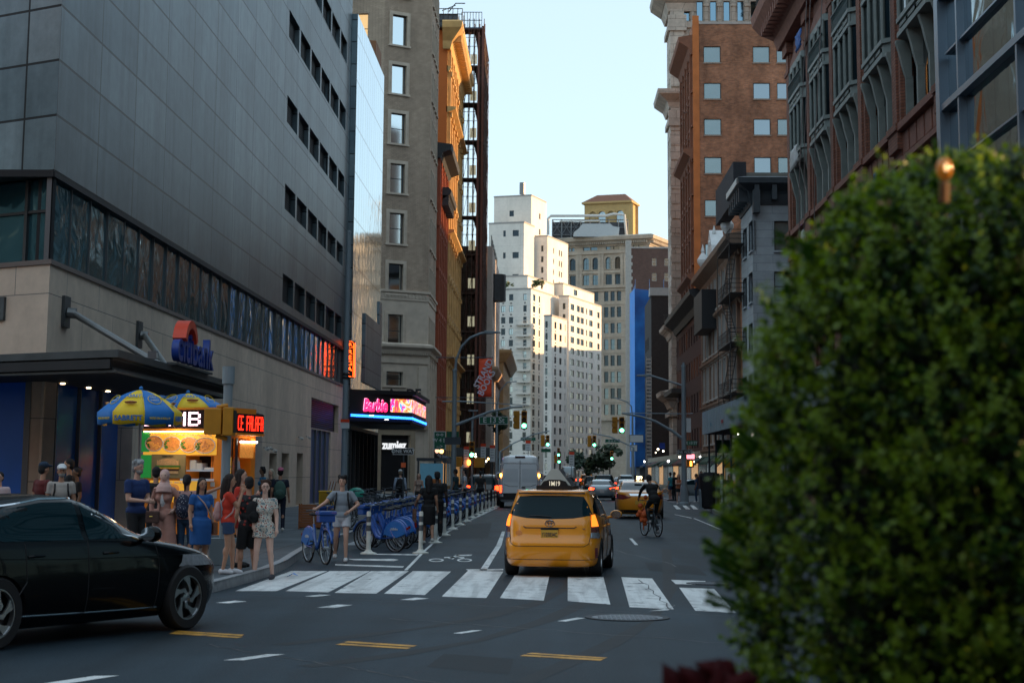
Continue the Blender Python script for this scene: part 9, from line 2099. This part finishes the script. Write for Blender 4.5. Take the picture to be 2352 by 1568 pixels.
# ---------------- dark shopfronts at street level ----------------
def shops(name, label, X, y0_, y1_, sgn, n_, seed):
 t = thing(name, label, 'shopfronts', (X, y0_, 0)); rq = random.Random(seed); H = 4.1
 for k in range(n_):
  a = y0_+(y1_-y0_)*k/n_; c = y0_+(y1_-y0_)*(k+1)/n_-.15
  m = MB(); m.box(min(X,X+sgn*.3),max(X,X+sgn*.3),a,c,.15,H); m.build('shop_wall', M('shopfront_dark', (.02,.022,.025), .35, var=.3), t)
  m = MB(); x = X+sgn*.31; m.box(min(x,x+sgn*.02),max(x,x+sgn*.02),a+.5,c-.5,.5,2.9); m.build('shop_window', M('shopglass_%d'%(k%3), ((.02,.03,.035),(.10,.06,.03),(.03,.05,.06))[k%3], .15, var=.6, scale=2, emit=(1,.55,.22) if k%3 == 1 else (.5,.7,.8), es=(.02,.25,.06)[k%3]), t)
  m = MB(); d = rq.uniform(.5,1.3); x1_ = X+sgn*(.3+d); m.add([(X+sgn*.3,a+.2,3.5),(X+sgn*.3,c-.2,3.5),(x1_,c-.2,2.95),(x1_,a+.2,2.95),(x1_,a+.2,2.7),(x1_,c-.2,2.7)], [(0,1,2,3),(3,2,5,4)]); q = m.build('awning', M('awning_%d'%(rq.randrange(4)), rq.choice([(.01,.06,.04),(.12,.02,.02),(.02,.02,.03),(.03,.05,.08)]), .8), t); q.modifiers.new('s','SOLIDIFY').thickness = .03
shops('left_shopfronts', 'dark shopfronts with awnings at the foot of the red and yellow facades', EC.x, 160, 300, 1, 16, 1); shops('right_shopfronts', 'dark shopfronts with awnings at the foot of the right side buildings', 15.0, 137, 260, -1, 14, 2)
shb = thing('shed_left', 'dark scaffold shed over the left pavement below the scaffolded tower', 'scaffold shed', (-6.4,186,0)); m = MB(); m.box(-10.2,-6.2,186,235,3.6,4.5); m.build('deck', POLD, shb)
for y in np.arange(187,235,4.0): m = MB(); m.tube([(-6.3,y,.15),(-6.3,y,3.6)], .06, 6); m.build('post', POLD, shb)
rq = random.Random(9)
LL = [('left',-1),('right',1)]
for k in range(22):
 sd = k % 2; a = rq.uniform(1090,1135) if sd == 0 else rq.uniform(1460,1610); b_ = rq.uniform(1030,1062); Y_ = rq.uniform(150,190); p = onY(a, b_, Y_)
 if abs(p[0]) > 14.4: Y_ = 14*4000/abs(a-1262)*.97; p = onY(a, b_, Y_)
 c = rq.choice([(1,.85,.6),(1,.5,.15),(1,.95,.9)]); o = thing('shop_light', 'small glowing shop light on the %s side facades' % LL[sd][0], 'lamp', (p[0],Y_,p[1]), 0, 'small lights on the %s side shops' % LL[sd][0]); m = MB(); m.ball((0,0,0), rq.uniform(.05,.1), 8, 6); m.build('bulb', M('shop_light_%d'%int(c[1]*100), c, emit=c, es=8, var=0), o, world=False)
# ---------------- trees far up the street ----------------
for i, (a, Y_, h_, r_, lb) in enumerate(((1385,380,8.5,3.6,'dark green street tree left of the pair at the end of the street'),(1400,330,10.5,3.2,'taller dark street tree behind the right traffic lights'),(1318,330,7,3.0,'rounded street tree below the white apartment block'),(1345,310,6,2.6,'small street tree between the two larger trees'),(1143,215,8,1.7,'small tree beside the left facades above the posts'),(1372,225,5.5,2.4,'low leafy tree under the small traffic light'))):
 x = ux(a, Y_); tree('street_tree', lb, (x,Y_,.1), h_*.8 if i != 4 else 9.5, r_*.62, h_*.35 if i != 4 else 7, 60+i, (.022,.042,.018), 1100, .3, 'trees at the end of the street')
# ---------------- clipped bush in the right foreground ----------------
hx = onY(2120, 900, 4.3)[0]; HY = 4.35
hb = thing('clipped_bush', 'large clipped green bush filling the right foreground, out of focus', 'bush', (hx, HY, 0))
rng_ = np.random.default_rng(5)
# outline of the crown as half width against height, from its left edge in the photo
ys = [1620,1450,1330,1250,1100,950,800,700,600,500,455,425,402]; xl = [1745,1735,1715,1700,1722,1750,1785,1822,1880,1955,2030,2105,2180]
zz = [onY(1900, y, HY)[1] for y in ys]; ww = [hx+.28-onY(x, y, HY)[0] for x, y in zip(xl, ys)]; cxh = hx+.28
zz = [-.2]+zz; ww = [ww[0]]+ww
def halfw(z): return np.interp(z, zz, ww)
ztopb = zz[-1]
N = 12500
leafv = []; leaff = []; mi = []
z = rng_.uniform(.2, ztopb+.01, N*2); th = rng_.uniform(PI*.88, PI*2.12, N*2)
keep = rng_.random(N*2) < .5+.5*(z/ztopb); z = z[keep][:N]; th = th[keep][:N]
tipz = rng_.random(len(z))
tw_ = MB()
for k in range(len(z)):
 w_ = halfw(z[k])*.97; f = 1-abs(rng_.normal(0,.055)) if k % 5 else rng_.uniform(.6,.95)
 lump = 1+.03*math.sin(th[k]*9+z[k]*7)+.05*(math.sin(th[k]*13+z[k]*9+2*math.sin(z[k]*17))*math.sin(z[k]*14-th[k]*6))
 r_ = w_*f*lump; c = Vector((cxh+r_*math.cos(th[k]), HY+.15+r_*math.sin(th[k])*.9, z[k]+(rng_.normal(0,.02))))
 out = Vector((math.cos(th[k]), math.sin(th[k]), .9 if z[k] < ztopb-.35 else 2.0)).normalized()
 g = Vector(rng_.normal(0,.35,3)); sd = (out+g).normalized()
 L_ = rng_.uniform(.04,.085)*(1.5 if k % 29 == 0 else 1); nl = 6 if k % 29 else 9
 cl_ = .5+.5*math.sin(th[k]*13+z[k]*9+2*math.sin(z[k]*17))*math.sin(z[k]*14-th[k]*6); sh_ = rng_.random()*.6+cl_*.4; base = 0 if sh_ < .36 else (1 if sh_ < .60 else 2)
 if rng_.random() < .004: base = 3
 u = sd.orthogonal().normalized(); v = sd.cross(u)
 for j in range(nl):
  t_ = j/nl; a = j*2.4+sh_*6; dr = (u*math.cos(a)+v*math.sin(a)); p = c+sd*L_*t_
  ld = (dr*.8+sd*.75).normalized(); ll = rng_.uniform(.019,.031); lw = ll*.33; sdv = ld.cross(sd).normalized() if ld.cross(sd).length > 1e-3 else u
  k0 = len(leafv); leafv += [tuple(p), tuple(p+ld*ll*.55+sdv*lw), tuple(p+ld*ll), tuple(p+ld*ll*.55-sdv*lw)]; leaff.append((k0,k0+1,k0+2,k0+3)); mi.append(base if j < nl-2 or base == 3 else min(2, base+1))
# sprigs sticking out of the left edge
for (px, py) in ((1625,1255),(1632,1370),(1640,1300),(1700,1000),(1790,545),(1785,960),(1830,560),(2148,335),(1850,590),(1660,1200),(1705,880)):
 pr = Vector(((onY(px,py,HY)[0]),HY,onY(px,py,HY)[1])); inner = Vector((cxh-halfw(pr.z)*.96, HY+.1, pr.z-.05)) if px < 2000 else pr-Vector((0,0,.12))
 for q in np.linspace(0, 1, 14):
  p = inner.lerp(pr, q)
  for s_ in (-1,1):
   ld = ((pr-inner).normalized()*.7+Vector((0,rng_.normal(0,.3),s_*.8))).normalized(); ll = rng_.uniform(.018,.028); sdv = ld.cross(Vector((0,1,0))).normalized()
   k0 = len(leafv); leafv += [tuple(p), tuple(p+ld*ll*.55+sdv*ll*.35), tuple(p+ld*ll), tuple(p+ld*ll*.55-sdv*ll*.35)]; leaff.append((k0,k0+1,k0+2,k0+3)); mi.append(1)
for q_ in range(230):      # upright shoots standing out of the clipped surface
 z_ = float(rng_.uniform(.5, ztopb)); a_ = float(rng_.uniform(PI*.9, PI*2.1)); w_ = float(halfw(z_))*.96
 b0_ = Vector((cxh+w_*math.cos(a_), HY+.15+w_*math.sin(a_)*.9, z_)); dr_ = (Vector((math.cos(a_)*.8, math.sin(a_)*.8, 1.1))+Vector(rng_.normal(0,.2,3))).normalized(); ln_ = float(rng_.uniform(.07,.17)); u_ = dr_.orthogonal().normalized(); v_ = dr_.cross(u_)
 for j in range(11):
  p = b0_+dr_*ln_*j/10
  for s_ in (0, 1):
   an = j*1.57+s_*PI; ld = ((u_*math.cos(an)+v_*math.sin(an))+dr_*.8).normalized(); ll = .028*(1-.045*j); sdv = ld.cross(dr_).normalized()
   k0 = len(leafv); leafv += [tuple(p), tuple(p+ld*ll*.55+sdv*ll*.33), tuple(p+ld*ll), tuple(p+ld*ll*.55-sdv*ll*.33)]; leaff.append((k0,k0+1,k0+2,k0+3)); mi.append(2 if j > 3 else 1)
m = MB(); m.v = leafv; m.f = leaff; m.mi = mi
def leafm(name, c, tr=.25):
 mm = M(name, c, .42, var=.25, scale=14, spec=.35); b = mm.node_tree.nodes['Principled BSDF']; b.inputs['Subsurface Weight'].default_value = 0
 n = mm.node_tree; tl = n.nodes.new('ShaderNodeBsdfTranslucent'); tl.inputs[0].default_value = (c[0]*1.6, c[1]*1.5, c[2]*.6, 1); mx = n.nodes.new('ShaderNodeMixShader'); mx.inputs[0].default_value = tr
 out = [x for x in n.nodes if x.type == 'OUTPUT_MATERIAL'][0]; n.links.new(b.outputs[0], mx.inputs[1]); n.links.new(tl.outputs[0], mx.inputs[2]); n.links.new(mx.outputs[0], out.inputs[0]); return mm
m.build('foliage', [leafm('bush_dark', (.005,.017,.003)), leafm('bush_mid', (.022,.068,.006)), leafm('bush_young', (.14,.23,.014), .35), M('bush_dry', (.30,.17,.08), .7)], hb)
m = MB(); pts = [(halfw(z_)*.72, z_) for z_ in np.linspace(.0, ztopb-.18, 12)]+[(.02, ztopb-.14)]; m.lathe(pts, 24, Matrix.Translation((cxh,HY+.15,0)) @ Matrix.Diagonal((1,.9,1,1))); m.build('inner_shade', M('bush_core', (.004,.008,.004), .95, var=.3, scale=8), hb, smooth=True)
m = MB(); m.tube([(cxh,HY+.1,0),(cxh,HY+.1,ztopb-.5)], [.05,.02], 8)
for i in range(10): a = i*2.4; z_ = .4+i*.15; m.tube([(cxh,HY+.1,z_),(cxh+halfw(z_)*.7*math.cos(a),HY+.1+halfw(z_)*.6*math.sin(a),z_+.3)], [.015,.004], 5)
m.build('stem', MATS['bark'], hb)
pt = thing('planter', 'dark square planter under the clipped bush', 'planter', (cxh,HY+.15,0)); m = MB(); m.box(-1.0,1.0,-.8,.8,0,.32); m.build('tub', M('planter_dark', (.03,.03,.03), .8), pt, world=False, bevel=.02)
# string-light bulb in the bush
p = onY(2169, 388, HY-.45); o = thing('amber_bulb', 'amber filament bulb hanging at the top of the bush, blurred', 'lamp', (p[0],HY-.45,p[1])); m = MB(); m.ball((0,0,0), (.019,.019,.026), 12, 8); m.build('glass', M('amber_glass', (.55,.20,.02), .15, emit=(1,.33,.03), es=.05, var=0), o, world=False, smooth=True)
m = MB(); m.ball((0,-.02,.0), (.005,.005,.009), 8, 6); m.build('filament', M('filament', (1,.8,.5), emit=(1,.6,.25), es=1.1, var=0), o, world=False); m = MB(); m.tube([(0,0,-.03),(0,.01,-.075)], .012, 6); m.build('socket', M('socket_brown', (.2,.08,.02), .5), o, world=False)
# dark red foliage low in front
rf = thing('red_leaf_plant', 'dark red leafy plant at the bottom edge left of the bush', 'plant', (onY(1620,1560,3.9)[0], 3.9, 0))
for k, (px, py, s_, ry) in enumerate(((1560,1548,.11,.5),(1605,1532,.10,.2),(1650,1500,.09,-.2),(1655,1540,.11,.9),(1600,1570,.12,-.4),(1700,1545,.10,.3),(1530,1575,.11,.1),(1690,1510,.07,-.8),(1640,1585,.14,0))):
 x, z_ = onY(px, py+38, 3.9); nn = 7; s_ *= .9; m = MB(); vs = []
 for i in range(nn):
  t_ = i/(nn-1); w_ = math.sin(PI*min(1,t_*.95+.05))*s_*.42; y_ = -.05*math.sin(PI*t_)
  vs += [(-w_, y_+.03, s_*(t_-.5)*1.3), (0, y_, s_*(t_-.5)*1.3), (w_, y_+.03, s_*(t_-.5)*1.3)]
 T = Matrix.Translation((x,3.9-.02*k,z_)) @ Matrix.Rotation(R(-60)+ry,4,'Y') @ Matrix.Rotation(R(25),4,'X')
 m.add(vs, [(i*3+j, i*3+j+1, i*3+j+4, i*3+j+3) for i in range(nn-1) for j in range(2)], T); q = m.build('leaf', M('red_leaf', (.035,.002,.003), .8, var=.3, scale=20, spec=.1), rf, smooth=True); q.modifiers.new('s','SOLIDIFY').thickness = .003
m = MB(); m.tube([(rf.location.x,3.95,0),(rf.location.x,3.95,1.2)], .012, 6); m.build('stalk', MATS['bark'], rf)
